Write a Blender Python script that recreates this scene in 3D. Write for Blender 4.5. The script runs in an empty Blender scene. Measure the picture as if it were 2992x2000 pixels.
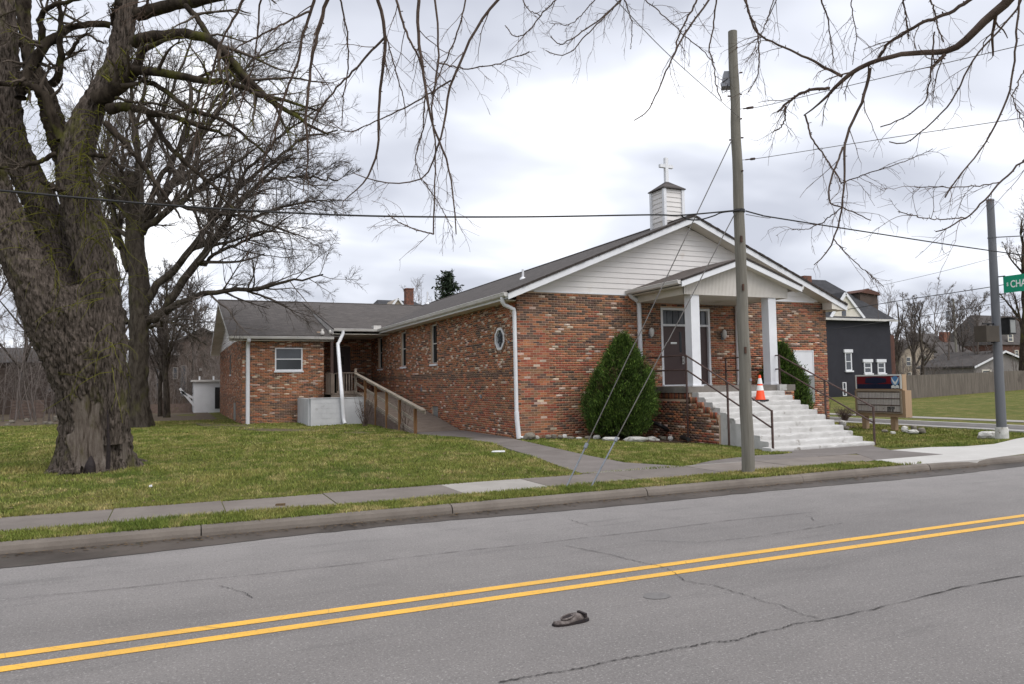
import bpy, bmesh, math, random
import numpy as np
from mathutils import Vector, Matrix, noise as mnoise

random.seed(7)
RNG = np.random.default_rng(11)
S = bpy.context.scene
COL = S.collection
rad = math.radians

# ------------------------------------------------------------------ camera
# world: x runs along the main road to the right, y away from the camera, z up (road surface = 0)
FPX, YAW, PITCH, ROLL, EYE = 2200.0, 24.2, 3.12, 0.93, 1.75
IW, IH = 2992.0, 2000.0
_y, _p, _r = rad(YAW), rad(PITCH), rad(ROLL)
FW = np.array([math.sin(_y)*math.cos(_p), math.cos(_y)*math.cos(_p), math.sin(_p)])
_rt = np.array([math.cos(_y), -math.sin(_y), 0.0])
_up = np.cross(_rt, FW)
RT = _rt*math.cos(_r) - _up*math.sin(_r)
UP = _up*math.cos(_r) + _rt*math.sin(_r)
CP = np.array([0.0, 0.0, EYE])
cam_d = bpy.data.cameras.new('camera')
cam_d.sensor_width = 36.0
cam_d.lens = FPX/IW*36.0
cam_d.clip_end = 2000
cam = bpy.data.objects.new('camera', cam_d)
COL.objects.link(cam)
cam.matrix_world = Matrix(((RT[0], UP[0], -FW[0], 0), (RT[1], UP[1], -FW[1], 0), (RT[2], UP[2], -FW[2], EYE), (0, 0, 0, 1)))
S.camera = cam

# ------------------------------------------------------------------ sky, sun, exposure
SUN_AZ, SUN_EL = rad(155), rad(54)      # azimuth clockwise from +y: the sun stands behind the camera to the right
w = bpy.data.worlds.new('World')
S.world = w
w.use_nodes = True
nt = w.node_tree
nt.nodes.clear()
def wn(t, **k):
    n = nt.nodes.new(t)
    for a, b in k.items():
        setattr(n, a, b)
    return n
sky = wn('ShaderNodeTexSky', sky_type='NISHITA', sun_disc=False, sun_elevation=SUN_EL, sun_rotation=SUN_AZ)
tc = wn('ShaderNodeTexCoord')
sep = wn('ShaderNodeSeparateXYZ')
nt.links.new(tc.outputs['Generated'], sep.inputs[0])
zz = wn('ShaderNodeMath', operation='ADD'); nt.links.new(sep.outputs['Z'], zz.inputs[0]); zz.inputs[1].default_value = 0.22
zm = wn('ShaderNodeMath', operation='MAXIMUM'); nt.links.new(zz.outputs[0], zm.inputs[0]); zm.inputs[1].default_value = 0.08
dx = wn('ShaderNodeMath', operation='DIVIDE'); nt.links.new(sep.outputs['X'], dx.inputs[0]); nt.links.new(zm.outputs[0], dx.inputs[1])
dy = wn('ShaderNodeMath', operation='DIVIDE'); nt.links.new(sep.outputs['Y'], dy.inputs[0]); nt.links.new(zm.outputs[0], dy.inputs[1])
cmb = wn('ShaderNodeCombineXYZ'); nt.links.new(dx.outputs[0], cmb.inputs[0]); nt.links.new(dy.outputs[0], cmb.inputs[1])
n1 = wn('ShaderNodeTexNoise'); n1.inputs['Scale'].default_value = 1.15; n1.inputs['Detail'].default_value = 4.0; n1.inputs['Roughness'].default_value = 0.46; n1.inputs['Distortion'].default_value = 0.25
mp = wn('ShaderNodeMapping'); mp.inputs['Location'].default_value = (3.1, 0.7, 0.0); mp.inputs['Scale'].default_value = (1.0, 1.25, 1.0)
nt.links.new(cmb.outputs[0], mp.inputs[0]); nt.links.new(mp.outputs[0], n1.inputs['Vector'])
cr = wn('ShaderNodeValToRGB')
cr.color_ramp.elements[0].position = 0.36; cr.color_ramp.elements[0].color = (0.445, 0.465, 0.53, 1)
cr.color_ramp.elements[1].position = 0.70; cr.color_ramp.elements[1].color = (1.08, 1.08, 1.09, 1)
e = cr.color_ramp.elements.new(0.51); e.color = (0.645, 0.668, 0.735, 1)
nt.links.new(n1.outputs['Fac'], cr.inputs[0])
skm = wn('ShaderNodeVectorMath', operation='SCALE'); nt.links.new(sky.outputs[0], skm.inputs[0]); skm.inputs['Scale'].default_value = 1.0
bg1 = wn('ShaderNodeBackground'); nt.links.new(sky.outputs[0], bg1.inputs[0]); bg1.inputs[1].default_value = 0.05
bg2 = wn('ShaderNodeBackground'); nt.links.new(cr.outputs[0], bg2.inputs[0]); bg2.inputs[1].default_value = 1.0
mx = wn('ShaderNodeMixShader'); mx.inputs[0].default_value = 0.9
nt.links.new(bg1.outputs[0], mx.inputs[1]); nt.links.new(bg2.outputs[0], mx.inputs[2])
wo = wn('ShaderNodeOutputWorld'); nt.links.new(mx.outputs[0], wo.inputs[0])

sd = bpy.data.lights.new('sun', 'SUN')
sd.energy = 1.5
sd.angle = rad(45)
sd.color = (1.0, 0.965, 0.92)
sun = bpy.data.objects.new('sun', sd)
COL.objects.link(sun)
sdir = Vector((math.sin(SUN_AZ)*math.cos(SUN_EL), math.cos(SUN_AZ)*math.cos(SUN_EL), math.sin(SUN_EL)))
sun.rotation_euler = sdir.to_track_quat('Z', 'Y').to_euler()
sun.location = (20, -20, 30)
S.view_settings.view_transform = 'Standard'
S.view_settings.look = 'None'
S.view_settings.exposure = 0.63
S.view_settings.gamma = 1.0
S.render.engine = 'CYCLES'
S.cycles.use_denoising = True
S.cycles.max_bounces = 6
S.cycles.transparent_max_bounces = 8

# ------------------------------------------------------------------ helpers: photograph ray -> place in the world
def ray(u, v):
    return FW + RT*(u-IW/2)/FPX - UP*(v-IH/2)/FPX
def AX(u, v, x):
    d = ray(u, v); return CP + d*(x/d[0])
def AY(u, v, y):
    d = ray(u, v); return CP + d*(y/d[1])
def AZ(u, v, z):
    d = ray(u, v); return CP + d*((z-EYE)/d[2])
def AD(u, v, dep):
    return CP + ray(u, v)*dep
def pxsize(P):
    return FPX/max(0.1, float((np.asarray(P)-CP) @ FW))

# ------------------------------------------------------------------ helpers: objects
def tag(o, label=None, cat=None, group=None, kind=None):
    if label: o['label'] = label
    if cat: o['category'] = cat
    if group: o['group'] = group
    if kind: o['kind'] = kind
    return o
def origin(o):
    p = Vector((0, 0, 0))
    while o is not None:
        p = p + o.location; o = o.parent
    return p
def thing(name, loc, label, cat, group=None):
    o = bpy.data.objects.new(name, None)
    o.empty_display_size = 0.2
    o.location = loc
    COL.objects.link(o)
    return tag(o, label, cat, group)
def link(name, me, mat, parent, smooth=False):
    me.materials.clear() if me.materials and mat else None
    if mat: me.materials.append(mat)
    if smooth:
        lt = np.empty(len(me.polygons), dtype=np.int32); me.polygons.foreach_get('loop_total', lt)
        me.polygons.foreach_set('use_smooth', lt <= 4)
    o = bpy.data.objects.new(name, me)
    COL.objects.link(o)
    if parent is not None: o.parent = parent
    return o
class MB:
    def __init__(s):
        s.v = []; s.f = []; s.c = []; s.col = None
    def add(s, vs, fs):
        b = len(s.v)
        s.v.extend([tuple(map(float, p)) for p in vs])
        s.f.extend([tuple(i+b for i in f) for f in fs])
        if s.col is not None: s.c.extend([s.col]*len(vs))
        return s
    def box(s, x0, x1, y0, y1, z0, z1):
        return s.hexa([(x0,y0,z0),(x1,y0,z0),(x1,y1,z0),(x0,y1,z0),(x0,y0,z1),(x1,y0,z1),(x1,y1,z1),(x0,y1,z1)])
    def hexa(s, p):
        return s.add(p, [(3,2,1,0),(4,5,6,7),(0,1,5,4),(1,2,6,5),(2,3,7,6),(3,0,4,7)])
    def bar(s, a, b, w, h, up=(0,0,1)):
        a = Vector(a); b = Vector(b); t = (b-a).normalized()
        u = Vector(up); sd_ = t.cross(u)
        if sd_.length < 1e-4: sd_ = t.cross(Vector((0, 1, 0)))
        sd_.normalize(); u = sd_.cross(t).normalized()
        sd_ *= w/2; u *= h/2
        return s.hexa([a-sd_-u, a+sd_-u, b+sd_-u, b-sd_-u, a-sd_+u, a+sd_+u, b+sd_+u, b-sd_+u])
    def tube(s, pts, r, n=8, caps=True):
        pts = [Vector(p) for p in pts]
        if not hasattr(r, '__len__'): r = [r]*len(pts)
        b = len(s.v); vs = []
        ref = None
        for i, p in enumerate(pts):
            t = (pts[min(i+1, len(pts)-1)] - pts[max(i-1, 0)]).normalized()
            if ref is None:
                ref = t.orthogonal().normalized()
            ref = (ref - t*ref.dot(t)).normalized()
            bi = t.cross(ref)
            for k in range(n):
                a = 2*math.pi*k/n
                vs.append(p + (ref*math.cos(a) + bi*math.sin(a))*r[i])
        fs = []
        for i in range(len(pts)-1):
            for k in range(n):
                k2 = (k+1) % n
                fs.append((i*n+k, i*n+k2, (i+1)*n+k2, (i+1)*n+k))
        if caps:
            m_ = len(vs); vs += vs[:n]; fs.append(tuple(m_+k for k in range(n-1, -1, -1)))
            m_ = len(vs); e0 = (len(pts)-1)*n; vs += vs[e0:e0+n]; fs.append(tuple(m_+k for k in range(n)))
        return s.add(vs, fs)
    def lathe(s, prof, c=(0,0), n=20, ax=None):
        # prof: (r, z) pairs round a vertical axis at c
        vs = []; fs = []
        for r_, z_ in prof:
            for k in range(n):
                a = 2*math.pi*k/n
                vs.append((c[0]+r_*math.cos(a), c[1]+r_*math.sin(a), z_))
        for i in range(len(prof)-1):
            for k in range(n):
                k2 = (k+1) % n
                fs.append((i*n+k, i*n+k2, (i+1)*n+k2, (i+1)*n+k))
        m_ = len(vs); vs += vs[:n]; fs.append(tuple(m_+k for k in range(n-1, -1, -1)))
        m_ = len(vs); e0 = (len(prof)-1)*n; vs += vs[e0:e0+n]; fs.append(tuple(m_+k for k in range(n)))
        return s.add(vs, fs)
    def prism(s, poly, d):
        # poly: 3d points in a plane, d: extrusion vector
        n = len(poly); d = Vector(d)
        vs = [Vector(p) for p in poly] + [Vector(p)+d for p in poly]
        fs = [tuple(range(n-1, -1, -1)), tuple(range(n, 2*n))]
        for k in range(n):
            k2 = (k+1) % n
            fs.append((k, k2, n+k2, n+k))
        return s.add(vs, fs)
    def build(s, name, mat=None, parent=None, smooth=False, fix=True, kind=None, label=None):
        me = bpy.data.meshes.new(name)
        o3 = origin(parent) if parent is not None else Vector((0,0,0))
        vs = [(a-o3.x, b-o3.y, c-o3.z) for a, b, c in s.v]
        me.from_pydata(vs, [], s.f)
        if s.c:
            ca = me.color_attributes.new('Col', 'FLOAT_COLOR', 'POINT')
            ca.data.foreach_set('color', np.array([(*c, 1.0) for c in s.c], dtype=np.float32).ravel())
        if fix and len(s.f) < 60000:
            bm = bmesh.new(); bm.from_mesh(me)
            bmesh.ops.recalc_face_normals(bm, faces=bm.faces)
            bm.to_mesh(me); bm.free()
        me.update()
        o = link(name, me, mat, parent, smooth)
        if kind: o['kind'] = kind
        if label: o['label'] = label
        return o
def np_mesh(name, V, F, mat, parent, smooth=False, cols=None):
    """V (n,3) world, F (m,k) same-size faces"""
    o3 = origin(parent) if parent is not None else Vector((0,0,0))
    V = np.asarray(V, dtype=np.float32) - np.array([o3.x, o3.y, o3.z], dtype=np.float32)
    F = np.asarray(F, dtype=np.int32); m, k = F.shape
    me = bpy.data.meshes.new(name)
    me.vertices.add(len(V)); me.vertices.foreach_set('co', V.ravel())
    me.loops.add(m*k); me.loops.foreach_set('vertex_index', F.ravel())
    me.polygons.add(m); me.polygons.foreach_set('loop_start', np.arange(0, m*k, k, dtype=np.int32))
    if cols is not None:
        ca = me.color_attributes.new('Col', 'FLOAT_COLOR', 'POINT')
        ca.data.foreach_set('color', np.c_[cols, np.ones(len(cols))].astype(np.float32).ravel())
    me.update(calc_edges=True)
    return link(name, me, mat, parent, smooth)

# ------------------------------------------------------------------ materials
def newmat(name):
    m = bpy.data.materials.new(name); m.use_nodes = True
    b = m.node_tree.nodes['Principled BSDF']
    return m, m.node_tree, b
def N(t, typ, **k):
    n = t.nodes.new(typ)
    for a, b in k.items():
        if hasattr(n, a): setattr(n, a, b)
        else: n.inputs[a].default_value = b
    return n
def L(t, a, b): t.links.new(a, b)
def pos(t, scale=(1,1,1)):
    g = t.nodes.new('ShaderNodeNewGeometry')
    m = t.nodes.new('ShaderNodeMapping'); m.inputs['Scale'].default_value = scale
    L(t, g.outputs['Position'], m.inputs[0])
    return m.outputs[0]
def noise(t, vec, scale, detail=4, rough=0.55, dist=0.0):
    n = t.nodes.new('ShaderNodeTexNoise')
    n.inputs['Scale'].default_value = scale; n.inputs['Detail'].default_value = detail
    n.inputs['Roughness'].default_value = rough; n.inputs['Distortion'].default_value = dist
    L(t, vec, n.inputs['Vector'])
    return n.outputs['Fac']
def ramp(t, fac, stops):
    r = t.nodes.new('ShaderNodeValToRGB')
    el = r.color_ramp.elements
    while len(el) < len(stops): el.new(0.5)
    for q, (p_, c) in zip(el, stops):
        q.position = p_
        q.color = (*c, 1) if hasattr(c, '__len__') else (c, c, c, 1)
    L(t, fac, r.inputs[0])
    return r.outputs[0]
def mix(t, fac, a, b, mode='MIX'):
    m = t.nodes.new('ShaderNodeMix'); m.data_type = 'RGBA'; m.blend_type = mode
    for s_, q in ((0, fac), (6, a), (7, b)):
        if hasattr(q, 'links') or hasattr(q, 'is_linked'): L(t, q, m.inputs[s_])
        elif hasattr(q, '__len__'): m.inputs[s_].default_value = (*q[:3], 1)
        else: m.inputs[s_].default_value = q if s_ == 0 else (q, q, q, 1)
    return m.outputs[2]
def math_(t, op, a, b=0.0):
    m = t.nodes.new('ShaderNodeMath'); m.operation = op
    for i, q in enumerate((a, b)):
        if hasattr(q, 'is_linked'): L(t, q, m.inputs[i])
        else: m.inputs[i].default_value = q
    return m.outputs[0]
def bump(t, b, h, strength=0.3, dist=0.02):
    n = t.nodes.new('ShaderNodeBump'); n.inputs['Strength'].default_value = strength; n.inputs['Distance'].default_value = dist
    L(t, h, n.inputs['Height']); L(t, n.outputs[0], b.inputs['Normal'])
def pm(name, c1, c2=None, scale=3.0, rough=0.8, bmp=0.0, bscale=None, spec=0.3, stretch=(1,1,1), metal=0.0, lo=0.35, hi=0.65, dirt=None, dirt_at=0.62, dscale=1.2):
    """two tones mixed by noise, optional dirt patches, optional fine relief"""
    m, t, b = newmat(name)
    v = pos(t, stretch)
    c2 = c2 or tuple(q*0.8 for q in c1)
    f = noise(t, v, scale, 5, 0.6)
    col = ramp(t, f, [(lo, c1), (hi, c2)])
    if dirt:
        f2 = noise(t, pos(t), dscale, 6, 0.65)
        k = ramp(t, f2, [(dirt_at, 0.0), (min(1, dirt_at+0.12), 1.0)])
        col = mix(t, k, col, dirt)
    L(t, col, b.inputs['Base Color'])
    b.inputs['Roughness'].default_value = rough
    b.inputs['Specular IOR Level'].default_value = spec
    b.inputs['Metallic'].default_value = metal
    if bmp: bump(t, b, noise(t, v, bscale or scale*6, 4, 0.6), bmp, 0.01)
    return m

M = {}
def build_materials():
    # asphalt: fine light stones in grey binder, wheel tracks, stains
    m, t, b = newmat('asphalt'); p = pos(t)
    big = noise(t, pos(t, (0.12, 0.55, 1)), 1.6, 4)
    base = ramp(t, big, [(0.3, (0.165, 0.153, 0.147)), (0.7, (0.208, 0.194, 0.186))])
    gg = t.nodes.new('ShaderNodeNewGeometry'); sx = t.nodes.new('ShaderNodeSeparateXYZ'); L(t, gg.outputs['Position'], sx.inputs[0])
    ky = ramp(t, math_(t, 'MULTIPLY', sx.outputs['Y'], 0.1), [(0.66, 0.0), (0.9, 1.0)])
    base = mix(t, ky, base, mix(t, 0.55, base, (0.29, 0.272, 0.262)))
    blo = noise(t, p, 0.9, 6, 0.7)
    base = mix(t, ramp(t, blo, [(0.35, 0.35), (0.6, 0.0)]), base, (0.125, 0.118, 0.115))
    oil = noise(t, pos(t, (0.22, 1.6, 1)), 2.4, 5, 0.65)
    base = mix(t, ramp(t, oil, [(0.56, 0.0), (0.74, 0.5)]), base, (0.105, 0.098, 0.095))
    base = mix(t, ramp(t, oil, [(0.26, 0.4), (0.40, 0.0)]), base, (0.235, 0.222, 0.213))
    st = noise(t, p, 70, 3, 0.7)
    base = mix(t, ramp(t, st, [(0.55, 0.0), (0.70, 0.65)]), base, (0.42, 0.40, 0.385))
    st3 = noise(t, p, 36, 2, 0.6)
    base = mix(t, ramp(t, st3, [(0.60, 0.0), (0.70, 0.5)]), base, (0.38, 0.36, 0.345))
    st2 = noise(t, p, 45, 3, 0.7)
    base = mix(t, ramp(t, st2, [(0.32, 0.65), (0.45, 0.0)]), base, (0.085, 0.08, 0.078))
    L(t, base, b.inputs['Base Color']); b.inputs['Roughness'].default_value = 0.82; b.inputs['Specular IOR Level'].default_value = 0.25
    bump(t, b, st, 0.35, 0.006); M['asphalt'] = m
    M['asphalt_side'] = pm('asphalt_side', (0.20, 0.19, 0.19), (0.25, 0.24, 0.235), 1.5, 0.85, 0.2, 60)
    M['patch'] = pm('patch', (0.145, 0.138, 0.135), (0.18, 0.172, 0.168), 20, 0.85, 0.3, 70)
    M['crack'] = pm('crack', (0.035, 0.032, 0.03), (0.075, 0.069, 0.065), 20, 0.95)
    M['gutter'] = pm('gutter', (0.036, 0.028, 0.022), (0.085, 0.069, 0.057), 1.7, 0.55, 0.3, 30, 0.4, (0.5, 1, 1), dirt=(0.05, 0.045, 0.035), dirt_at=0.55, dscale=4)
    # yellow line paint, crazed
    m, t, b = newmat('yellow_paint'); p = pos(t)
    f = noise(t, p, 40, 4, 0.7)
    col = ramp(t, f, [(0.28, (0.40, 0.22, 0.05)), (0.40, (0.80, 0.44, 0.055))])
    vo = t.nodes.new('ShaderNodeTexVoronoi'); vo.feature = 'DISTANCE_TO_EDGE'; vo.inputs['Scale'].default_value = 2.6; L(t, pos(t, (1, 2.0, 1)), vo.inputs['Vector'])
    col = mix(t, ramp(t, vo.outputs['Distance'], [(0.006, 0.45), (0.014, 0.0)]), col, (0.24, 0.17, 0.07))
    big = noise(t, pos(t), 1.4, 4, 0.6)
    col = mix(t, ramp(t, big, [(0.35, 0.45), (0.62, 0.0)]), col, (0.46, 0.28, 0.075))
    gr = noise(t, pos(t), 110, 2, 0.6); col = mix(t, ramp(t, gr, [(0.30, 0.55), (0.42, 0.0)]), col, (0.20, 0.15, 0.09))
    L(t, col, b.inputs['Base Color']); b.inputs['Roughness'].default_value = 0.7; bump(t, b, f, 0.3, 0.004); M['yellow'] = m
    # concrete walks
    def conc(name, a, c, dark):
        m, t, b = newmat(name); p = pos(t)
        f = noise(t, p, 2.2, 7, 0.65); col = ramp(t, f, [(0.32, a), (0.68, c)])
        f2 = noise(t, p, 0.7, 5, 0.6); col = mix(t, ramp(t, f2, [(0.52, 0.0), (0.72, 0.55)]), col, dark)
        f3 = noise(t, p, 60, 3, 0.7); col = mix(t, ramp(t, f3, [(0.3, 0.35), (0.45, 0.0)]), col, tuple(q*0.45 for q in a))
        oi = t.nodes.new('ShaderNodeObjectInfo'); col = mix(t, 1.0, col, ramp(t, oi.outputs['Random'], [(0.0, 0.86), (1.0, 1.07)]), 'MULTIPLY')
        L(t, col, b.inputs['Base Color']); b.inputs['Roughness'].default_value = 0.88; bump(t, b, f3, 0.25, 0.005); M[name] = m
    conc('sidewalk', (0.160, 0.136, 0.118), (0.213, 0.184, 0.161), (0.115, 0.094, 0.08))
    conc('walk_dark', (0.142, 0.123, 0.111), (0.185, 0.163, 0.15), (0.105, 0.09, 0.08))
    conc('slab_light', (0.295, 0.275, 0.25), (0.36, 0.335, 0.305), (0.23, 0.21, 0.185))
    conc('concrete_new', (0.46, 0.445, 0.42), (0.53, 0.515, 0.49), (0.40, 0.38, 0.355))
    conc('kerb', (0.132, 0.111, 0.093), (0.190, 0.163, 0.138), (0.075, 0.06, 0.05))
    # lawn
    m, t, b = newmat('lawn'); p = pos(t)
    f = noise(t, p, 0.55, 6, 0.62, 0.4); f2 = noise(t, pos(t, (1.0, 0.7, 1)), 2.3, 6, 0.7, 0.6); f3 = noise(t, p, 26, 4, 0.75)
    col = ramp(t, f, [(0.30, (0.072, 0.098, 0.020)), (0.50, (0.115, 0.130, 0.030)), (0.70, (0.175, 0.158, 0.052))])
    col = mix(t, ramp(t, f2, [(0.50, 0.0), (0.66, 0.75)]), col, (0.27, 0.215, 0.092))
    col = mix(t, ramp(t, f2, [(0.30, 0.7), (0.42, 0.0)]), col, (0.040, 0.052, 0.010))
    col = mix(t, ramp(t, f3, [(0.30, 0.75), (0.52, 0.0)]), col, (0.030, 0.033, 0.009))
    col = mix(t, ramp(t, f3, [(0.56, 0.0), (0.72, 0.5)]), col, (0.29, 0.26, 0.10))
    L(t, col, b.inputs['Base Color']); b.inputs['Roughness'].default_value = 0.95; b.inputs['Specular IOR Level'].default_value = 0.1
    bump(t, b, f3, 0.9, 0.05); M['lawn'] = m
    m, t, b = newmat('grass'); p = pos(t)
    f = noise(t, p, 0.55, 6, 0.62, 0.4); f2 = noise(t, pos(t, (1.0, 0.7, 1)), 2.3, 6, 0.7, 0.6)
    col = ramp(t, f, [(0.30, (0.118, 0.165, 0.034)), (0.50, (0.185, 0.215, 0.052)), (0.68, (0.285, 0.262, 0.092))])
    col = mix(t, ramp(t, f2, [(0.50, 0.0), (0.66, 0.8)]), col, (0.50, 0.405, 0.21))
    col = mix(t, ramp(t, f2, [(0.30, 0.7), (0.42, 0.0)]), col, (0.095, 0.125, 0.022))
    at = t.nodes.new('ShaderNodeAttribute'); at.attribute_name = 'Col'
    col = mix(t, 1.0, col, at.outputs['Color'], 'MULTIPLY')
    L(t, col, b.inputs['Base Color']); b.inputs['Roughness'].default_value = 0.8; b.inputs['Specular IOR Level'].default_value = 0.15; M['grass'] = m
    M['mulch'] = pm('mulch', (0.030, 0.018, 0.013), (0.085, 0.052, 0.036), 22, 0.95, 1.0, 40)
    M['dirt'] = pm('dirt', (0.075, 0.055, 0.038), (0.13, 0.10, 0.065), 6, 0.95, 0.8, 30)
    M['leaf_litter'] = pm('leaf_litter', (0.10, 0.065, 0.035), (0.17, 0.12, 0.07), 30, 0.9)
    M['litter'] = pm('litter', (0.75, 0.76, 0.78), (0.6, 0.6, 0.6), 8, 0.6)
    # bricks: colour per brick
    def brickmat(name, src):
        m, t, b = newmat(name); p = pos(t)
        if src == 'attr':
            a = t.nodes.new('ShaderNodeAttribute'); a.attribute_name = 'Col'; c = a.outputs['Color']
        else:
            a = t.nodes.new('ShaderNodeObjectInfo'); c = a.outputs['Color']
        f = noise(t, p, 38, 4, 0.65)
        c = mix(t, 1.0, c, ramp(t, f, [(0.25, 0.62), (0.75, 1.3)]), 'MULTIPLY')
        sk = noise(t, pos(t, (2.6, 2.6, 0.22)), 1.0, 5, 0.65)
        c = mix(t, ramp(t, sk, [(0.58, 0.0), (0.74, 0.4)]), c, (0.10, 0.07, 0.05))
        st = noise(t, pos(t, (1, 1, 0.5)), 0.8, 6, 0.65)
        c = mix(t, ramp(t, st, [(0.56, 0.0), (0.78, 0.45)]), c, (0.09, 0.06, 0.045))
        L(t, c, b.inputs['Base Color']); b.inputs['Roughness'].default_value = 0.85; b.inputs['Specular IOR Level'].default_value = 0.2
        bump(t, b, f, 0.5, 0.006); M[name] = m
    brickmat('brick_many', 'attr'); brickmat('brick_one', 'obj')
    M['mortar'] = pm('mortar', (0.54, 0.40, 0.29), (0.45, 0.33, 0.245), 3, 0.95, 0.4, 60, dirt=(0.12, 0.09, 0.07), dirt_at=0.6)
    # roof shingles: rows and tabs. axis: which world axis runs along the rows
    def shingle(name, axis, sin_, a, c):
        m, t, b = newmat(name)
        g = t.nodes.new('ShaderNodeNewGeometry'); s_ = t.nodes.new('ShaderNodeSeparateXYZ'); L(t, g.outputs['Position'], s_.inputs[0])
        cb = t.nodes.new('ShaderNodeCombineXYZ'); L(t, s_.outputs[axis], cb.inputs[0]); L(t, math_(t, 'MULTIPLY', s_.outputs['Z'], 1.0/sin_), cb.inputs[1])
        bt = t.nodes.new('ShaderNodeTexBrick'); L(t, cb.outputs[0], bt.inputs['Vector'])
        bt.inputs['Scale'].default_value = 1.0; bt.inputs['Brick Width'].default_value = 0.31; bt.inputs['Row Height'].default_value = 0.143
        bt.inputs['Mortar Size'].default_value = 0.008; bt.inputs['Bias'].default_value = 0.0
        bt.inputs['Color1'].default_value = (*a, 1); bt.inputs['Color2'].default_value = (*c, 1); bt.inputs['Mortar'].default_value = (*[q*0.55 for q in a], 1)
        mpp = t.nodes.new('ShaderNodeMapping'); mpp.inputs['Scale'].default_value = (2.2, 7, 1); L(t, cb.outputs[0], mpp.inputs[0])
        f = noise(t, mpp.outputs[0], 1.2, 4, 0.7)
        col = mix(t, 1.0, bt.outputs['Color'], ramp(t, f, [(0.3, 0.66), (0.7, 1.32)]), 'MULTIPLY')
        fl = noise(t, pos(t), 0.6, 5, 0.6); col = mix(t, ramp(t, fl, [(0.5, 0.0), (0.75, 0.4)]), col, (0.055, 0.05, 0.046))
        fg = noise(t, pos(t), 90, 2, 0.6); col = mix(t, ramp(t, fg, [(0.3, 0.4), (0.5, 0.0)]), col, tuple(q*0.5 for q in a))
        L(t, col, b.inputs['Base Color']); b.inputs['Roughness'].default_value = 0.93; b.inputs['Specular IOR Level'].default_value = 0.15
        bump(t, b, bt.outputs['Fac'], -0.4, 0.01); M[name] = m
    shingle('shingle_main', 'Y', 0.39, (0.108, 0.096, 0.091), (0.078, 0.071, 0.068))
    shingle('shingle_wing', 'X', 0.26, (0.118, 0.105, 0.099), (0.086, 0.078, 0.074))
    shingle('shingle_porch', 'Y', 0.33, (0.125, 0.104, 0.094), (0.09, 0.077, 0.07))
    M['shingle_dark'] = pm('shingle_dark', (0.030, 0.031, 0.035), (0.05, 0.05, 0.055), 3, 0.9, 0.3, 30)
    M['shingle_edge'] = pm('shingle_edge', (0.035, 0.028, 0.026), (0.055, 0.046, 0.042), 8, 0.95)
    M['white'] = pm('white_paint', (0.73, 0.74, 0.765), (0.66, 0.665, 0.69), 1.5, 0.5, 0.05, 40, 0.3, dirt=(0.55, 0.53, 0.5), dirt_at=0.66)
    M['siding'] = pm('siding', (0.70, 0.675, 0.655), (0.64, 0.615, 0.60), 1.2, 0.5, 0.04, 60, 0.3, (1, 1, 0.4), dirt=(0.60, 0.55, 0.50), dirt_at=0.60)
    M['soffit'] = pm('soffit', (0.66, 0.62, 0.56), (0.56, 0.53, 0.45), 1.5, 0.7, 0.05, 40, 0.2, dirt=(0.36, 0.34, 0.24), dirt_at=0.6)
    M['panel'] = pm('porch_panel', (0.62, 0.585, 0.545), (0.54, 0.51, 0.465), 1.5, 0.6, 0.05, 40, 0.25, dirt=(0.42, 0.38, 0.29), dirt_at=0.62)
    M['gutter_white'] = pm('gutter_metal', (0.60, 0.58, 0.56), (0.50, 0.485, 0.46), 1.3, 0.45, 0.03, 30, 0.4, (1, 1, 3), dirt=(0.35, 0.33, 0.27), dirt_at=0.6)
    M['step_white'] = pm('step_paint', (0.55, 0.54, 0.525), (0.44, 0.43, 0.415), 3.0, 0.75, 0.35, 25, 0.2, dirt=(0.22, 0.20, 0.175), dirt_at=0.60, dscale=3.6)
    M['block_white'] = pm('block_paint', (0.56, 0.565, 0.58), (0.47, 0.475, 0.49), 1.6, 0.75, 0.25, 25, 0.25, dirt=(0.22, 0.21, 0.19), dirt_at=0.62, dscale=1.4)
    M['porch_floor'] = pm('porch_concrete', (0.15, 0.135, 0.12), (0.21, 0.19, 0.17), 3, 0.85, 0.3, 30, 0.25, dirt=(0.08, 0.07, 0.06))
    M['door'] = pm('door_paint', (0.058, 0.033, 0.031), (0.07, 0.042, 0.039), 1.5, 0.45, 0.04, 40, 0.4)
    M['rail_iron'] = pm('rail_iron', (0.055, 0.033, 0.030), (0.10, 0.06, 0.05), 12, 0.6, 0.2, 40, 0.4)
    M['metal'] = pm('bright_metal', (0.45, 0.44, 0.42), (0.36, 0.35, 0.34), 6, 0.35, 0, None, 0.5, metal=0.8)
    M['galv'] = pm('galvanised', (0.25, 0.27, 0.30), (0.19, 0.21, 0.24), 9, 0.5, 0.1, 40, 0.5, metal=0.3)
    M['pole_steel'] = pm('pole_steel', (0.105, 0.110, 0.122), (0.145, 0.15, 0.162), 1.6, 0.5, 0.06, 30, 0.4, (1, 1, 0.25), metal=0.2, dirt=(0.07, 0.068, 0.068), dirt_at=0.6)
    M['cable'] = pm('cable', (0.018, 0.018, 0.019), (0.028, 0.028, 0.03), 9, 0.6)
    M['wire'] = pm('wire', (0.10, 0.095, 0.09), (0.15, 0.14, 0.13), 9, 0.5, metal=0.3)
    M['black'] = pm('black_plastic', (0.014, 0.014, 0.015), (0.025, 0.025, 0.026), 9, 0.5)
    M['brown_box'] = pm('brown_box', (0.050, 0.040, 0.030), (0.062, 0.05, 0.038), 4, 0.6)
    M['grey_box'] = pm('grey_box', (0.22, 0.235, 0.265), (0.18, 0.19, 0.215), 4, 0.5)
    M['green_sign'] = pm('green_sign', (0.0, 0.27, 0.145), (0.0, 0.24, 0.13), 4, 0.45)
    M['sign_white'] = pm('sign_white', (0.78, 0.80, 0.78), (0.72, 0.74, 0.72), 4, 0.5)
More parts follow.
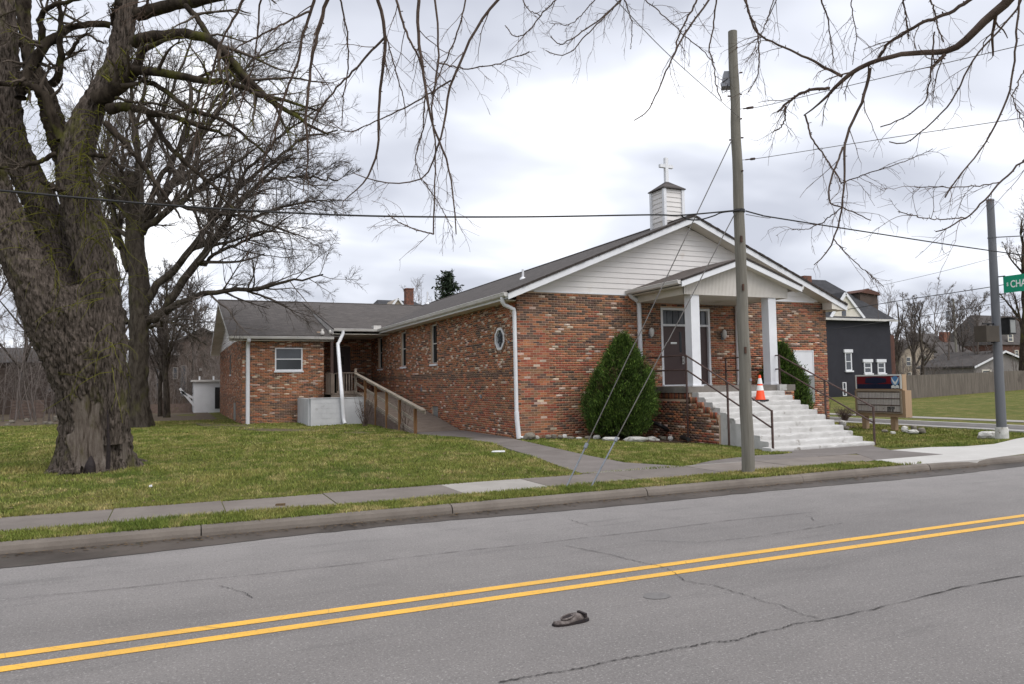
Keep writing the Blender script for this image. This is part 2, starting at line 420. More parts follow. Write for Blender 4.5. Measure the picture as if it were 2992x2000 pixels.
    M['cone_orange'] = pm('cone_orange', (0.83, 0.075, 0.015), (0.78, 0.06, 0.012), 9, 0.5)
    M['tan'] = pm('tan_board', (0.36, 0.245, 0.155), (0.41, 0.29, 0.19), 3, 0.75, 0.15, 30, 0.2, (1, 1, 0.3))
    M['tan_frame'] = pm('tan_frame', (0.25, 0.205, 0.155), (0.31, 0.26, 0.20), 3, 0.6)
    M['letter_panel'] = pm('letter_panel', (0.56, 0.53, 0.51), (0.47, 0.44, 0.42), 9, 0.5, 0.1, 30, 0.3, (1, 1, 0.3), dirt=(0.16, 0.11, 0.085), dirt_at=0.6, dscale=9)
    M['rust'] = pm('rust', (0.09, 0.045, 0.03), (0.05, 0.03, 0.025), 14, 0.9)
    M['sign_red'] = pm('sign_red', (0.17, 0.012, 0.018), (0.13, 0.011, 0.02), 2, 0.35)
    M['sign_navy'] = pm('sign_navy', (0.010, 0.018, 0.045), (0.014, 0.02, 0.05), 2, 0.35)
    M['sign_blue'] = pm('sign_blue', (0.11, 0.28, 0.52), (0.09, 0.23, 0.45), 6, 0.4)
    # weathered timber
    M['wood_new'] = pm('ramp_post_wood', (0.30, 0.165, 0.075), (0.20, 0.105, 0.05), 3, 0.8, 0.3, 30, 0.2, (3, 3, 0.5))
    M['wood_grey'] = pm('rail_wood_grey', (0.33, 0.285, 0.235), (0.23, 0.195, 0.155), 3, 0.85, 0.4, 30, 0.2, (3, 1, 3))
    M['wood_deck'] = pm('deck_wood', (0.165, 0.13, 0.105), (0.22, 0.18, 0.148), 2.5, 0.85, 0.4, 30, 0.2, (1, 3, 1), dirt=(0.10, 0.085, 0.06))
    M['lattice'] = pm('lattice_wood', (0.19, 0.14, 0.12), (0.13, 0.095, 0.08), 6, 0.9)
    M['pole_wood'] = pm('pole_wood', (0.150, 0.140, 0.118), (0.215, 0.203, 0.175), 2.2, 0.9, 0.6, 9, 0.2, (9, 9, 0.55), dirt=(0.09, 0.085, 0.04), dirt_at=0.62, dscale=1.0)
    M['fence_wood'] = pm('fence_wood', (0.165, 0.142, 0.122), (0.115, 0.098, 0.083), 1.6, 0.9, 0.4, 20, 0.2, (2, 2, 0.4), dirt=(0.06, 0.05, 0.042), dirt_at=0.6, dscale=0.35)
    # glass
    def glass(name, c, rough):
        m, t, b = newmat(name); f = noise(t, pos(t), 1.1, 3); L(t, ramp(t, f, [(0.3, c), (0.7, tuple(q*1.7 for q in c))]), b.inputs['Base Color'])
        b.inputs['Roughness'].default_value = rough; b.inputs['Specular IOR Level'].default_value = 0.6; M[name] = m
    glass('glass_dark', (0.012, 0.015, 0.017), 0.12); glass('glass_blind', (0.05, 0.055, 0.065), 0.2); glass('glass_block', (0.16, 0.165, 0.16), 0.35)
    # trunks
    def bark(name, a, c, moss, mossat, st=(1,1,0.22), sc=9.0, bs=1.0):
        m, t, b = newmat(name); v = pos(t, st)
        f = noise(t, v, sc, 6, 0.65, 0.6)
        col = ramp(t, f, [(0.36, a), (0.64, c)])
        if moss:
            f2 = noise(t, pos(t, (1, 1, 0.6)), 1.6, 5, 0.65)
            col = mix(t, ramp(t, f2, [(mossat, 0.0), (mossat+0.14, 0.8)]), col, moss)
        if name == 'bark_old':      # barkless patches of the trunk, marked on the mesh
            at = t.nodes.new('ShaderNodeAttribute'); at.attribute_name = 'Col'; sp_ = t.nodes.new('ShaderNodeSeparateColor'); L(t, at.outputs['Color'], sp_.inputs[0])
            fw_ = noise(t, pos(t, (1, 1, 0.12)), 11, 6, 0.7, 0.5); wood = ramp(t, fw_, [(0.36, (0.035, 0.026, 0.020)), (0.47, (0.115, 0.093, 0.077)), (0.68, (0.21, 0.18, 0.155))])
            f3_ = noise(t, pos(t, (1, 1, .5)), 5, 4, .6); wood = mix(t, ramp(t, f3_, [(.55, 0.0), (.7, .7)]), wood, (0.075, 0.068, 0.022))
            col = mix(t, sp_.outputs[0], col, wood)
        L(t, col, b.inputs['Base Color']); b.inputs['Roughness'].default_value = 0.95; b.inputs['Specular IOR Level'].default_value = 0.1
        if bs: bump(t, b, f, bs, 0.03)
        M[name] = m
    bark('bark_old', (0.015, 0.012, 0.009), (0.145, 0.118, 0.100), (0.088, 0.088, 0.020), 0.57, (1, 1, 0.20), 26.0, 1.0)
    bark('bark_limb', (0.016, 0.012, 0.009), (0.058, 0.046, 0.035), (0.080, 0.083, 0.015), 0.54, (1, 1, 0.4), 7)
    bark('bark_grey', (0.030, 0.024, 0.019), (0.085, 0.071, 0.058), (0.075, 0.072, 0.028), 0.58, (1, 1, 0.3), 7)
    bark('bare_wood', (0.075, 0.062, 0.052), (0.21, 0.185, 0.165), (0.075, 0.065, 0.02), 0.62, (1, 1, 0.12), 9)
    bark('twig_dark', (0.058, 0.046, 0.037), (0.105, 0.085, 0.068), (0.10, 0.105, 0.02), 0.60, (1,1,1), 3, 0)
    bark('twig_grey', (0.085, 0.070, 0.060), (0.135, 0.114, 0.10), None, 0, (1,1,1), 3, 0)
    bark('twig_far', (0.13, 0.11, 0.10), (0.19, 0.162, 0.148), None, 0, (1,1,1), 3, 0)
    bark('twig_moss', (0.085, 0.085, 0.016), (0.16, 0.155, 0.028), None, 0, (1,1,1), 3, 0)
    bark('twig_brown', (0.085, 0.056, 0.042), (0.15, 0.105, 0.082), None, 0, (1,1,1), 3, 0)
    bark('twig_near', (0.068, 0.049, 0.040), (0.135, 0.10, 0.082), None, 0, (1,1,1), 5, 0.4)
    # evergreen sprays
    m, t, b = newmat('evergreen'); at = t.nodes.new('ShaderNodeAttribute'); at.attribute_name = 'Col'
    f = noise(t, pos(t), 5, 3); col = mix(t, 1.0, at.outputs['Color'], ramp(t, f, [(0.3, 0.7), (0.7, 1.25)]), 'MULTIPLY')
    L(t, col, b.inputs['Base Color']); b.inputs['Roughness'].default_value = 0.7; b.inputs['Specular IOR Level'].default_value = 0.2; M['evergreen'] = m
    M['stone_white'] = pm('stone_white', (0.60, 0.59, 0.56), (0.46, 0.45, 0.42), 9, 0.85, 0.8, 25, 0.2, dirt=(0.20, 0.18, 0.15), dirt_at=0.56, dscale=7)
    M['stone_grey'] = pm('stone_grey', (0.22, 0.20, 0.165), (0.14, 0.125, 0.10), 8, 0.9, 0.8, 25)
    # far houses
    M['house_dark'] = pm('house_dark', (0.022, 0.022, 0.029), (0.028, 0.028, 0.036), 1.2, 0.75, 0.1, 20)
    M['house_brick'] = pm('house_brick', (0.125, 0.060, 0.045), (0.085, 0.045, 0.036), 2.5, 0.9, 0.3, 30)
    M['house_brown'] = pm('house_brown', (0.095, 0.070, 0.058), (0.07, 0.053, 0.046), 1.2, 0.9, 0.3, 20)
    M['house_beige'] = pm('house_beige', (0.34, 0.285, 0.225), (0.29, 0.245, 0.195), 1.5, 0.85)
    M['house_grey'] = pm('house_grey', (0.245, 0.225, 0.215), (0.20, 0.185, 0.178), 1.5, 0.85)
    M['roof_far'] = pm('roof_far', (0.085, 0.076, 0.072), (0.06, 0.054, 0.052), 1.5, 0.95)
    M['chimney'] = pm('chimney_brick', (0.21, 0.085, 0.055), (0.075, 0.05, 0.042), 3.0, 0.9, 0.4, 20)
    M['shoe_upper'] = pm('shoe_upper', (0.17, 0.145, 0.135), (0.06, 0.047, 0.043), 30, 0.7, 0.6, 60, 0.3, dirt=(0.25, 0.22, 0.2), dirt_at=0.58, dscale=40)
    M['shoe_dark'] = pm('shoe_dark', (0.014, 0.011, 0.013), (0.03, 0.02, 0.018), 30, 0.7, 0.5, 60)
build_materials()
# ================================================================== THE SETTING
def ss(v, a, b):
    q = np.clip((np.asarray(v, float)-a)/(b-a), 0, 1); return q*q*(3-2*q)
def tz(x, y):
    x = np.asarray(x, float); y = np.asarray(y, float)
    dip = 0.13*ss(y, 11.5, 13.6)*ss(x, 10.0, 12.5)*(1-0.6*ss(x, 19.5, 22.0))
    z = 0.15 - dip
    und = 0.018*np.sin(x*0.9+1.3)*np.sin(y*0.7)+0.012*np.sin(x*2.1+y*1.7)
    z = z + und*ss(y, 11.8, 14.0)*(1-ss(x, 7.0, 9.0))
    z = np.where((x > 22.02) & (x < 27.5), -0.4, z)
    z = np.where(x >= 27.5, -0.10+(x-27.5)*0.0115, z)
    return z

def make_ground():
    xs = np.unique(np.round(np.r_[np.arange(-140, -8, 6), np.arange(-8, 22, 0.5), 21.9, 22.0, 22.05, 23, 25, 27.45, 27.5, np.arange(28, 60, 1.5), np.arange(60, 260, 10)], 3))
    ys = np.unique(np.round(np.r_[9.56, np.arange(10, 40, 0.5), np.arange(40, 80, 4), np.arange(80, 400, 20)], 3))
    X, Y = np.meshgrid(xs, ys); Z = tz(X, Y)
    nx, ny = len(xs), len(ys)
    V = np.stack([X, Y, Z], -1).reshape(-1, 3)
    i = np.arange(nx*ny).reshape(ny, nx)
    F = np.stack([i[:-1, :-1], i[:-1, 1:], i[1:, 1:], i[1:, :-1]], -1).reshape(-1, 4)
    g = np_mesh('lawn', V, F, M['lawn'], None, True); tag(g, kind='structure')
    b = MB(); b.add([(-140, 1.7, 0), (260, 1.7, 0), (260, 9.6, 0), (-140, 9.6, 0)], [(0, 1, 2, 3)])
    road = b.build('road', M['asphalt'], None, fix=False); tag(road, kind='structure')
    b = MB(); b.add([(22.0, 9.3, -0.03), (27.5, 9.3, -0.2), (27.5, 300, -0.2), (22.0, 300, -0.03)], [(0, 1, 2, 3)])
    s2 = b.build('side_street', M['asphalt_side'], None, fix=False); tag(s2, kind='structure')
    # apron where the side street opens into the road
    b = MB(); n = 10
    pts = [(22.0, 9.3), (22.0, 14.5)] + [(17+5*math.cos(a), 14.5-5*math.sin(a)) for a in np.linspace(0, math.pi/2, n)][1:]
    b.add([(x, y, 0.003) for x, y in pts], [tuple(range(len(pts)))])
    tag(b.build('street_mouth', M['asphalt_side'], None, fix=False), kind='structure')
    # near side: kerb and verge where the photographer stands
    b = MB(); b.box(-140, 260, -40, 1.55, -0.2, 0.1); v = b.build('near_verge', M['lawn'], None); tag(v, kind='structure')
    b = MB(); b.box(-140, 260, 1.55, 1.7, -0.2, 0.12); v = b.build('near_kerb', M['kerb'], None); tag(v, kind='structure')
    # double yellow line
    for y0, y1 in ((5.69, 5.80), (5.965, 6.075)):
        b = MB(); n = 200; xs_ = np.linspace(-60, 120, n)
        jit = RNG.normal(0, 0.003, (n, 2))
        vs = [(x, y0+j[0], 0.004) for x, j in zip(xs_, jit)] + [(x, y1+j[1], 0.004) for x, j in zip(xs_, jit)]
        b.add(vs, [(k, k+1, n+k+1, n+k) for k in range(n-1)])
        o = b.build('lane_line', M['yellow'], road, fix=False)
    # cracks traced on the road surface
    def crack(px, wd, z, seg=9, jit=0.012):
        jit *= 0.8
        P = [AZ(u, v, 0)[:2] for u, v in px]; pts = []
        for a, c in zip(P[:-1], P[1:]):
            for k in range(seg): pts.append(a+(c-a)*k/seg)
        pts.append(P[-1]); pts = np.array(pts)
        T = np.gradient(pts, axis=0); T /= np.linalg.norm(T, axis=1)[:, None]+1e-9
        Nn = np.c_[-T[:, 1], T[:, 0]]
        pts = pts + Nn*RNG.normal(0, jit, (len(pts), 1))
        wv = wd*0.8*np.clip(RNG.normal(0.9, 0.5, len(pts)), 0.15, 2.2); wv[0] = wv[-1] = 0.001
        n = len(pts); A = pts+Nn*wv[:, None]/2; B = pts-Nn*wv[:, None]/2
        b = MB(); b.add([(*q, z) for q in A]+[(*q, z) for q in B], [(k, k+1, n+k+1, n+k) for k in range(n-1)])
        b.build('crack', M['crack'], road, fix=False)
    z7 = lambda q: [(1400+a/2.346, 1480+c/2.346) for a, c in q]
    z6 = lambda q: [(a/2.346, 1380+c/2.346) for a, c in q]
    crack(z7([(580,275),(870,330),(1000,365),(1130,395),(1200,408),(1280,430),(1340,460),(1400,515),(1500,535),(1610,548),(1720,585),(1840,620),(1960,665),(2060,680),(2220,750),(2330,775)]), 0.008, 0.0075, jit=0.006)
    crack(z7([(130,1215),(300,1185),(410,1163),(600,1135),(730,1110),(850,1080),(1020,1045),(1100,1037),(1200,1015),(1330,985),(1470,965),(1570,940),(1720,935),(1820,908),(1900,875),(2050,850),(2150,815),(2330,790),(2800,690),(3300,560),(3740,480)]), 0.0125, 0.0065, jit=0.007)
    crack(z6([(0,878),(400,845),(800,808),(1300,752),(1700,715),(2346,645)])+z7([(0,300),(400,262),(700,225),(1200,170),(1700,105),(2346,40)]), 0.009, 0.0075, jit=0.004)
    crack(z6([(1500,785),(1560,800),(1680,835),(1730,870)]), 0.010, 0.008, jit=0.006)
    crack(z7([(1110,240),(1500,255),(1820,225),(2100,185),(2346,145),(2500,120)]), 0.008, 0.008, jit=0.005)
    crack(z7([(610,92),(680,118),(760,140)]), 0.01, 0.008)
    crack(z7([(2240,70),(2280,85),(2295,105)]), 0.01, 0.008)
    def patch(u, v, ru, rv, name='tar_patch'):
        c = [AZ(u+ru*math.cos(a)*(1+0.05*math.sin(3*a+1)), v+rv*math.sin(a), 0) for a in np.linspace(0, 2*math.pi, 28)[:-1]]
        b = MB(); b.add([(q[0], q[1], 0.0035) for q in c], [tuple(range(len(c)))]); b.build(name, M['patch'], road, fix=False)
    patch(1918, 1744, 40, 10)
    rr = random.Random(4)
    # gutter strip with a ragged edge
    n = 260; xs_ = np.linspace(-30, 17, n)
    edge = 9.15 + 0.05*np.sin(xs_*0.9) + 0.07*np.sin(xs_*0.37+1) + RNG.normal(0, 0.012, n) - 0.16*np.exp(-((xs_+0.3)/2.0)**2) - 0.12*np.exp(-((xs_+2.5)/1.8)**2)
    b = MB(); b.add([(x, e_, 0.005) for x, e_ in zip(xs_, edge)]+[(x, 9.47, 0.052) for x in xs_], [(k, k+1, n+k+1, n+k) for k in range(n-1)])
    o = b.build('gutter', M['gutter'], None, fix=False); tag(o, kind='structure')
    # leaf litter in the gutter and on the lawn
    vs = []; fs = []
    for k in range(900):
        x = rr.uniform(-3, 14); y = 9.41 - abs(rr.gauss(0, 0.07)); s_ = rr.uniform(0.008, 0.028); a = rr.uniform(0, 6.3); z = 0.012+0.047*max(0, (y-9.15)/0.32)+rr.uniform(0, 0.010)
        i0 = len(vs)
        for q, m_ in ((0, 1), (1.6, 0.5), (3.14, 1), (4.7, 0.5)):
            vs.append((x+s_*m_*math.cos(a+q), y+s_*m_*math.sin(a+q), z+rr.uniform(0, 0.008)))
        fs.append((i0, i0+1, i0+2, i0+3))
    o = np_mesh('leaf_litter', vs, fs, M['leaf_litter'], None); tag(o, 'brown leaf scraps and grit lying along the gutter', 'litter', kind='stuff')
    vs = []; fs = []
    for k in range(420):                                  # fallen leaves and bits on the lawn
        x = rr.uniform(-4.5, 8); y = 11.6+18*rr.random()**1.6
        if x > 6.3-(y-11.5)*0.02 and y < 26: continue
        s_ = rr.uniform(0.015, 0.04); a = rr.uniform(0, 6.3); z = float(tz(x, y))+0.035+rr.uniform(0, .02); i0 = len(vs)
        for q, m_ in ((0, 1), (1.6, .6), (3.14, 1), (4.7, .6)): vs.append((x+s_*m_*math.cos(a+q), y+s_*m_*math.sin(a+q), z+rr.uniform(-.008, .012)))
        fs.append((i0, i0+1, i0+2, i0+3))
    o = np_mesh('fallen_leaves', vs, fs, M['leaf_litter'], None); tag(o, 'brown fallen leaf bits scattered over the left lawn', 'leaves', kind='stuff')
    # kerb stones
    kerb = bpy.data.objects.new('kerb', None); COL.objects.link(kerb); tag(kerb, kind='structure')
    prof = [(9.425, -0.05), (9.440, 0.085), (9.462, 0.130), (9.500, 0.150), (9.585, 0.156), (9.60, -0.05)]
    LK = 3.05
    b = MB(); b.box(-60, 17, 9.50, 9.597, -0.05, 0.1455); b.build('kerb_bed', M['crack'], kerb)
    b = MB(); b.prism([(0.006, y, z) for y, z in prof], (LK-0.014, 0, 0))
    first = b.build('kerb_stone', M['kerb'], kerb)
    x = -30.2
    first.location.x = x; x += LK
    while x < 15.0:
        c = first.copy(); COL.objects.link(c); c.location.x = x; c.location.y = rr.uniform(-0.006, 0.006); x += LK
    # curved kerb at the corner, then along the side street
    arc = [(x, 9.5)] + [(17+5*math.sin(a)*1.0, 14.5-5*math.cos(a)) for a in np.linspace(0.0, math.pi/2, 9)] + [(22.0, 60)]
    for (ax_, ay_), (bx_, by_) in zip(arc[:-1], arc[1:]):
        b = MB(); b.bar((ax_, ay_, 0.03), (bx_, by_, 0.03), 0.16, 0.245); b.build('kerb_stone', M['concrete_new'], kerb)
    b = MB(); b.box(27.42, 27.6, 9.0, 120, -0.4, -0.06); o = b.build('far_kerb', M['concrete_new'], None); tag(o, kind='structure')
    b = MB(); b.box(29.3, 30.4, 9.0, 120, -0.4, -0.055); o = b.build('far_sidewalk', M['slab_light'], None); tag(o, kind='structure')
    # sidewalk slabs
    sw = bpy.data.objects.new('sidewalk', None); COL.objects.link(sw); tag(sw, kind='structure')
    def slab(poly, z0, z1, mat, parent, name='paving_slab'):
        b = MB(); b.prism([(x, y, z0) for x, y in poly], (0, 0, z1-z0)); return b.build(name, mat, parent)
    def draped(poly, lift, mat, parent, name='paving_slab'):
        bm = bmesh.new(); bm.faces.new([bm.verts.new((x, y, 0)) for x, y in poly])
        for ax_ in (0, 1):
            lo = min(p_[ax_] for p_ in poly); hi = max(p_[ax_] for p_ in poly); c_ = math.floor(lo*2)/2+0.5
            while c_ < hi:
                no = (1, 0, 0) if ax_ == 0 else (0, 1, 0); co = (c_, 0, 0) if ax_ == 0 else (0, c_, 0)
                bmesh.ops.bisect_plane(bm, geom=bm.verts[:]+bm.edges[:]+bm.faces[:], plane_co=co, plane_no=no); c_ += 0.5
        for v_ in bm.verts: v_.co.z = float(tz(v_.co.x, v_.co.y))+lift
        r_ = bmesh.ops.extrude_face_region(bm, geom=bm.faces[:])
        for v_ in r_['geom']:
            if isinstance(v_, bmesh.types.BMVert): v_.co.z -= 0.08
        bmesh.ops.recalc_face_normals(bm, faces=bm.faces)
        me = bpy.data.meshes.new(name); bm.to_mesh(me); bm.free(); return link(name, me, mat, parent)
    cuts = [-9.2,-7.6,-6.1,-4.55,-3.0,-0.72,0.62,2.02,3.85,5.25,6.9,8.6,10.25,11.85]
    cuts = [-30+1.6*k for k in range(13)] + cuts
    for a, c in zip(cuts[:-1], cuts[1:]):
        t_ = rr.uniform(-0.004, 0.006); light = abs(a-3.85) < 0.1
        slab([(a+0.007, 10.26+rr.uniform(-0.01, 0.01)), (c-0.007, 10.26+rr.uniform(-0.01, 0.01)), (c-0.007, 11.44), (a+0.007, 11.44)], 0.05, 0.157+t_, M['slab_light'] if light else M['sidewalk'], sw)
    z4 = lambda q: [tuple(AZ(2400+a/3.963, 1040+c/3.963, 0.155)[:2]) for a, c in q]
    # dark apron slabs between sidewalk and steps
    draped([(8.61, 11.46), (10.24, 11.46), (10.24, 12.15), (9.6, 11.95)], 0.010, M['walk_dark'], sw)
    draped([(10.26, 11.46), (12.95, 11.46), (12.95, 13.2), (11.6, 12.75), (10.9, 12.3), (10.26, 12.15)], 0.010, M['walk_dark'], sw)
    w1, w2, w3 = z4([(620, 1215), (1410, 1150), (800, 1100)])
    draped([(12.97, 11.46), w1, w2, w3, (16.1, 13.75), (13.0, 13.75), (12.97, 13.2)], 0.010, M['walk_dark'], sw)
    # new pale concrete at the street corner
    corner = z4([(620,1215),(940,1270),(1250,1252),(1800,1213),(2346,1140),(2900,1040),(2900,880),(2346,955),(2250,970),(2000,1030),(1650,1058),(1250,1066),(800,1100),(1410,1150)])
    slab(corner, 0.0, 0.158, M['concrete_new'], sw)
    slab([(11.86, 10.3), (corner[0][0]-0.02, 10.42), (corner[-1][0]-0.05, corner[-1][1]-0.02), (12.6, 11.44), (11.86, 11.44)], 0.05, 0.156, M['sidewalk'], sw)
    # raised pale strips between sidewalk and apron
    for a, c in ((6.6, 8.2), (8.25, 10.2)):
        slab([(a, 11.43), (c, 11.43), (c, 11.475), (a, 11.475)], 0.1, 0.166, M['slab_light'], sw, 'edging_strip')
    # footpath to the ramp
    fp = bpy.data.objects.new('footpath', None); COL.objects.link(fp); tag(fp, kind='structure')
    rows = [((6.45, 11.46), (8.55, 11.46)), ((6.62, 12.55), (8.02, 12.55)), ((6.95, 14.1), (8.12, 14.1)), ((7.20, 15.6), (8.30, 15.6)), ((7.42, 17.1), (8.48, 17.1)), ((7.72, 18.6), (8.66, 18.6)), ((7.55, 20.2), (8.90, 20.2)), ((7.22, 21.8), (8.90, 21.8)), ((7.18, 24.1), (8.90, 24.1))]
    for (a, c), (d, e_) in zip(rows[:-1], rows[1:]):
        slab([(a[0], a[1]+0.006), (c[0], c[1]+0.006), (e_[0], e_[1]-0.006), (d[0], d[1]-0.006)], 0.05, 0.163+rr.uniform(-0.003, 0.004), M['walk_dark'], fp)
    # mulch bed in front of the church
    bed = [(8.95, 19.47), (9.5, 19.2), (10.4, 18.75), (11.1, 17.75), (11.9, 17.3), (12.6, 16.75), (12.94, 16.45), (12.94, 19.47)]
    b = MB(); b.prism([(x, y, tz(x, y)-0.05) for x, y in bed], (0, 0, 0.085)); o = b.build('planting_bed', M['mulch'], None); tag(o, kind='structure')
    bed2 = [(16.8, 18.0), (20.9, 18.4), (20.9, 19.47), (16.8, 19.47)]
    b = MB(); b.prism([(x, y, tz(x, y)-0.05) for x, y in bed2], (0, 0, 0.085)); o = b.build('planting_bed', M['mulch'], None); tag(o, kind='structure')
    for px in ([(560,1238),(620,1236),(700,1242),(760,1252),(880,1256),(905,1262),(800,1262),(700,1256),(600,1250)], [(850,1252),(1000,1250),(1090,1268),(1200,1280),(1120,1278),(1000,1266),(900,1262)]):
        c = [AZ(u, v, 0.16) for u, v in px]
        b = MB(); b.add([(q[0], q[1], float(tz(q[0], q[1]))+0.012) for q in c], [tuple(range(len(c)))]); o = b.build('bare_soil', M['dirt'], None, fix=False); tag(o, kind='structure')
    return bed

def in_poly(X, Y, poly):
    r = np.zeros(X.shape, bool); n = len(poly)
    for k in range(n):
        x0, y0 = poly[k]; x1, y1 = poly[(k+1) % n]
        c = ((y0 > Y) != (y1 > Y)) & (X < (x1-x0)*(Y-y0)/((y1-y0)+1e-12)+x0)
        r ^= c
    return r
def make_grass(bed):
    # blades where the photograph shows lawn close enough to read as blades
    def batch(n, x0, x1, y0, y1, pw):
        u = RNG.random(n); y = y0*(y1/y0)**(u**pw); x = x0+(x1-x0)*RNG.random(n); return x, y
    B = [batch(46000, -3.0, 13.5, 9.59, 10.27, 1), batch(230000, -8, 8.6, 11.42, 40, 1.15), batch(70000, 7.8, 13.2, 11.42, 19.4, 1), batch(60000, 13.6, 22, 11.5, 22, 1)]
    X = np.concatenate([q[0] for q in B]); Y = np.concatenate([q[1] for q in B])
    # longer tufts spilling over the edges of walk, path and kerb
    ex = []; ey = []
    for (xa, xb, yy, sg) in ((-9, 11.8, 10.265, 1), (-9, 6.4, 11.43, -1), (-9, 12.5, 9.598, -1)):
        q = xa+(xb-xa)*RNG.random(5200); keep = np.sin(q*2.3)+np.sin(q*0.9+1)+RNG.normal(0, .6, len(q)) > -0.3; q = q[keep]
        ex.append(q); ey.append(yy+sg*np.abs(RNG.normal(0, 0.022, len(q))))
    NE = sum(len(q) for q in ex); X = np.concatenate([*ex, X]); Y = np.concatenate([*ey, Y]); isedge = np.zeros(len(X), bool); isedge[:NE] = True
    ang = np.arctan2(X, Y)
    ok = (ang > rad(YAW-36.5)) & (ang < rad(YAW+37))
    path = [(6.45, 11.5), (6.62, 12.55), (6.95, 14.1), (7.20, 15.6), (7.42, 17.1), (7.72, 18.6), (7.55, 20.2), (7.2, 21.8), (7.15, 24.1), (8.95, 24.1), (8.95, 19.4), (8.66, 18.6), (8.48, 17.1), (8.30, 15.6), (8.12, 14.1), (8.02, 12.55), (8.55, 11.44)]
    q3 = [tuple(AZ(2400+a/3.963, 1040+c/3.963, 0.155)[:2]) for a, c in [(800, 1095), (1410, 1150), (620, 1215)]]
    apron = [(8.61, 11.4), (9.6, 11.97), (10.26, 12.17), (10.9, 12.32), (11.6, 12.77), (12.97, 13.25), (13.0, 14.0), (13.0, 19.5), (16.2, 19.5), (16.15, 13.66), *q3]
    cp = [tuple(AZ(2400+a/3.963, 1040+c/3.963, 0.155)[:2]) for a, c in [(620,1215),(940,1275),(1250,1262),(1800,1223),(2346,1160),(2900,1060),(2900,880),(2346,955),(2250,970),(2000,1030),(1650,1058),(1250,1066),(800,1100)]]
    for pl in (path, apron, bed, cp, [(2.6, 33.8), (6.1, 33.8), (6.1, 30.5), (7.1, 30.5), (7.1, 22), (9, 22), (9, 60), (2.6, 60)], [(8.92, 19.4), (20.9, 19.4), (20.9, 60), (8.92, 60)], [(14.7, 11.3), (12.3, 11.5), (14.8, 12.9), (16, 12.2)]):
        ok &= ~in_poly(X, Y, pl)
    ok &= ~((X > 11.8) & (Y > 10.2) & (Y < 11.5))
    ok &= np.hypot(X+1.45, Y-17.9) > 0.85
    ok[:NE] = True
    X = X[ok]; Y = Y[ok]; n = len(X); isedge = isedge[ok]
    Z = tz(X, Y)
    d = np.hypot(X, Y)
    pn = np.array([mnoise.noise((x*0.8, y*0.8, 0)) for x, y in zip(X[::1], Y[::1])]) if n < 1 else np.sin(X*1.3+np.sin(Y*1.1)*2)*np.sin(Y*0.9+1)
    h = (0.030+0.022*RNG.random(n))*(1+0.35*pn)*np.clip(d/14, 0.9, 1.1)
    h = np.where(isedge, h*1.25, h)
    wd = 0.006*np.clip(d/11, 1, 3.2)
    a = RNG.random(n)*6.283; lean = RNG.normal(0, 0.5, (n, 2))*h[:, None]
    ca, sa = np.cos(a)*wd, np.sin(a)*wd
    V = np.empty((n, 3, 3)); V[:, 0] = np.c_[X-ca, Y-sa, Z-0.005]; V[:, 1] = np.c_[X+ca, Y+sa, Z-0.005]; V[:, 2] = np.c_[X+lean[:, 0], Y+lean[:, 1], Z+h]
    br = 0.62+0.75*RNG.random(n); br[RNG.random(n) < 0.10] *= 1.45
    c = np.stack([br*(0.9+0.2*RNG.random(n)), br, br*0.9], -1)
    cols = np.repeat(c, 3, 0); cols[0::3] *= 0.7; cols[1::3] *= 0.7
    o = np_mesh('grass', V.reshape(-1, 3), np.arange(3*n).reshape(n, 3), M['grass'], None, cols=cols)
    tag(o, 'short winter grass of lawn and verge with straw coloured patches', 'grass', kind='stuff')
BED = make_ground()
make_grass(BED)
# ================================================================== THE CHURCH
XL, XR, YF = 8.92, 20.84, 19.49
XC = 14.88
YW, XW0, XW1, YR = 33.8, 2.64, 6.05, 36.9       # wing front, wing x range, recess back wall
church = thing('church', (XL, YF, 0.0), 'low brick church with white gable, small steeple with cross, and pillared porch', 'church')
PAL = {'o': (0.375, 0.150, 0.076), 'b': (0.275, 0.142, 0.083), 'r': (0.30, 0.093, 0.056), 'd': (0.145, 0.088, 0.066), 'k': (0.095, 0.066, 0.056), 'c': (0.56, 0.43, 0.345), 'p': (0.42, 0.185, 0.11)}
def pick(rr, wts):
    q = rr.random()*sum(wts.values())
    for k_, v_ in wts.items():
        q -= v_
        if q <= 0: return k_
    return 'b'
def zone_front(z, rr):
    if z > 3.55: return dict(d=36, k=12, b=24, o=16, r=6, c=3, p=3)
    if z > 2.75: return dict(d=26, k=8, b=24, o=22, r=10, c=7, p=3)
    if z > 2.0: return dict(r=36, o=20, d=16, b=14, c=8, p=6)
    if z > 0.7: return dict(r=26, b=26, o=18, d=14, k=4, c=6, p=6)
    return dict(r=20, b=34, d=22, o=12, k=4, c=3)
def zone_side(z, rr):
    if 1.86 < z < 2.06 or 1.98 < z < 2.0: return dict(d=66, k=14, b=14, o=6)
    if z > 2.1: return dict(o=34, b=18, d=22, k=5, c=14, r=4, p=6)
    return dict(o=26, r=18, b=28, d=16, c=5, p=5)
def zone_wing(z, rr):
    if z < 1.35: return dict(b=30, d=28, o=26, k=6, c=3)
    if z > 3.3: return dict(d=26, o=30, b=20, c=12, k=6)
    return dict(o=50, d=18, b=10, c=11, p=8, k=4)
def zone_porch(z, rr): return dict(d=36, b=26, o=16, r=10, k=6, c=9)
CH, BLn = 0.0677, 0.203
bricks = []       # (centre, axis, normal sign, length, height, colour)
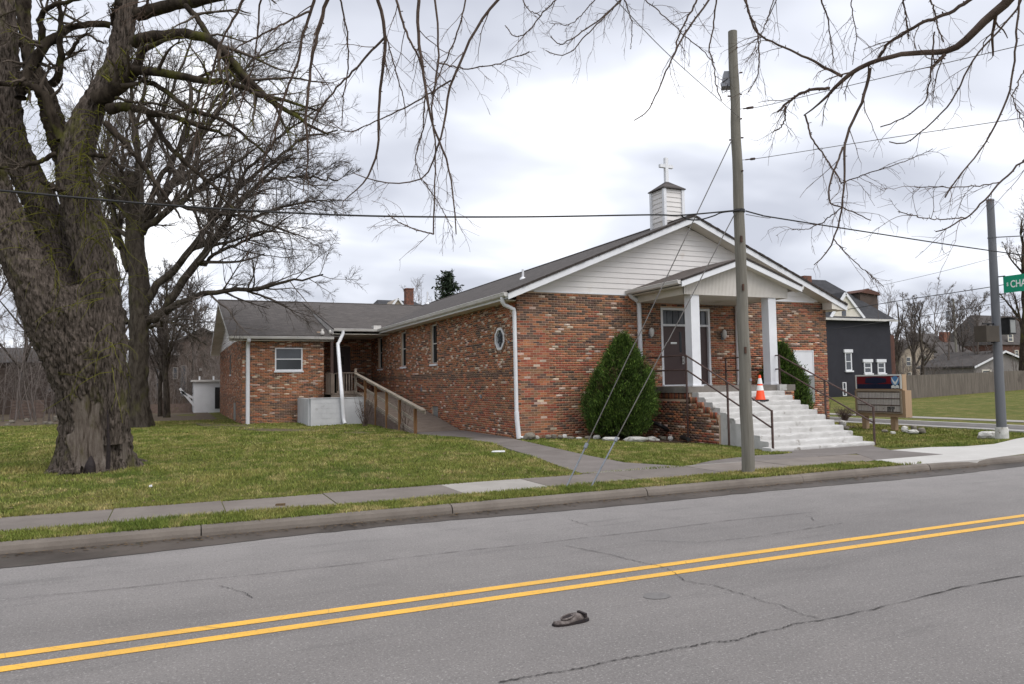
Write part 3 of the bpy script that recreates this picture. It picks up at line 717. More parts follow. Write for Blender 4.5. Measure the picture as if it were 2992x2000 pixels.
def brick_wall(axis, u0, u1, z0, z1, plane, nsg, zone, seed, openings=(), top=None):
    rr = random.Random(seed); row = 0; z = z0
    while z + CH <= z1 + 1e-6:
        off = (BLn/2 if row % 2 else 0.0); u = u0 - off; last = None
        wts = zone(z, rr)
        while u < u1 - 1e-4:
            a = max(u, u0)+0.005; b_ = min(u+BLn, u1)-0.005; u += BLn
            if b_-a < 0.03: continue
            m_ = (a+b_)/2; zc = z+CH/2
            if top and zc+CH/2 > top(m_): continue
            skip = False; segs = [(a, b_)]
            for (p0, p1, q0, q1) in openings:
                if zc > q0 and zc < q1:
                    ns = []
                    for s0, s1 in segs:
                        if s1 <= p0 or s0 >= p1: ns.append((s0, s1))
                        else:
                            if s0 < p0-0.02: ns.append((s0, p0-0.004))
                            if s1 > p1+0.02: ns.append((p1+0.004, s1))
                    segs = ns
            if last is None or rr.random() > 0.16: last = pick(rr, wts)
            kk = last
            if kk == 'c':
                last = pick(rr, wts)
                while last == 'c' and rr.random() < 0.8: last = pick(rr, wts)
                hold = True
            base = PAL[kk]; f = rr.uniform(0.78, 1.22)
            colr = (base[0]*f*rr.uniform(0.93, 1.07), base[1]*f*rr.uniform(0.92, 1.08), base[2]*f)
            for s0, s1 in segs:
                bricks.append((((s0+s1)/2, zc), axis, plane, nsg, s1-s0, CH-0.010, colr, rr.uniform(-0.0012, 0.0012)))
        z += CH; row += 1
def roof_under(x):        # underside of the main roof at the front wall
    return 4.32-0.23+0.407*(min(x, 2*XC-x)-8.45)
DOOR = (13.87, 15.77, 1.50, 4.06)
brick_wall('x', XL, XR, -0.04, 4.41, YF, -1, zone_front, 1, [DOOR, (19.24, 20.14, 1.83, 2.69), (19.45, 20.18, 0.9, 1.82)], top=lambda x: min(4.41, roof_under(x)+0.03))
WIN = [(26.68, 27.41), (30.80, 31.55), (34.75, 35.5)]
OCT = (20.36, 21.12, 2.73, 3.43)
def oct_top(y): return 9
side_open = [(a, c, 2.50, 4.03) for a, c in WIN] + [(OCT[0]-0.03, OCT[1]+0.03, OCT[2]-0.03, OCT[3]+0.03), (26.64, 27.35, 0.28, 0.93)]
brick_wall('y', YF, YR, -0.04, 4.24, XL, -1, zone_side, 2, side_open)
brick_wall('x', XW0, XW1, -0.04, 3.86, YW, -1, zone_wing, 3, [(3.97, 5.13, 2.42, 3.42)])
brick_wall('y', YW, 50.6, -0.04, 3.9, XW0, -1, zone_wing, 4, [(40.6, 41.6, 2.4, 3.4), (37.5, 38.6, 0.2, 1.0)])
brick_wall('x', XW1, XL, 1.3, 4.2, YR, -1, zone_side, 5, [(6.95, 7.9, 1.5, 3.65)])
brick_wall('y', YW, YR, 0, 4.2, XW1, 1, zone_wing, 6)
def cheek(y):
    if y >= 16.95: return 1.215
    k = int((16.95-y)/0.29); return 1.10-0.1285*k
brick_wall('y', 15.75, YF, 0.0, 1.22, 12.93, -1, zone_porch, 7, top=cheek)
brick_wall('x', 16.1, 16.72, 0.0, 1.4, 16.93, -1, zone_porch, 8)
# backing walls of mortar, each a part that carries its bricks
walls = {}
def backing(key, name, mb): walls[key] = mb.build(name, M['mortar'], church)
def rect_wall(key, name, axis, u0, u1, z0, z1, plane, depth, holes=()):
    """wall slab with rectangular holes, set 7 mm behind the brick faces"""
    mb = MB(); us = sorted({u0, u1, *[h[0] for h in holes], *[h[1] for h in holes]}); zs = sorted({z0, z1, *[h[2] for h in holes], *[h[3] for h in holes]})
    for a, b_ in zip(us[:-1], us[1:]):
        for c, d in zip(zs[:-1], zs[1:]):
            if any(a >= h[0]-1e-6 and b_ <= h[1]+1e-6 and c >= h[2]-1e-6 and d <= h[3]+1e-6 for h in holes): continue
            if axis == 'x': mb.box(a, b_, plane, plane+depth, c, d)
            else: mb.box(plane, plane+depth, a, b_, c, d)
    backing(key, name, mb)
rect_wall('front', 'front_wall', 'x', XL+0.008, XR-0.02, -0.3, 4.40, YF+0.004, 0.3, [DOOR])
rect_wall('side', 'side_wall', 'y', YF+0.31, YR, -0.3, 4.25, XL+0.004, 0.3, [(a, c, 2.50, 4.03) for a, c in WIN]+[(26.64, 27.35, 0.28, 0.93), (OCT[0], OCT[1], OCT[2], OCT[3])])
mb = MB(); mb.box(XL+0.008, XL+0.3, YF+0.008, YF+0.312, -0.3, 4.25); mb.build('corner_pier', M['mortar'], church)
rect_wall('wing', 'wing_wall', 'x', XW0+0.008, XW1, -0.3, 3.86, YW+0.004, 0.25, [(3.97, 5.13, 2.42, 3.42)])
rect_wall('wingside', 'wing_side_wall', 'y', YW+0.26, 50.6, -0.3, 3.9, XW0+0.007, 0.25, [])
rect_wall('recess', 'recess_wall', 'x', XW1, XL, 0, 4.25, YR+0.007, 0.25, [(6.95, 7.9, 1.5, 3.65)])
mb = MB(); mb.box(XW1-0.25, XW1-0.007, YW+0.26, YR, -0.3, 4.2); walls['rside'] = mb.build('recess_side_wall', M['mortar'], church)
mb = MB(); mb.prism([(12.937, 15.75, -0.1), (12.937, YF, -0.1), (12.937, YF, 1.385), (12.937, 16.95, 1.385), (12.937, 16.95, 1.2), (12.937, 16.66, 1.2), (12.937, 16.66, 1.07), (12.937, 16.37, 1.07), (12.937, 16.37, 0.94), (12.937, 16.08, 0.94), (12.937, 16.08, 0.82), (12.937, 15.75, 0.82)], (0.12, 0, 0))
walls['porch'] = mb.build('porch_side_wall', M['mortar'], church)
mb = MB(); mb.box(16.1, 16.715, 16.937, 17.1, -0.1, 1.39); mb.box(16.6, 16.715, 17.1, YF, -0.1, 1.39); mb.build('porch_side_wall', M['mortar'], church)
mb = MB(); mb.box(XL+0.3, XR-0.3, YR+1, 52, 0, 4.2); mb.box(XR-0.3, XR, YF+0.31, 52, -0.3, 4.25); mb.build('rear_wall', M['mortar'], church)
wall_of = {('x', YF): 'front', ('y', XL): 'side', ('x', YW): 'wing', ('y', XW0): 'wingside', ('x', YR): 'recess', ('y', XW1): 'rside', ('y', 12.93): 'porch', ('x', 16.93): 'porch'}
def brick_pt(b): return (b[0][0], b[2], b[0][1]) if b[1] == 'x' else (b[2], b[0][0], b[0][1])
def hidden(b):
    P = brick_pt(b)
    if P[2] < 0.18: return True
    if b[1] == 'x' and b[2] == YF and (12.9 < P[0] < 16.7 and P[2] < 1.5): return True
    if b[1] == 'x' and b[2] == YF and (10.3 < P[0] < 12.9 and P[2] < 2.4): return True   # behind the shrub
    if b[1] == 'x' and b[2] == 16.93: return True
    return False
def shown(b):
    P = np.array(brick_pt(b)); s_ = pxsize(P); d = P-CP
    nrm = np.array((0, -1.0, 0)) if b[1] == 'x' else np.array((-1.0, 0, 0))
    return s_*b[4]*abs(nrm @ d)/np.linalg.norm(d)
order = sorted([i for i, b in enumerate(bricks) if not hidden(b) and abs(b[4]-(BLn-0.010)) < 1e-4 and b[3] < 0], key=lambda i: -shown(bricks[i]))[:300]
single = set(order)
def unit_brick(axis):
    l, h, p_ = (BLn-0.010)/2, (CH-0.010)/2, 0.0
    mb = MB()
    if axis == 'x': mb.box(-l, l, 0, 0.03, -h, h)
    else: mb.box(0, 0.03, -l, l, -h, h)
    me = bpy.data.meshes.new('brick'); me.from_pydata(mb.v, [], mb.f); me.materials.append(M['brick_one']); return me
UB = {'x': unit_brick('x'), 'y': unit_brick('y')}
for i in order:
    b = bricks[i]; P = brick_pt(b)
    o = bpy.data.objects.new('brick', UB[b[1]]); COL.objects.link(o); wl = walls[wall_of[(b[1], b[2])]]
    o.parent = wl; o.location = Vector(P)-origin(wl); o.color = (*b[6], 1)
    if b[1] == 'x': o.location.y += b[7]
    else: o.location.x += b[7]
V = []; F = []; C = []
for i, b in enumerate(bricks):
    if i in single: continue
    P = brick_pt(b); l, h = b[4]/2, b[5]/2; n0 = len(V); s_ = b[3]
    if b[1] == 'x':
        y0, y1 = P[1]+b[7], P[1]+0.03
        V += [(P[0]-l, y0, P[2]-h), (P[0]+l, y0, P[2]-h), (P[0]+l, y0, P[2]+h), (P[0]-l, y0, P[2]+h), (P[0]-l, y1, P[2]-h), (P[0]+l, y1, P[2]-h), (P[0]+l, y1, P[2]+h), (P[0]-l, y1, P[2]+h)]
    else:
        x0, x1 = P[0]+b[7], P[0]-s_*0.03
        V += [(x0, P[1]-l, P[2]-h), (x0, P[1]+l, P[2]-h), (x0, P[1]+l, P[2]+h), (x0, P[1]-l, P[2]+h), (x1, P[1]-l, P[2]-h), (x1, P[1]+l, P[2]-h), (x1, P[1]+l, P[2]+h), (x1, P[1]-l, P[2]+h)]
    F += [(n0, n0+1, n0+2, n0+3), (n0+4, n0+5, n0+1, n0), (n0+3, n0+2, n0+6, n0+7), (n0, n0+3, n0+7, n0+4), (n0+1, n0+5, n0+6, n0+2)]
    C += [b[6]]*8
# soldier bricks standing under the porch slab and on the stepped cheek, and the brick ring round the octagon window
rr = random.Random(9)
def loose(vs8, colr):
    n0 = len(V); V.extend(vs8); C.extend([colr]*8)
    F.extend([(n0+3, n0+2, n0+1, n0), (n0+4, n0+5, n0+6, n0+7), (n0, n0+1, n0+5, n0+4), (n0+1, n0+2, n0+6, n0+5), (n0+2, n0+3, n0+7, n0+6), (n0+3, n0, n0+4, n0+7)])
def boxv(x0, x1, y0, y1, z0, z1): return [(x0,y0,z0),(x1,y0,z0),(x1,y1,z0),(x0,y1,z0),(x0,y0,z1),(x1,y0,z1),(x1,y1,z1),(x0,y1,z1)]
y = 15.76
while y < YF-0.05:
    t_ = cheek(y+0.03) if y < 16.93 else 1.215
    base = PAL[rr.choice('rrobdpp')]; f = rr.uniform(0.7, 1.1)
    loose(boxv(12.926+rr.uniform(-0.002, 0.002), 12.96, y, y+0.058, t_+0.002, t_+0.168), tuple(q*f for q in base)); y += 0.0677
for k in range(40):
    a = 2*math.pi*k/40; cy, cz = (OCT[0]+OCT[1])/2, (OCT[2]+OCT[3])/2
    base = PAL[rr.choice('bbobc')]; f = rr.uniform(0.5, 0.9); da = 0.065
    pr, pR = 0.375, 0.46
    q = [(pr, a-da), (pR, a-da), (pR, a+da), (pr, a+da)]
    loose([(XL-0.004, cy+r_*math.cos(t_), cz+r_*math.sin(t_)) for r_, t_ in q]+[(XL+0.03, cy+r_*math.cos(t_), cz+r_*math.sin(t_)) for r_, t_ in q], tuple(g*f for g in base))
o = np_mesh('brickwork', V, F, M['brick_many'], church, cols=np.array(C)); tag(o, kind='stuff')

# ---- roofs
def slab_roof(name, pts, th, mat, edge=None):
    mb = MB(); mb.prism(pts, (0, 0, -th)); return mb.build(name, mat, church)
YRF = 18.99
ridge_z, eave_z, XE = 6.95, 4.32, 8.45
XE2 = 2*XC-XE
slab_roof('roof_slope', [(XE, YRF-0.02, eave_z), (XC, YRF-0.02, ridge_z), (XC, 52.3, ridge_z), (XE, 52.3, eave_z)], 0.055, M['shingle_main'])
slab_roof('roof_slope', [(XC, YRF-0.02, ridge_z), (XE2, YRF-0.02, eave_z), (XE2, 52.3, eave_z), (XC, 52.3, ridge_z)], 0.055, M['shingle_main'])
# dark worn shingle edge along the gable, wavy
mb = MB(); rr = random.Random(3)
for sgn in (1, -1):
    n = 60
    for k in range(n):
        f0, f1 = k/n, (k+1)/n
        xa = XC+sgn*(XC-XE)*(-1)*f0; xb = XC+sgn*(XC-XE)*(-1)*f1
        za = ridge_z-(ridge_z-eave_z)*f0; zb = ridge_z-(ridge_z-eave_z)*f1; j = rr.uniform(-0.012, 0.012)
        mb.hexa([(xa, YRF-0.035+j, za-0.055), (xb, YRF-0.035+j, zb-0.055), (xb, YRF+0.1, zb-0.055), (xa, YRF+0.1, za-0.055), (xa, YRF-0.035+j, za+0.012), (xb, YRF-0.035+j, zb+0.012), (xb, YRF+0.1, zb+0.012), (xa, YRF+0.1, za+0.012)])
mb.build('shingle_edge', M['shingle_edge'], church)
mb = MB(); mb.tube([(XC, YRF+0.02, ridge_z+0.0), (XC, 52.3, ridge_z+0.0)], 0.05, 6); mb.build('ridge_cap', M['shingle_main'], church)
# rake boards, soffits
for sgn in (-1, 1):
    x_e = XC+sgn*(XC-XE)
    mb = MB(); mb.prism([(XC, YRF, ridge_z-0.058), (x_e, YRF, eave_z-0.058), (x_e, YRF, eave_z-0.235), (XC, YRF, ridge_z-0.235)], (0, 0.03, 0)); mb.build('rake_board', M['white'], church)
    mb = MB(); mb.prism([(XC, YRF+0.03, ridge_z-0.20), (x_e, YRF+0.03, eave_z-0.20), (x_e, YRF+0.03, eave_z-0.225), (XC, YRF+0.03, ridge_z-0.225)], (0, YF-YRF-0.05, 0)); mb.build('soffit', M['soffit'], church)
# boxed eave returns at the two front corners
mb = MB(); mb.box(XE+0.03, XL-0.01, YF+0.02, YR-3.0, 4.115, 4.135); mb.build('eave_soffit', M['soffit'], church)
mb = MB(); mb.box(XR+0.01, XE2-0.03, YRF+0.03, 52, 4.115, 4.135); mb.build('eave_soffit', M['soffit'], church)
mb = MB(); mb.prism([(XE2-0.02, YRF+0.035, 4.13), (XE2-0.02, YRF+0.035, 4.28), (XR-0.2, YRF+0.035, 4.54), (XR-0.2, YRF+0.035, 4.13)], (0, 0.42, 0)); mb.build('eave_return', M['soffit'], church)
mb = MB(); mb.box(XE+0.0, XE+0.03, YRF+0.035, 33.4, 4.10, 4.265); mb.build('fascia', M['white'], church)
GP = [(0, 0), (-0.075, 0), (-0.105, 0.03), (-0.115, 0.085), (-0.125, 0.115), (-0.11, 0.125), (-0.10, 0.11), (0, 0.12)]
def gutter_y(x, y0, y1, z, sgn=1, name='gutter'):
    mb = MB(); mb.prism([(x+sgn*a, y0, z+b_) for a, b_ in GP], (0, y1-y0, 0)); return mb.build(name, M['gutter_white'], church)
def gutter_x(y, x0, x1, z, name='gutter'):
    mb = MB(); mb.prism([(x0, y+a, z+b_) for a, b_ in GP], (x1-x0, 0, 0)); return mb.build(name, M['gutter_white'], church)
gutter_y(XE, YRF+0.05, 33.42, 4.17)
gutter_y(XE2, YRF+0.05, 52, 4.17, -1)
def downspout(pts, w_=0.075, d_=0.075, name='downspout'):
    P_ = [Vector(p_) for p_ in pts]; fine = []
    for a_, b_ in zip(P_[:-1], P_[1:]):
        n_ = max(2, int((b_-a_).length/0.3)+1)
        fine += [a_.lerp(b_, k_/n_) for k_ in range(n_)]
    fine.append(P_[-1]); pts = fine
    mb = MB(); mb.tube(pts, w_/1.3, 10)
    o = mb.build(name, M['white'], church, True); return o
c0 = XL-0.09
ds = downspout([(XE-0.05, YF-0.18, 4.18), (XE-0.05, YF-0.18, 4.06), (XE+0.02, YF-0.14, 3.97), (c0-0.02, YF-0.05, 3.86), (c0, YF-0.04, 3.74), (c0+0.01, YF-0.06, 0.78)])
mb = MB(); mb.tube([(c0+0.01, YF-0.06, 0.92), (c0+0.015, YF-0.065, 0.72), (c0+0.05, YF-0.10, 0.17)], 0.072, 8); mb.build('downspout_boot', M['white'], ds, True)
mb = MB(); mb.tube([(c0+0.05, YF-0.12, 0.21), (c0+0.25, YF-0.28, 0.19), (c0+0.42, YF-0.42, 0.18)], 0.035, 8); mb.build('splash_pipe', M['white'], ds, True)

# ---- front gable siding, one board each
z = 4.42; k = 0
def half_x(z): return 8.45+(z-4.09)/0.407
while z < 6.55:
    z2 = min(z+0.165, 6.66); xa, xb = half_x(z)-0.02, half_x(z2)-0.02
    mb = MB(); lo, hi = YF-0.024, YF-0.006
    P = [(xa, lo, z), (2*XC-xa, lo, z), (2*XC-xb, hi, z2), (xb, hi, z2)]
    mb.add([*P, *[(p_[0], YF+0.012, p_[2]) for p_ in P]], [(0, 1, 2, 3), (7, 6, 5, 4), (0, 4, 5, 1), (1, 5, 6, 2), (2, 6, 7, 3), (3, 7, 4, 0)])
    mb.build('siding_board', M['siding'], church); z += 0.165; k += 1
mb = MB(); mb.prism([(half_x(4.42), YF+0.013, 4.41), (2*XC-half_x(4.42), YF+0.013, 4.41), (XC, YF+0.013, 6.72)], (0, 0.2, 0)); mb.build('gable_wall', M['siding'], church)
mb = MB(); mb.box(half_x(4.42)+0.22, 2*XC-half_x(4.42)-0.22, YF-0.03, YF+0.005, 4.385, 4.43); mb.build('gable_trim', M['white'], church)

# ---- entrance doors
def door_set():
    x0, x1, z0, z1 = 13.87, 15.77, 1.56, 4.05; yd = YF+0.07
    fr = MB(); fw_ = 0.075
    fr.box(x0, x0+fw_, YF-0.01, yd+0.05, z0, z1); fr.box(x1-fw_, x1, YF-0.01, yd+0.05, z0, z1); fr.box(x0+fw_, x1-fw_, YF-0.01, yd+0.05, z1-fw_, z1); fr.box(x0+fw_, x1-fw_, YF-0.005, yd+0.05, 3.47, 3.535)
    d = fr.build('door_frame', M['white'], church)
    for a, b_ in ((x0+fw_+0.006, 14.816), (14.824, x1-fw_-0.006)):
        m_ = MB(); m_.box(a, b_, yd, yd+0.045, z0+0.02, 3.465); dd = m_.build('door', M['door'], church)
        g = 1 if a < 14.5 else -1
        xg = b_-0.17 if g > 0 else a+0.17
        m_ = MB(); m_.box(xg-0.045, xg+0.045, yd-0.004, yd+0.002, 2.62, 3.30); m_.build('door_glass', M['glass_dark'], dd)
        xh = b_-0.09 if g > 0 else a+0.09
        m_ = MB(); m_.box(xh-0.035, xh+0.035, yd-0.012, yd, 2.24, 2.50); m_.box(xh-0.014, xh+0.014, yd-0.07, yd-0.012, 2.42, 2.45); m_.box(xh-0.014, xh+0.014, yd-0.07, yd-0.012, 2.29, 2.32); m_.box(xh-0.016, xh+0.016, yd-0.09, yd-0.07, 2.27, 2.47); m_.build('door_handle', M['metal'], dd)
        if g > 0:
            m_ = MB(); m_.box(14.27, 14.50, yd-0.008, yd, 2.88, 2.97); m_.build('door_plate', M['sign_white'], dd)
    m_ = MB(); m_.box(x0+0.02, x1-0.02, YF-0.06, YF+0.02, 1.562, 1.60); m_.build('door_sill', M['white'], church)
    n = 8; wp = (x1-x0-2*fw_)/n
    for k in range(n):
        a = x0+fw_+k*wp
        m_ = MB(); m_.box(a+0.004, a+wp-0.02, yd+0.005, yd+0.02, 3.54, z1-fw_-0.004); m_.build('transom_pane', M['glass_blind'], church)
    m_ = MB(); m_.box(x0+fw_, x1-fw_, yd+0.021, yd+0.03, 3.535, z1-fw_); m_.build('transom_back', M['glass_dark'], church)
    m_ = MB(); m_.box(x0, x1, yd+0.06, yd+0.1, 1.4, 4.06); m_.build('entrance_back', M['door'], church)
door_set()
for lx, lz in ((13.45, 3.25), (16.26, 3.22)):
    lm = MB(); lm.lathe([(0.02, lz-0.14), (0.05, lz-0.10), (0.075, lz-0.02), (0.075, lz+0.09), (0.05, lz+0.13), (0.015, lz+0.16)], (lx, YF-0.10), 10); lt = lm.build('wall_lamp', M['gutter_white'], church, True)
    lm = MB(); lm.box(lx-0.05, lx+0.05, YF-0.03, YF, lz-0.16, lz+0.06); lm.tube([(lx, YF-0.02, lz-0.1), (lx, YF-0.08, lz-0.16), (lx, YF-0.1, lz-0.13)], 0.012, 6); lm.build('lamp_bracket', M['galv'], lt)
mb = MB(); mb.box(19.26, 20.12, YF-0.035, YF+0.005, 1.85, 2.67); nb = mb.build('notice_board', M['white'], church)
mb = MB()
for (a, b_, c, d) in ((19.235, 19.27, 1.83, 2.69), (20.11, 20.145, 1.83, 2.69), (19.27, 20.11, 2.655, 2.69), (19.27, 20.11, 1.83, 1.865)): mb.box(a, b_, YF-0.05, YF-0.003, c, d)
mb.build('board_frame', M['white'], nb)
mb = MB(); mb.box(19.46, 20.17, YF-0.02, YF+0.01, 0.90, 1.80); mb.build('wall_panel', M['glass_block'], church)
# cable from the lamp to the downspout
mb = MB(); mb.tube([(13.42, YF-0.03, 3.1), (13.25, YF-0.03, 3.08), (13.14, YF-0.05, 2.85), (13.0, YF-0.06, 2.68)], 0.008, 5); mb.build('lamp_cable', M['cable'], church)

# ---- porch: slab, columns, roof
mb = MB(); mb.box(12.88, 16.76, 16.92, YF, 1.388, 1.56); mb.build('porch_slab', M['porch_floor'], church)
for cx in (13.34, 16.15):
    mb = MB(); mb.box(cx-0.145, cx+0.145, 17.10, 17.39, 1.60, 4.18); c_ = mb.build('column', M['white'], church)
    mb = MB(); mb.box(cx-0.19, cx+0.19, 17.05, 17.44, 1.562, 1.60); mb.build('column_base', M['white'], c_)
mb = MB(); mb.box(16.05, 16.32, 16.80, 16.915, 1.40, 1.57); mb.build('column_plinth', M['step_white'], church)
PX0, PX1, PYF, PYB, PZE, PZR = 12.68, 17.04, 16.78, YF-0.03, 4.54, 5.27
PXC = (PX0+PX1)/2
for pts in ([(PX0, PYF, PZE), (PXC, PYF, PZR), (PXC, PYB, PZR), (PX0, PYB, PZE)], [(PXC, PYF, PZR), (PX1, PYF, PZE), (PX1, PYB, PZE), (PXC, PYB, PZR)]):
    mb = MB(); mb.prism(pts, (0, 0, -0.05)); mb.build('porch_roof_slope', M['shingle_porch'], church)
for sgn, xe in ((-1, PX0), (1, PX1)):
    mb = MB(); mb.prism([(PXC, PYF+0.005, PZR-0.053), (xe, PYF+0.005, PZE-0.053), (xe, PYF+0.005, PZE-0.21), (PXC, PYF+0.005, PZR-0.21)], (0, 0.03, 0)); mb.build('porch_rake_board', M['white'], church)
    mb = MB(); mb.prism([(PXC, PYF-0.012, PZR+0.008), (xe, PYF-0.012, PZE+0.008), (xe, PYF-0.012, PZE-0.052), (PXC, PYF-0.012, PZR-0.052)], (0, 0.05, 0)); mb.build('porch_shingle_edge', M['shingle_edge'], church)
    mb = MB(); mb.prism([(PXC, PYF+0.04, PZR-0.17), (xe, PYF+0.04, PZE-0.17), (xe, PYF+0.04, PZE-0.19), (PXC, PYF+0.04, PZR-0.19)], (0, 0.24, 0)); mb.build('porch_soffit', M['soffit'], church)
pslope = (PZR-PZE)/(PXC-PX0)
mb = MB(); x = 12.95; yg = 17.06
while x < 16.72:       # upright ribbed boarding of the porch gable, too fine to pick apart
    x2 = min(x+0.05, 16.74); h_ = lambda q: PZE-0.18+pslope*(min(q, 2*PXC-q)-PX0)
    mb.prism([(x, yg, 4.16), (x2-0.01, yg, 4.16), (x2-0.01, yg, h_(x2-0.01)), (x, yg, h_(x))], (0, 0.02, 0)); x += 0.05
mb.prism([(12.95, yg+0.012, 4.165), (16.74, yg+0.012, 4.165), (16.74, yg+0.012, 4.42), (PXC, yg+0.012, PZR-0.19), (12.95, yg+0.012, 4.42)], (0, 0.05, 0))
mb.build('gable_boarding', M['panel'], church)
for xs_ in (12.95, 16.72):
    mb = MB(); y = 17.09
    while y < YF-0.03:
        mb.box(xs_, xs_+0.02, y, min(y+0.04, YF-0.02), 4.16, 4.44); y += 0.05
    mb.box(xs_+0.012, xs_+0.05, 17.13, YF-0.02, 4.165, 4.44); mb.build('side_boarding', M['soffit'], church)
mb = MB(); mb.box(13.0, 16.7, 17.14, YF-0.02, 4.18, 4.20); mb.build('porch_ceiling', M['soffit'], church)
mb = MB(); mb.box(12.70, 12.948, 17.09, YF-0.02, 4.36, 4.38); mb.build('porch_eave_soffit', M['soffit'], church)
gutter_y(PX0, PYF+0.05, YF-0.01, 4.40)
gutter_y(PX1, PYF+0.05, YF-0.01, 4.40, -1)
downspout([(12.66, YF-0.15, 4.42), (12.72, YF-0.12, 4.34), (12.99, YF-0.06, 4.22), (13.04, YF-0.05, 4.1), (13.06, YF-0.05, 0.5)], 0.09)
downspout([(16.95, YF-0.15, 4.42), (16.90, YF-0.12, 4.34), (16.84, YF-0.06, 4.2), (16.84, YF-0.05, 1.3)], 0.09)

# ---- front steps, worn noses
rr = random.Random(21)
def step(i):
    zt = 1.395-0.1285*i; yf = 16.62-0.29*i; yb = 16.915 if i == 0 else yf+0.29+0.02
    x0, x1 = 13.0-0.0025*i, 16.06+0.0025*i
    if i == 10: x0 = 12.78; x1 = 16.16
    n = 26; mb = MB(); vs = []; fs = []
    for k in range(n):
        x = x0+(x1-x0)*k/(n-1); j = rr.gauss(0, 0.006); j2 = rr.gauss(0, 0.004); chip = 0.03 if rr.random() < 0.10 else 0
        for (yy, zz_) in ((yf+0.012, -0.2), (yf+j*0.5, zt-0.05), (yf+0.006+j+chip, zt-0.016-chip*0.6), (yf+0.025+j+chip, zt+j2-0.002), (yb, zt+j2*0.3), (yb, -0.2)): vs.append((x, yy, zz_))
    for k in range(n-1):
        for q in range(5): fs.append((k*6+q, k*6+q+1, (k+1)*6+q+1, (k+1)*6+q))
    fs.append(tuple(range(6))); fs.append(tuple((n-1)*6+q for q in range(5, -1, -1)))
    mb.add(vs, fs); return mb.build('step', M['step_white'], church)
for i in range(11): step(i)

# ---- iron handrails
def handrail(x, ypts, plat):
    mb = MB(); o = None
    (y0, z0), (y1, z1) = ypts
    r_ = 0.022
    mb.tube([(x, y0, z0), (x, y1, z1)], r_, 8); o = mb.build('handrail', M['rail_iron'], church, True)
    mb = MB(); mb.tube([(x, y0, z0-0.40), (x, y1, z1-0.40)], r_, 8); mb.build('lower_rail', M['rail_iron'], o, True)
    for f in (0.0, 0.52, 1.0):
        yy = y0+(y1-y0)*f; zt = z0+(z1-z0)*f; zb = -0.05 if x < 13 or f > 0 else 1.2
        mb = MB(); mb.box(x-0.02, x+0.02, yy-0.02, yy+0.02, zb, zt+0.02); mb.build('rail_post', M['rail_iron'], o)
    mb = MB(); mb.tube([(x, y0, z0), (x, plat, z0)], 0.02, 8); mb.tube([(x, y0, z0-0.40), (x, plat, z0-0.40)], 0.02, 8); mb.box(x-0.02, x+0.02, plat-0.02, plat+0.02, 1.3, z0+0.02); mb.build('landing_rail', M['rail_iron'], o)
handrail(12.86, ((16.95, 2.42), (13.75, 0.98)), 19.3)
handrail(16.2, ((16.95, 2.42), (13.75, 0.98)), 19.3)

# ---- side windows
def side_window(y0, y1, z0, z1, lintel=False):
    x = XL+0.09
    mb = MB(); f = 0.05
    mb.box(x-0.02, x+0.05, y0, y0+f, z0, z1); mb.box(x-0.02, x+0.05, y1-f, y1, z0, z1); mb.box(x-0.02, x+0.05, y0+f, y1-f, z0, z0+f); mb.box(x-0.02, x+0.05, y0+f, y1-f, z1-f, z1); mb.box(x-0.015, x+0.05, y0+f, y1-f, (z0+z1)/2-0.02, (z0+z1)/2+0.02)
    w_ = mb.build('window', M['gutter_white'], church)
    mb = MB(); mb.box(x+0.01, x+0.03, y0+f, y1-f, z0+f, z1-f); mb.build('pane', M['glass_dark'], w_)
    mb = MB()
    for q in (0.25, 0.5, 0.75): mb.box(x-0.012, x+0.008, y0+(y1-y0)*q-0.008, y0+(y1-y0)*q+0.008, z0+f, z1-f)
    mb.build('window_bars', M['black'], w_)
    mb = MB(); mb.box(XL-0.05, XL+0.1, y0-0.06, y1+0.06, z0-0.075, z0-0.003); mb.build('sill', M['white'], w_)
for a, c in WIN: side_window(a, c, 2.50, 4.03)
# octagon window
mb = MB(); cy, cz = (OCT[0]+OCT[1])/2, (OCT[2]+OCT[3])/2
ro, ri = 0.375, 0.30
A = [math.pi/8+k*math.pi/4 for k in range(8)]
vs = [(XL-0.02, cy+ro*math.cos(a), cz+ro*math.sin(a)) for a in A]+[(XL-0.02, cy+ri*math.cos(a), cz+ri*math.sin(a)) for a in A]+[(XL+0.1, cy+ro*math.cos(a), cz+ro*math.sin(a)) for a in A]+[(XL+0.1, cy+ri*math.cos(a), cz+ri*math.sin(a)) for a in A]
fs = []
for k in range(8):
    k2 = (k+1) % 8; fs += [(k, k2, 8+k2, 8+k), (k2, k, 16+k, 16+k2), (8+k, 8+k2, 24+k2, 24+k)]
mb.add(vs, fs); ow = mb.build('octagon_window', M['white'], church)
mb = MB(); mb.prism([(XL+0.05, cy+0.31*math.cos(a), cz+0.31*math.sin(a)) for a in A], (0.02, 0, 0)); mb.build('pane', M['glass_blind'], ow)
mb = MB()
for k in range(8):
    a = A[k]; mb.bar((XL+0.045, cy, cz), (XL+0.045, cy+0.3*math.cos(a), cz+0.3*math.sin(a)), 0.012, 0.012, (1, 0, 0))
mb.tube([(XL+0.045, cy+0.13*math.cos(a), cz+0.13*math.sin(a)) for a in A+A[:1]], 0.008, 5); mb.build('window_bars', M['black'], ow)
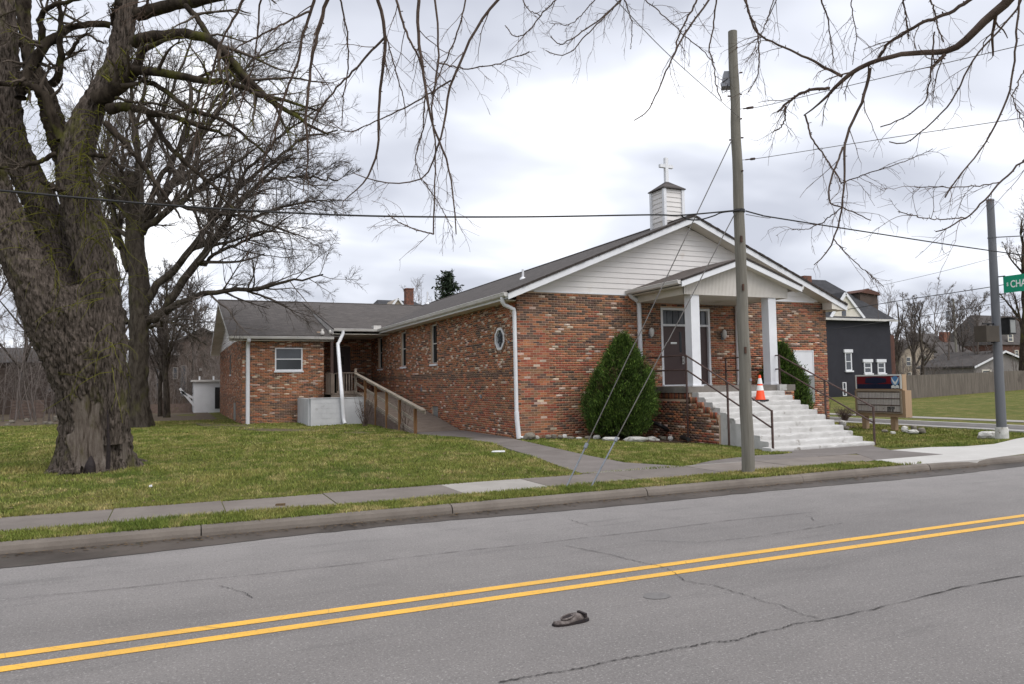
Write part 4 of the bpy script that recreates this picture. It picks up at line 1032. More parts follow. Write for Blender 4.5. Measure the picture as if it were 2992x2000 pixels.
# basement window of glass block
mb = MB(); mb.box(XL+0.08, XL+0.12, 26.64, 27.35, 0.28, 0.93); bw = mb.build('basement_window', M['mortar'], church)
for k in range(3):
    for j in range(3):
        mb = MB(); mb.box(XL+0.055, XL+0.078, 26.66+k*0.235, 26.66+k*0.235+0.22, 0.29+j*0.213, 0.29+j*0.213+0.2); mb.build('glass_block', M['glass_block'], bw)
for yy, zz_, hh in ((28.6, 1.55, 0.16), (22.3, 1.32, 0.10), (20.05, 2.95, 0.1)):
    mb = MB(); mb.box(XL-0.03, XL+0.01, yy-0.05, yy+0.05, zz_-hh/2, zz_+hh/2); mb.build('outlet_box', M['grey_box'], church)

# ---- wing: gable, roof, window, recess porch
WYE, WZE, WYR, WZR, WX0 = 33.40, 3.97, 42.2, 6.36, 2.08
WYB = 2*WYR-WYE
PRX = 6.38
slab_roof('roof_slope', [(WX0, WYE, WZE), (WX0, WYR, WZR), (PRX+0.4, WYR, WZR), (PRX+0.4, WYE, WZE)], 0.05, M['shingle_wing'])
slab_roof('roof_slope', [(WX0, WYR, WZR), (WX0, WYB, WZE), (12, WYB, WZE), (12, WYR, WZR)], 0.05, M['shingle_wing'])
slab_roof('roof_slope', [(PRX, WYE, 4.31), (PRX, WYR, WZR+0.02), (13.2, WYR, WZR+0.02), (13.2, WYE, 4.31)], 0.06, M['shingle_wing'])
mb = MB(); mb.tube([(WX0, WYR, WZR+0.01), (13.3, WYR, WZR+0.02)], 0.05, 6); mb.build('ridge_cap', M['shingle_wing'], church)
mb = MB(); mb.prism([(PRX+0.0, WYE, 4.245), (PRX, WYR-0.6, WZR-0.13), (PRX, WYR-0.6, WZR-0.28), (PRX, WYE+0.15, 4.02), (PRX, WYE, 4.05)], (0.03, 0, 0)); mb.build('rake_board', M['gutter_white'], church)
mb = MB(); mb.prism([(PRX+0.04, WYE+0.1, 4.0), (PRX+0.04, WYR-0.8, WZR-0.2), (PRX+0.04, WYR-0.8, WZR-0.9), (PRX+0.04, WYE+0.4, 3.7)], (0.05, 0, 0)); mb.build('side_boarding', M['soffit'], church)
for ye, sg in ((WYE, 1), (WYB, -1)):
    mb = MB(); mb.prism([(WX0, ye, WZE-0.05), (WX0, WYR, WZR-0.05), (WX0, WYR, WZR-0.22), (WX0, ye, WZE-0.22)], (0.03, 0, 0)); mb.build('rake_board', M['gutter_white'], church)
    mb = MB(); mb.prism([(WX0+0.03, ye, WZE-0.2), (WX0+0.03, WYR, WZR-0.2), (WX0+0.03, WYR, WZR-0.22), (WX0+0.03, ye, WZE-0.22)], (XW0-WX0-0.03, 0, 0)); mb.build('soffit', M['soffit'], church)
mb = MB(); mb.box(WX0+0.03, XW1+0.3, WYE+0.0, YW-0.002, 3.74, 3.76); mb.build('eave_soffit', M['soffit'], church)
gutter_x(WYE, WX0+0.02, PRX+0.02, 3.80)
gutter_x(WYE, PRX+0.03, XE-0.02, 4.17)
mb = MB(); mb.box(PRX, XL, WYE+0.02, YR, 4.05, 4.08); mb.build('recess_ceiling', M['soffit'], church)
z = 3.9
while z < 6.0:
    z2 = z+0.17; sl = (WZR-WZE)/(WYR-WYE); hy = lambda q: WYE+(q-(WZE-0.22))/sl
    ya, yb = hy(z), hy(z2)
    if yb > WYR: break
    P = [(XW0-0.02, ya, z), (XW0-0.02, 2*WYR-ya, z), (XW0-0.004, 2*WYR-yb, z2), (XW0-0.004, yb, z2)]
    mb = MB(); mb.add([*P, *[(XW0+0.02, p_[1], p_[2]) for p_ in P]], [(0, 1, 2, 3), (7, 6, 5, 4), (0, 4, 5, 1), (1, 5, 6, 2), (2, 6, 7, 3), (3, 7, 4, 0)]); mb.build('siding_board', M['siding'], church); z = z2
mb = MB(); mb.prism([(XW0+0.025, YW, 3.86), (XW0+0.025, 50.6, 3.86), (XW0+0.025, WYR, 6.1)], (0.2, 0, 0)); mb.build('gable_wall', M['siding'], church)
# wing window with two sashes
wx0, wx1, wz0, wz1 = 3.97, 5.13, 2.42, 3.42
mb = MB(); f = 0.055; yy = YW+0.03
mb.box(wx0, wx0+f, yy-0.03, yy+0.05, wz0, wz1); mb.box(wx1-f, wx1, yy-0.03, yy+0.05, wz0, wz1); mb.box(wx0+f, wx1-f, yy-0.03, yy+0.05, wz1-f, wz1); mb.box(wx0+f, wx1-f, yy-0.03, yy+0.05, wz0, wz0+f); mb.box(wx0+f, wx1-f, yy-0.02, yy+0.05, 2.90, 2.945)
wn_ = mb.build('window', M['white'], church)
mb = MB(); mb.box(wx0+f, wx1-f, yy+0.01, yy+0.02, wz0+f, 2.90); mb.build('pane', M['glass_dark'], wn_)
mb = MB(); mb.box(wx0+f, wx1-f, yy+0.01, yy+0.02, 2.945, wz1-f); mb.build('pane', M['glass_blind'], wn_)
mb = MB(); mb.box(wx0-0.04, wx1+0.04, YW-0.05, YW+0.03, wz0-0.07, wz0-0.002); mb.build('sill', M['white'], wn_)
mb = MB(); mb.box(XW0-0.012, XW0+0.03, 40.6, 41.6, 2.4, 3.4); mb.build('window', M['glass_dark'], church)
mb = MB(); mb.box(XW0-0.03, XW0+0.03, 40.55, 41.65, 2.32, 2.395); mb.build('sill', M['white'], church)
mb = MB(); mb.box(XW0-0.012, XW0+0.03, 37.5, 38.6, 0.2, 1.0); mb.build('basement_window', M['glass_block'], church)
downspout([(2.86, WYE-0.05, 3.82), (2.86, WYE-0.03, 3.72), (2.86, YW-0.07, 3.6), (2.86, YW-0.07, 0.12)], 0.11)
k0, k1, k2 = AY(1002, 975, WYE-.05), AY(987, 1008, 33.2), AY(1004, 1228, 30.60)
downspout([(k0[0], WYE-0.05, 4.2), (k0[0], WYE-0.05, 4.08), tuple(k1), tuple(AY(998.5, 1150, 30.58)), tuple(k2), (k2[0]+.03, k2[1]-.12, 0.2)], 0.10)
# recess door, post, meter, flood lamp, conduit
mb = MB(); mb.box(6.96, 7.89, YR+0.05, YR+0.1, 1.5, 3.64); rd = mb.build('side_door', M['door'], church)
mb = MB(); mb.box(7.28, 7.58, YR+0.04, YR+0.049, 2.75, 3.15); mb.build('door_glass', M['glass_dark'], rd)
mb = MB(); mb.box(6.30, 6.42, 33.55, 33.67, 1.4, 4.04); mb.build('porch_post', M['rail_iron'], church)
mb = MB(); mb.box(6.06, 6.16, 34.6, 34.95, 2.35, 2.85); mb.build('letter_box', M['black'], church)
mb = MB(); mb.lathe([(0.07, 4.02), (0.09, 4.05), (0.09, 4.15), (0.05, 4.18), (0.05, 4.28)], (5.93, 33.5), 12); mb.build('vent_cap', M['gutter_white'], church, True)
fl = MB(); fl.tube([(6.34, 33.3, 4.02), (6.30, 33.2, 4.10), (6.24, 33.15, 4.16)], 0.02, 8); fl.lathe([(0.03, 4.06), (0.055, 4.10), (0.055, 4.18), (0.02, 4.22)], (6.2, 33.15), 10); fl.build('flood_lamp', M['gutter_white'], church, True)
# vents on the roof
def pipe(u, v, x, name, r_, h_, mat):
    p_ = AX(u, v, x); mb = MB(); mb.tube([(p_[0], p_[1], p_[2]-0.1), (p_[0], p_[1], p_[2]+h_)], r_, 10); q = mb.build(name, mat, church, True)
    mb = MB(); mb.lathe([(r_*3, p_[2]-0.05), (r_*2.6, p_[2]+0.03), (r_*1.1, p_[2]+0.07)], (p_[0], p_[1]), 12); mb.build('flashing', M['white'], q, True)
zroof = lambda x: eave_z+0.407*(x-XE)
def on_roof(u, v):
    lo, hi = 9.0, 14.8
    for _ in range(40):
        m_ = (lo+hi)/2
        if AX(u, v, m_)[2] > zroof(m_): lo = m_
        else: hi = m_
    return lo
pipe(1528, 814, on_roof(1528, 814), 'vent_pipe', 0.04, 0.33, M['white'])
pipe(1249, 886, on_roof(1249, 886)-0.2, 'vent_pipe', 0.045, 0.75, M['white'])
mb = MB(); q = AY(1099, 957, 33.6); mb.box(q[0]-0.17, q[0]+0.17, 33.35, 33.7, 4.28, 4.46); mb.build('roof_vent', M['gutter_white'], church)

# ---- steeple
sp = AX(1949, 600, XC); SY = sp[1]; hw = 0.345
zb = 6.55; zt_ = AX(1950, 556, XC)[2]
mb = MB(); mb.box(XC-hw, XC+hw, SY-hw, SY+hw, zb, zt_); stp = mb.build('steeple', M['siding'], church)
z = 6.98
while z < zt_-0.05:
    mb = MB()
    for a in (0, 1):
        z2 = min(z+0.155, zt_)
    for (P0, P1, nx, ny) in (((XC-hw, SY-hw), (XC+hw, SY-hw), 0, -1), ((XC-hw, SY+hw), (XC-hw, SY-hw), -1, 0), ((XC+hw, SY-hw), (XC+hw, SY+hw), 1, 0)):
        o1, o2 = 0.022, 0.004
        A_ = [(P0[0]+nx*o1, P0[1]+ny*o1, z), (P1[0]+nx*o1, P1[1]+ny*o1, z), (P1[0]+nx*o2, P1[1]+ny*o2, z2), (P0[0]+nx*o2, P0[1]+ny*o2, z2)]
        B_ = [(P0[0], P0[1], z), (P1[0], P1[1], z), (P1[0], P1[1], z2), (P0[0], P0[1], z2)]
        mb.add(A_+B_, [(0, 1, 2, 3), (0, 4, 5, 1), (2, 6, 7, 3), (3, 7, 4, 0), (1, 5, 6, 2)])
    mb.build('siding_board', M['siding'], stp); z += 0.155
for cx, cy_ in ((-1, -1), (1, -1), (-1, 1), (1, 1)):
    mb = MB(); mb.box(XC+cx*hw-0.05+0.015*cx, XC+cx*hw+0.05+0.015*cx, SY+cy_*hw-0.05+0.015*cy_, SY+cy_*hw+0.05+0.015*cy_, 6.6, zt_); mb.build('corner_board', M['white'], stp)
za = AX(1950, 527, XC)[2]; he = hw+0.10
mb = MB(); mb.add([(XC-he, SY-he, zt_), (XC+he, SY-he, zt_), (XC+he, SY+he, zt_), (XC-he, SY+he, zt_), (XC, SY, za), (XC-he, SY-he, zt_-0.03), (XC+he, SY-he, zt_-0.03), (XC+he, SY+he, zt_-0.03), (XC-he, SY+he, zt_-0.03)], [(0, 1, 4), (1, 2, 4), (2, 3, 4), (3, 0, 4), (5, 6, 1, 0), (6, 7, 2, 1), (7, 8, 3, 2), (8, 5, 0, 3), (8, 7, 6, 5)]); mb.build('steeple_roof', M['shingle_main'], stp)
ztop = AX(1950, 459, XC)[2]; zarm = AX(1950, 484, XC)[2]
mb = MB(); mb.box(XC-0.058, XC+0.058, SY-0.055, SY+0.055, za-0.06, ztop); mb.box(XC-0.26, XC-0.0585, SY-0.052, SY+0.052, zarm-0.052, zarm+0.052); mb.box(XC+0.0585, XC+0.26, SY-0.052, SY+0.052, zarm-0.052, zarm+0.052); mb.build('cross', M['white'], stp)
mb = MB(); mb.prism([(XC-hw-0.03, SY-hw-0.04, 6.70), (XC+hw+0.03, SY-hw-0.04, 6.70), (XC+hw+0.03, SY-hw-0.04, 6.86), (XC, SY-hw-0.04, 7.0), (XC-hw-0.03, SY-hw-0.04, 6.86)], (0, 0.03, 0)); mb.build('step_flashing', M['shingle_edge'], stp)
# ================================================================== THINGS AROUND THE CHURCH
# ---- wheelchair ramp of timber along the side wall
RX0, RX1 = 7.2, 8.86
ramp_ = thing('wheelchair_ramp', (8.0, 24.2, 0.15), 'weathered timber wheelchair ramp with handrail climbing along the church side wall', 'ramp')
posts = [((1217, 1198), (1217, 1273)), ((1171, 1172), (1171, 1242)), ((1133, 1147), (1133, 1225)), ((1101, 1130), (1101, 1197)), ((1070, 1113), (1070, 1183))]
pp = [(AX(*a, RX0), AX(*b, RX0)) for a, b in posts]
YT = 32.4; ZT = 1.40; YB_ = 24.1; ZB = 0.17
deck = lambda y: ZB+(ZT-ZB)*(y-YB_)/(YT-YB_)
y = YB_
rr = random.Random(5)
while y < YT:
    y2 = y+0.135; j = rr.uniform(-0.004, 0.004)
    mb = MB(); mb.hexa([(RX0-0.04, y, deck(y)-0.035), (RX1, y, deck(y)-0.035), (RX1, y2, deck(y2)-0.035), (RX0-0.04, y2, deck(y2)-0.035), (RX0-0.04, y, deck(y)+j), (RX1, y, deck(y)+j), (RX1, y2, deck(y2)+j), (RX0-0.04, y2, deck(y2)+j)]); mb.build('deck_plank', M['wood_deck'], ramp_); y = y2+0.008
for k in range(19):       # landing boards
    x0 = 6.12+k*0.147
    mb = MB(); mb.box(x0, x0+0.139, YT+0.005, YR, ZT-0.04, ZT); mb.build('deck_plank', M['wood_deck'], ramp_)
mb = MB(); mb.hexa([(RX0-0.035, YB_, 0.10), (RX0+0.005, YB_, 0.10), (RX0+0.005, YT, ZT-0.24), (RX0-0.035, YT, ZT-0.24), (RX0-0.035, YB_, deck(YB_)-0.037), (RX0+0.005, YB_, deck(YB_)-0.037), (RX0+0.005, YT, ZT-0.04), (RX0-0.035, YT, ZT-0.04)]); mb.build('stringer', M['wood_grey'], ramp_)
topz = []
for a, b in pp:
    mb = MB(); mb.box(RX0-0.09, RX0-0.0, a[1]-0.045, a[1]+0.045, min(b[2], 0.5)-0.35, a[2]+0.02); mb.build('post', M['wood_new'], ramp_); topz.append((a[1], a[2]))
e0 = AX(1240, 1203, RX0); e1 = AX(1042, 1092, RX0)
ry0, rz0 = e0[1]-0.05, topz[0][1]-0.07; ry1, rz1 = YT+0.1, topz[-1][1]+(topz[-1][1]-topz[0][1])/(topz[-1][0]-topz[0][0])*(YT+0.1-topz[-1][0])
mb = MB(); mb.bar((RX0-0.045, ry0, rz0+0.06), (RX0-0.045, ry1, rz1+0.05), 0.15, 0.045); mb.build('handrail', M['wood_grey'], ramp_)
mb = MB(); mb.bar((RX0+0.01, ry0, rz0-0.02), (RX0+0.01, ry1, rz1-0.03), 0.035, 0.10); mb.build('rail_board', M['wood_grey'], ramp_)
for dz in (0.40, 0.80):
    mb = MB(); mb.bar((RX0+0.01, topz[0][0], topz[0][1]-dz), (RX0+0.01, ry1, rz1-dz), 0.035, 0.10); mb.build('rail_board', M['wood_grey'], ramp_)
# landing balustrade
mb = MB(); mb.box(6.35, RX0+0.05, YT+0.02, YT+0.14, 2.26, 2.30); mb.build('handrail', M['wood_deck'], ramp_)
mb = MB(); mb.box(6.08, 6.2, YT+0.02, 33.7, 2.24, 2.28); mb.build('handrail', M['wood_deck'], ramp_)
mb = MB(); mb.box(RX0-0.09, RX0+0.01, YT+0.03, YT+0.13, 0.2, 2.46); mb.build('post', M['wood_grey'], ramp_)
mb = MB(); mb.box(6.25, 6.35, YT+0.03, YT+0.13, 0.2, 2.26); mb.build('post', M['wood_grey'], ramp_)
x = 6.40
while x < 7.08:
    mb = MB(); mb.box(x, x+0.045, YT+0.06, YT+0.10, 1.45, 2.26); mb.build('baluster', M['wood_deck'], ramp_); x += 0.115
mb = MB(); mb.box(6.35, RX0-0.09, YT+0.04, YT+0.12, 1.42, 1.50); mb.build('rail_board', M['wood_deck'], ramp_)
x = 5.98
y = YT+0.2
mb = MB(); mb.box(6.10, 6.34, YT+0.03, YT+0.06, 1.42, 2.24); mb.build('rail_board', M['wood_deck'], ramp_)
while y < 33.6:
    mb = MB(); mb.box(6.10, 6.14, y, y+0.13, 1.42, 2.24); mb.build('baluster', M['wood_deck'], ramp_); y += 0.15
mb = MB(); mb.box(6.1, RX0, YT+0.02, YT+0.05, 0.95, 1.355); mb.build('fascia_board', M['wood_deck'], ramp_)
# lattice skirt: diagonal laths in two layers
mb = MB()
def lath(y0, dirn, xoff):
    n = 0
    for k in range(-40, 130):
        a = 24.3+k*0.115
        # lath from (a, 0.12) rising at 45 degrees; clip to below the stringer
        y_s, z_s = a, 0.10
        L_ = 0
        while L_ < 1.6:
            yy = y_s+dirn*L_; zz_ = z_s+L_
            if zz_ > deck(yy)-0.10 or yy < 24.5 or yy > 31.6:
                if L_ > 0 or not (24.5 < yy < 31.6): break
            L_ += 0.05
        if L_ > 0.08 and 24.5 < y_s < 31.6:
            mb.bar((RX0-0.05+xoff, y_s, z_s), (RX0-0.05+xoff, y_s+dirn*L_, z_s+L_), 0.008, 0.038, (1, 0, 0)) if False else mb.hexa([(RX0-0.055+xoff, y_s-0.02, z_s), (RX0-0.045+xoff, y_s-0.02, z_s), (RX0-0.045+xoff, y_s+0.02, z_s), (RX0-0.055+xoff, y_s+0.02, z_s), (RX0-0.055+xoff, y_s+dirn*L_-0.02, z_s+L_), (RX0-0.045+xoff, y_s+dirn*L_-0.02, z_s+L_), (RX0-0.045+xoff, y_s+dirn*L_+0.02, z_s+L_), (RX0-0.055+xoff, y_s+dirn*L_+0.02, z_s+L_)])
lath(0, 1, 0.0); lath(0, -1, 0.012)
o = mb.build('lattice', M['lattice'], ramp_, fix=False); tag(o, kind='stuff')

# ---- white painted block wall before the landing
bwall = thing('retaining_wall', (6.0, 30.8, 0.15), 'low white painted block wall standing in front of the wooden landing', 'wall')
mb = MB(); mb.box(4.98, 7.12, 30.72, 30.9, 0.0, 1.235); mb.build('core', M['block_white'], bwall)
mb = MB(); mb.box(4.90, 5.10, 30.9, 33.7, 0.0, 1.235); mb.build('return_wall', M['block_white'], bwall)
for r_ in range(6):
    off = 0.2 if r_ % 2 else 0.0; x = 4.98-off
    while x < 7.12:
        a, b = max(x, 4.98)+0.005, min(x+0.4, 7.12)-0.005; x += 0.4
        if b-a < 0.05: continue
        mb = MB(); mb.box(a, b, 30.712, 30.722, 0.03+r_*0.2+0.004, 0.03+r_*0.2+0.196); mb.build('block', M['block_white'], bwall)
mb = MB(); mb.box(4.93, 7.14, 30.69, 30.95, 1.236, 1.262); mb.build('coping', M['block_white'], bwall)
# bare shrub stems by the wall and the ramp
def bare_bush(loc, label, n, h, seed):
    rr = random.Random(seed); t_ = thing('bare_bush', loc, label, 'bush'); mb = MB()
    for k in range(n):
        a = rr.uniform(0, 6.3); l = rr.uniform(0.15, 0.5); hh = h*rr.uniform(0.5, 1.0)
        p0 = Vector(loc)+Vector((rr.uniform(-.08, .08), rr.uniform(-.08, .08), -0.02)); p3 = p0+Vector((l*math.cos(a), l*math.sin(a), hh))
        p1 = p0.lerp(p3, .35)+Vector((rr.gauss(0, .03), rr.gauss(0, .03), .04)); p2 = p0.lerp(p3, .7)+Vector((rr.gauss(0, .04), rr.gauss(0, .04), .02))
        mb.tube([p0, p1, p2, p3], [0.010, 0.008, 0.006, 0.003], 5)
        for q in range(3):
            s_ = p1.lerp(p3, rr.random()); mb.tube([s_, s_+Vector((rr.gauss(0, .1), rr.gauss(0, .1), rr.uniform(.05, .22)))], [0.005, 0.002], 4)
    mb.build('stems', M['twig_near'], t_, fix=False)
q = AZ(1068, 1250, 0.15); bare_bush(tuple(q), 'leafless shrub with thin arching stems at the end of the white wall', 26, 1.3, 2)
q = AZ(1188, 1262, 0.15); bare_bush((q[0]-0.05, q[1], 0.15), 'small leafless sapling standing outside the ramp rail', 9, 1.25, 3)

# ---- utility pole with its fittings
PB = AZ(2187, 1384, 0.15); PT = AY(2140, 92, PB[1]+0.02)
upole = thing('utility_pole', tuple(PB), 'tall weathered wooden utility pole leaning slightly on the verge before the church', 'utility pole')
PB = Vector(PB); PT = Vector(PT)
def on_pole(f): return PB.lerp(PT, f)
mb = MB(); n = 24
pts = [PB+Vector((0, 0, -0.3))] + [on_pole(k/n)+Vector((0.006*math.sin(k*1.3), 0.006*math.cos(k*1.7), 0)) for k in range(n+1)]
mb.tube(pts, [0.112]+[0.108-0.031*k/n+0.0012*math.sin(k*2.1) for k in range(n+1)], 20); mb.build('pole', M['pole_wood'], upole, True)
def pz(v): # fraction of the pole at image row v
    lo, hi = 0.0, 1.0
    for _ in range(40):
        m_ = (lo+hi)/2; d = np.array(on_pole(m_))-CP; vv = IH/2-FPX*(d @ UP)/(d @ FW)
        if vv > v: lo = m_
        else: hi = m_
    return lo
LEFT = Vector((-RT[0], -RT[1], 0)).normalized()
bx = on_pole(pz(226)); mb = MB()
mb.hexa([bx+LEFT*0.02+Vector((0, 0, -0.15)), bx+LEFT*0.21+Vector((0, 0, -0.15)), bx+LEFT*0.21+Vector((0.1, .16, -0.15)), bx+LEFT*0.02+Vector((.1, .16, -0.15)), bx+LEFT*0.02+Vector((0, 0, 0.12)), bx+LEFT*0.17+Vector((0, 0, 0.12)), bx+LEFT*0.17+Vector((.1, .16, .12)), bx+LEFT*0.02+Vector((.1, .16, .12))]); eb = mb.build('equipment_box', M['grey_box'], upole)
mb = MB(); p_ = bx+LEFT*0.12+Vector((0, -0.01, -0.12)); mb.tube([p_, p_+Vector((-.03, 0, -.12)), p_+LEFT*0.1+Vector((0, 0, -.16)), p_+LEFT*0.12+Vector((0, 0, 0.02)), p_+Vector((0, 0, .1))], 0.008, 6); mb.build('box_cable', M['cable'], eb)
for v, off in ((145, 0), (275, 1), (402, 1), (280, -1), (352, 0.3), (408, -1), (503, .2), (218, 0.6)):
    p_ = on_pole(pz(v)); mb = MB(); mb.tube([p_-LEFT*0.05*off+Vector((0, -0.09 if abs(off) < 1 else 0, 0)), p_-LEFT*0.125*off+Vector((0, -0.11 if abs(off) < 1 else 0, 0.0))], 0.013, 6); mb.build('bolt', M['rust'], upole)
p_ = on_pole(pz(617)); mb = MB(); mb.tube([p_+Vector((0, 0, -0.02)), p_+Vector((0, 0, 0.03))], 0.102, 16); mb.build('pole_band', M['cable'], upole)
p_ = on_pole(pz(1112)); mb = MB(); mb.tube([p_+Vector((.03, -0.095, 0)), p_+Vector((.03, -0.108, 0))], 0.028, 10); mb.build('pole_tag', M['galv'], upole)
for v in (1025, 700, 840): 
    p_ = on_pole(pz(v)); mb = MB(); mb.box(p_.x-0.07, p_.x-0.035, p_.y-0.105, p_.y-0.085, p_.z-0.06, p_.z+0.05); mb.build('staple', M['rust'], upole)

def cable(name, pts, r_, mat, label, n=24, group=None):
    """smooth strand through the points"""
    P = [Vector(p) for p in pts]; out = []
    for i in range(len(P)-1):
        p0 = P[max(i-1, 0)]; p1 = P[i]; p2 = P[i+1]; p3 = P[min(i+2, len(P)-1)]
        for k in range(n):
            t_ = k/n; out.append(0.5*((2*p1)+(p2-p0)*t_+(2*p0-5*p1+4*p2-p3)*t_*t_+(3*p1-p0-3*p2+p3)*t_**3))
    out.append(P[-1]); mb = MB(); mb.tube(out, r_, 6)
    o = mb.build(name, mat, None, True, fix=False); tag(o, label, 'cable' if name == 'cable' else 'wire', group); return o
yw_ = PB.y
pc = on_pole(pz(617)); far_l = AY(0, 556, yw_); 
cable('cable', [AY(-1200, 450, yw_), AY(0, 556, yw_), AY(520, 601, yw_), AY(1040, 629, yw_), AY(1500, 633, yw_), AY(1895, 627, yw_), AY(1990, 628, yw_), tuple(pc+Vector((-0.06, -0.09, 0)))], 0.0125, M['cable'], 'thick black cable running from the pole leftward across the trees', 12)
cable('cable', [AY(1988, 627, yw_), AY(2010, 640, yw_), AY(2045, 641, yw_), AY(2085, 630, yw_), AY(2110, 620, yw_), tuple(pc+Vector((-0.07, -0.09, -.01)))], 0.012, M['cable'], 'short black cable loop hanging beside the pole over the church ridge', 8)
cable('cable', [tuple(pc+Vector((0.09, -0.07, 0))), AY(2225, 628, yw_+.1), AY(2256, 634, yw_+.2), AY(2500, 672, yw_+.4), AY(2890, 731, yw_+.8), AY(3400, 800, yw_+1)], 0.0125, M['cable'], 'thick black cable sloping from the pole toward the street corner', 12)
cable('wire', [tuple(pc+Vector((0.09, -0.07, -0.06))), AY(2240, 636, yw_+.15), AY(2256, 634, yw_+.2)], 0.006, M['wire'], 'short slack wire under the cable at the pole', 8)
a0 = on_pole(pz(318)); cable('wire', [tuple(a0-LEFT*0.09), AY(2230, 309, yw_-.6), AY(2500, 245, yw_-2.5), AY(3000, 128, yw_-4.5)], 0.005, M['wire'], 'upper thin wire rising from the pole to the right', 8)
mb = MB(); s0 = Vector(AY(2172, 317, yw_-.1)); s1 = Vector(AY(2200, 313, yw_-.3)); mb.tube([s0, s0.lerp(s1, .3), s0.lerp(s1, .4), s1], [0.012, 0.012, 0.022, 0.022], 8); mb.build('insulator', M['rust'], upole)
a0 = on_pole(pz(467)); cable('wire', [tuple(a0-LEFT*0.09), AY(2235, 459, yw_-.6), AY(2600, 402, yw_-2.5), AY(3000, 342, yw_-4)], 0.005, M['wire'], 'lower thin wire rising from the pole to the right', 8)
mb = MB(); s0 = Vector(AY(2178, 466, yw_-.1)); s1 = Vector(AY(2205, 463, yw_-.3)); mb.tube([s0, s0.lerp(s1, .5), s0.lerp(s1, .6), s1], [0.010, 0.010, 0.022, 0.02], 8); mb.build('insulator', M['rust'], upole)
a0 = on_pole(pz(345)); cable('wire', [tuple(a0+Vector((0, -.08, 0))), AY(1960, 165, yw_-2), AY(1800, 0, yw_-4), AY(1700, -100, yw_-5)], 0.005, M['wire'], 'thin wire climbing from the pole to the top edge over the church', 8)
# guy wires to ground anchors
def guy(top_v, px, label, rod_from):
    a0 = on_pole(pz(top_v))-Vector((0.08, 0, 0)); end = Vector(AZ(px[-1][0], px[-1][1], 0.15)); t_ = thing('guy_wire', tuple(end), label, 'guy wire', 'guy wires of the utility pole')
    dr = (a0-end); r0 = end+dr*rod_from
    mb = MB(); mb.tube([r0, a0], 0.0085, 6); mb.build('strand', M['wire'], t_, True, fix=False)
    mb = MB(); mb.tube([end-dr*0.02, r0], 0.013, 6); mb.build('anchor_rod', M['galv'], t_, True, fix=False)
    mb = MB(); mb.tube([r0-dr*0.006, r0+dr*0.006], 0.03, 8); mb.build('turnbuckle', M['galv'], t_, True)
guy(405, [(1655, 1425)], 'longer thin guy wire from high on the pole to the verge', 0.105)
guy(622, [(1727, 1425)], 'shorter guy wire ending in a bluish anchor rod by the sidewalk', 0.155)

# ---- steel pole with street sign and pedestrian signals at the corner
SB = AZ(2928, 1281, 0.14); ST = AY(2893, 586, SB[1])
spole = thing('signal_pole', tuple(SB), 'grey steel signal pole with round white painted foot at the street corner', 'pole')
SB = Vector(SB); ST = Vector(ST)
mb = MB(); mb.tube([SB.lerp(ST, k/10) for k in range(11)], [0.118-0.030*k/10 for k in range(11)], 20); mb.build('shaft', M['pole_steel'], spole, True)
mb = MB(); mb.tube([ST, ST+Vector((0, 0, 0.03)), ST+Vector((0, 0, 0.05))], [0.096, 0.096, 0.05], 16); mb.build('cap', M['pole_steel'], spole, True)
mb = MB(); mb.tube([SB+Vector((0, 0, -0.1)), SB+Vector((0, 0, 0.22)), SB+Vector((0, 0, 0.27))], [0.155, 0.15, 0.135], 20); mb.build('footing', M['stone_white'], spole, True)
for v in (694,):
    p_ = SB.lerp(ST, 0.84); mb = MB(); mb.tube([p_, p_+Vector((0, 0, .03))], 0.105, 16); mb.build('pole_band', M['pole_steel'], spole)
    mb = MB(); mb.tube([p_+Vector((.05, -.05, .02)), p_+Vector((1.6, -.6, .10))], 0.014, 6); mb.build('bracket_arm', M['pole_steel'], spole)
# sign blade running along the side street
sg0 = AX(2919, 832, SB.x+0.07)
def sz(v): return AX(2925, v, SB.x+0.07)[2]
zt_s, zb_s = sz(808), sz(857)
xs_ = SB.x+0.06; ys0 = SB.y-0.20
sign = thing('street_sign', (xs_, ys0, zb_s), 'green street name sign with white capitals fixed to the signal pole', 'sign')
mb = MB(); mb.box(xs_-0.004, xs_+0.004, ys0-1.25, ys0, zb_s, zt_s); mb.build('blade', M['green_sign'], sign)
mb = MB(); mb.box(xs_-0.012, xs_+0.03, ys0-0.04, ys0+0.16, zt_s-0.005, zt_s+0.02); mb.box(xs_-0.012, xs_+0.03, ys0-0.04, ys0+0.16, zb_s-0.03, zb_s-0.005); mb.build('bracket', M['black'], sign)
hgt = zt_s-zb_s
def letters(txt, y_start, z_base, size, name):
    cu = bpy.data.curves.new(name, 'FONT'); cu.body = txt; cu.size = size; cu.extrude = 0.001; cu.offset = 0.004
    tmp = bpy.data.objects.new('tmp', cu); COL.objects.link(tmp); bpy.context.view_layer.update()
    dg = bpy.context.evaluated_depsgraph_get(); me = bpy.data.meshes.new_from_object(tmp.evaluated_get(dg))
    bpy.data.objects.remove(tmp); bpy.data.curves.remove(cu)
    me.transform(Matrix(((0, 0, -1, xs_-0.006), (-0.74, 0, 0, y_start), (0, 1, 0, z_base), (0, 0, 0, 1))))
    me.transform(Matrix.Translation(-origin(sign)))
    return link(name, me, M['sign_white'], sign)
letters('S', ys0-0.085, zb_s+hgt*0.40, hgt*0.28, 'lettering')
letters('CHAM', ys0-0.175, zb_s+hgt*0.29, hgt*0.58, 'lettering')
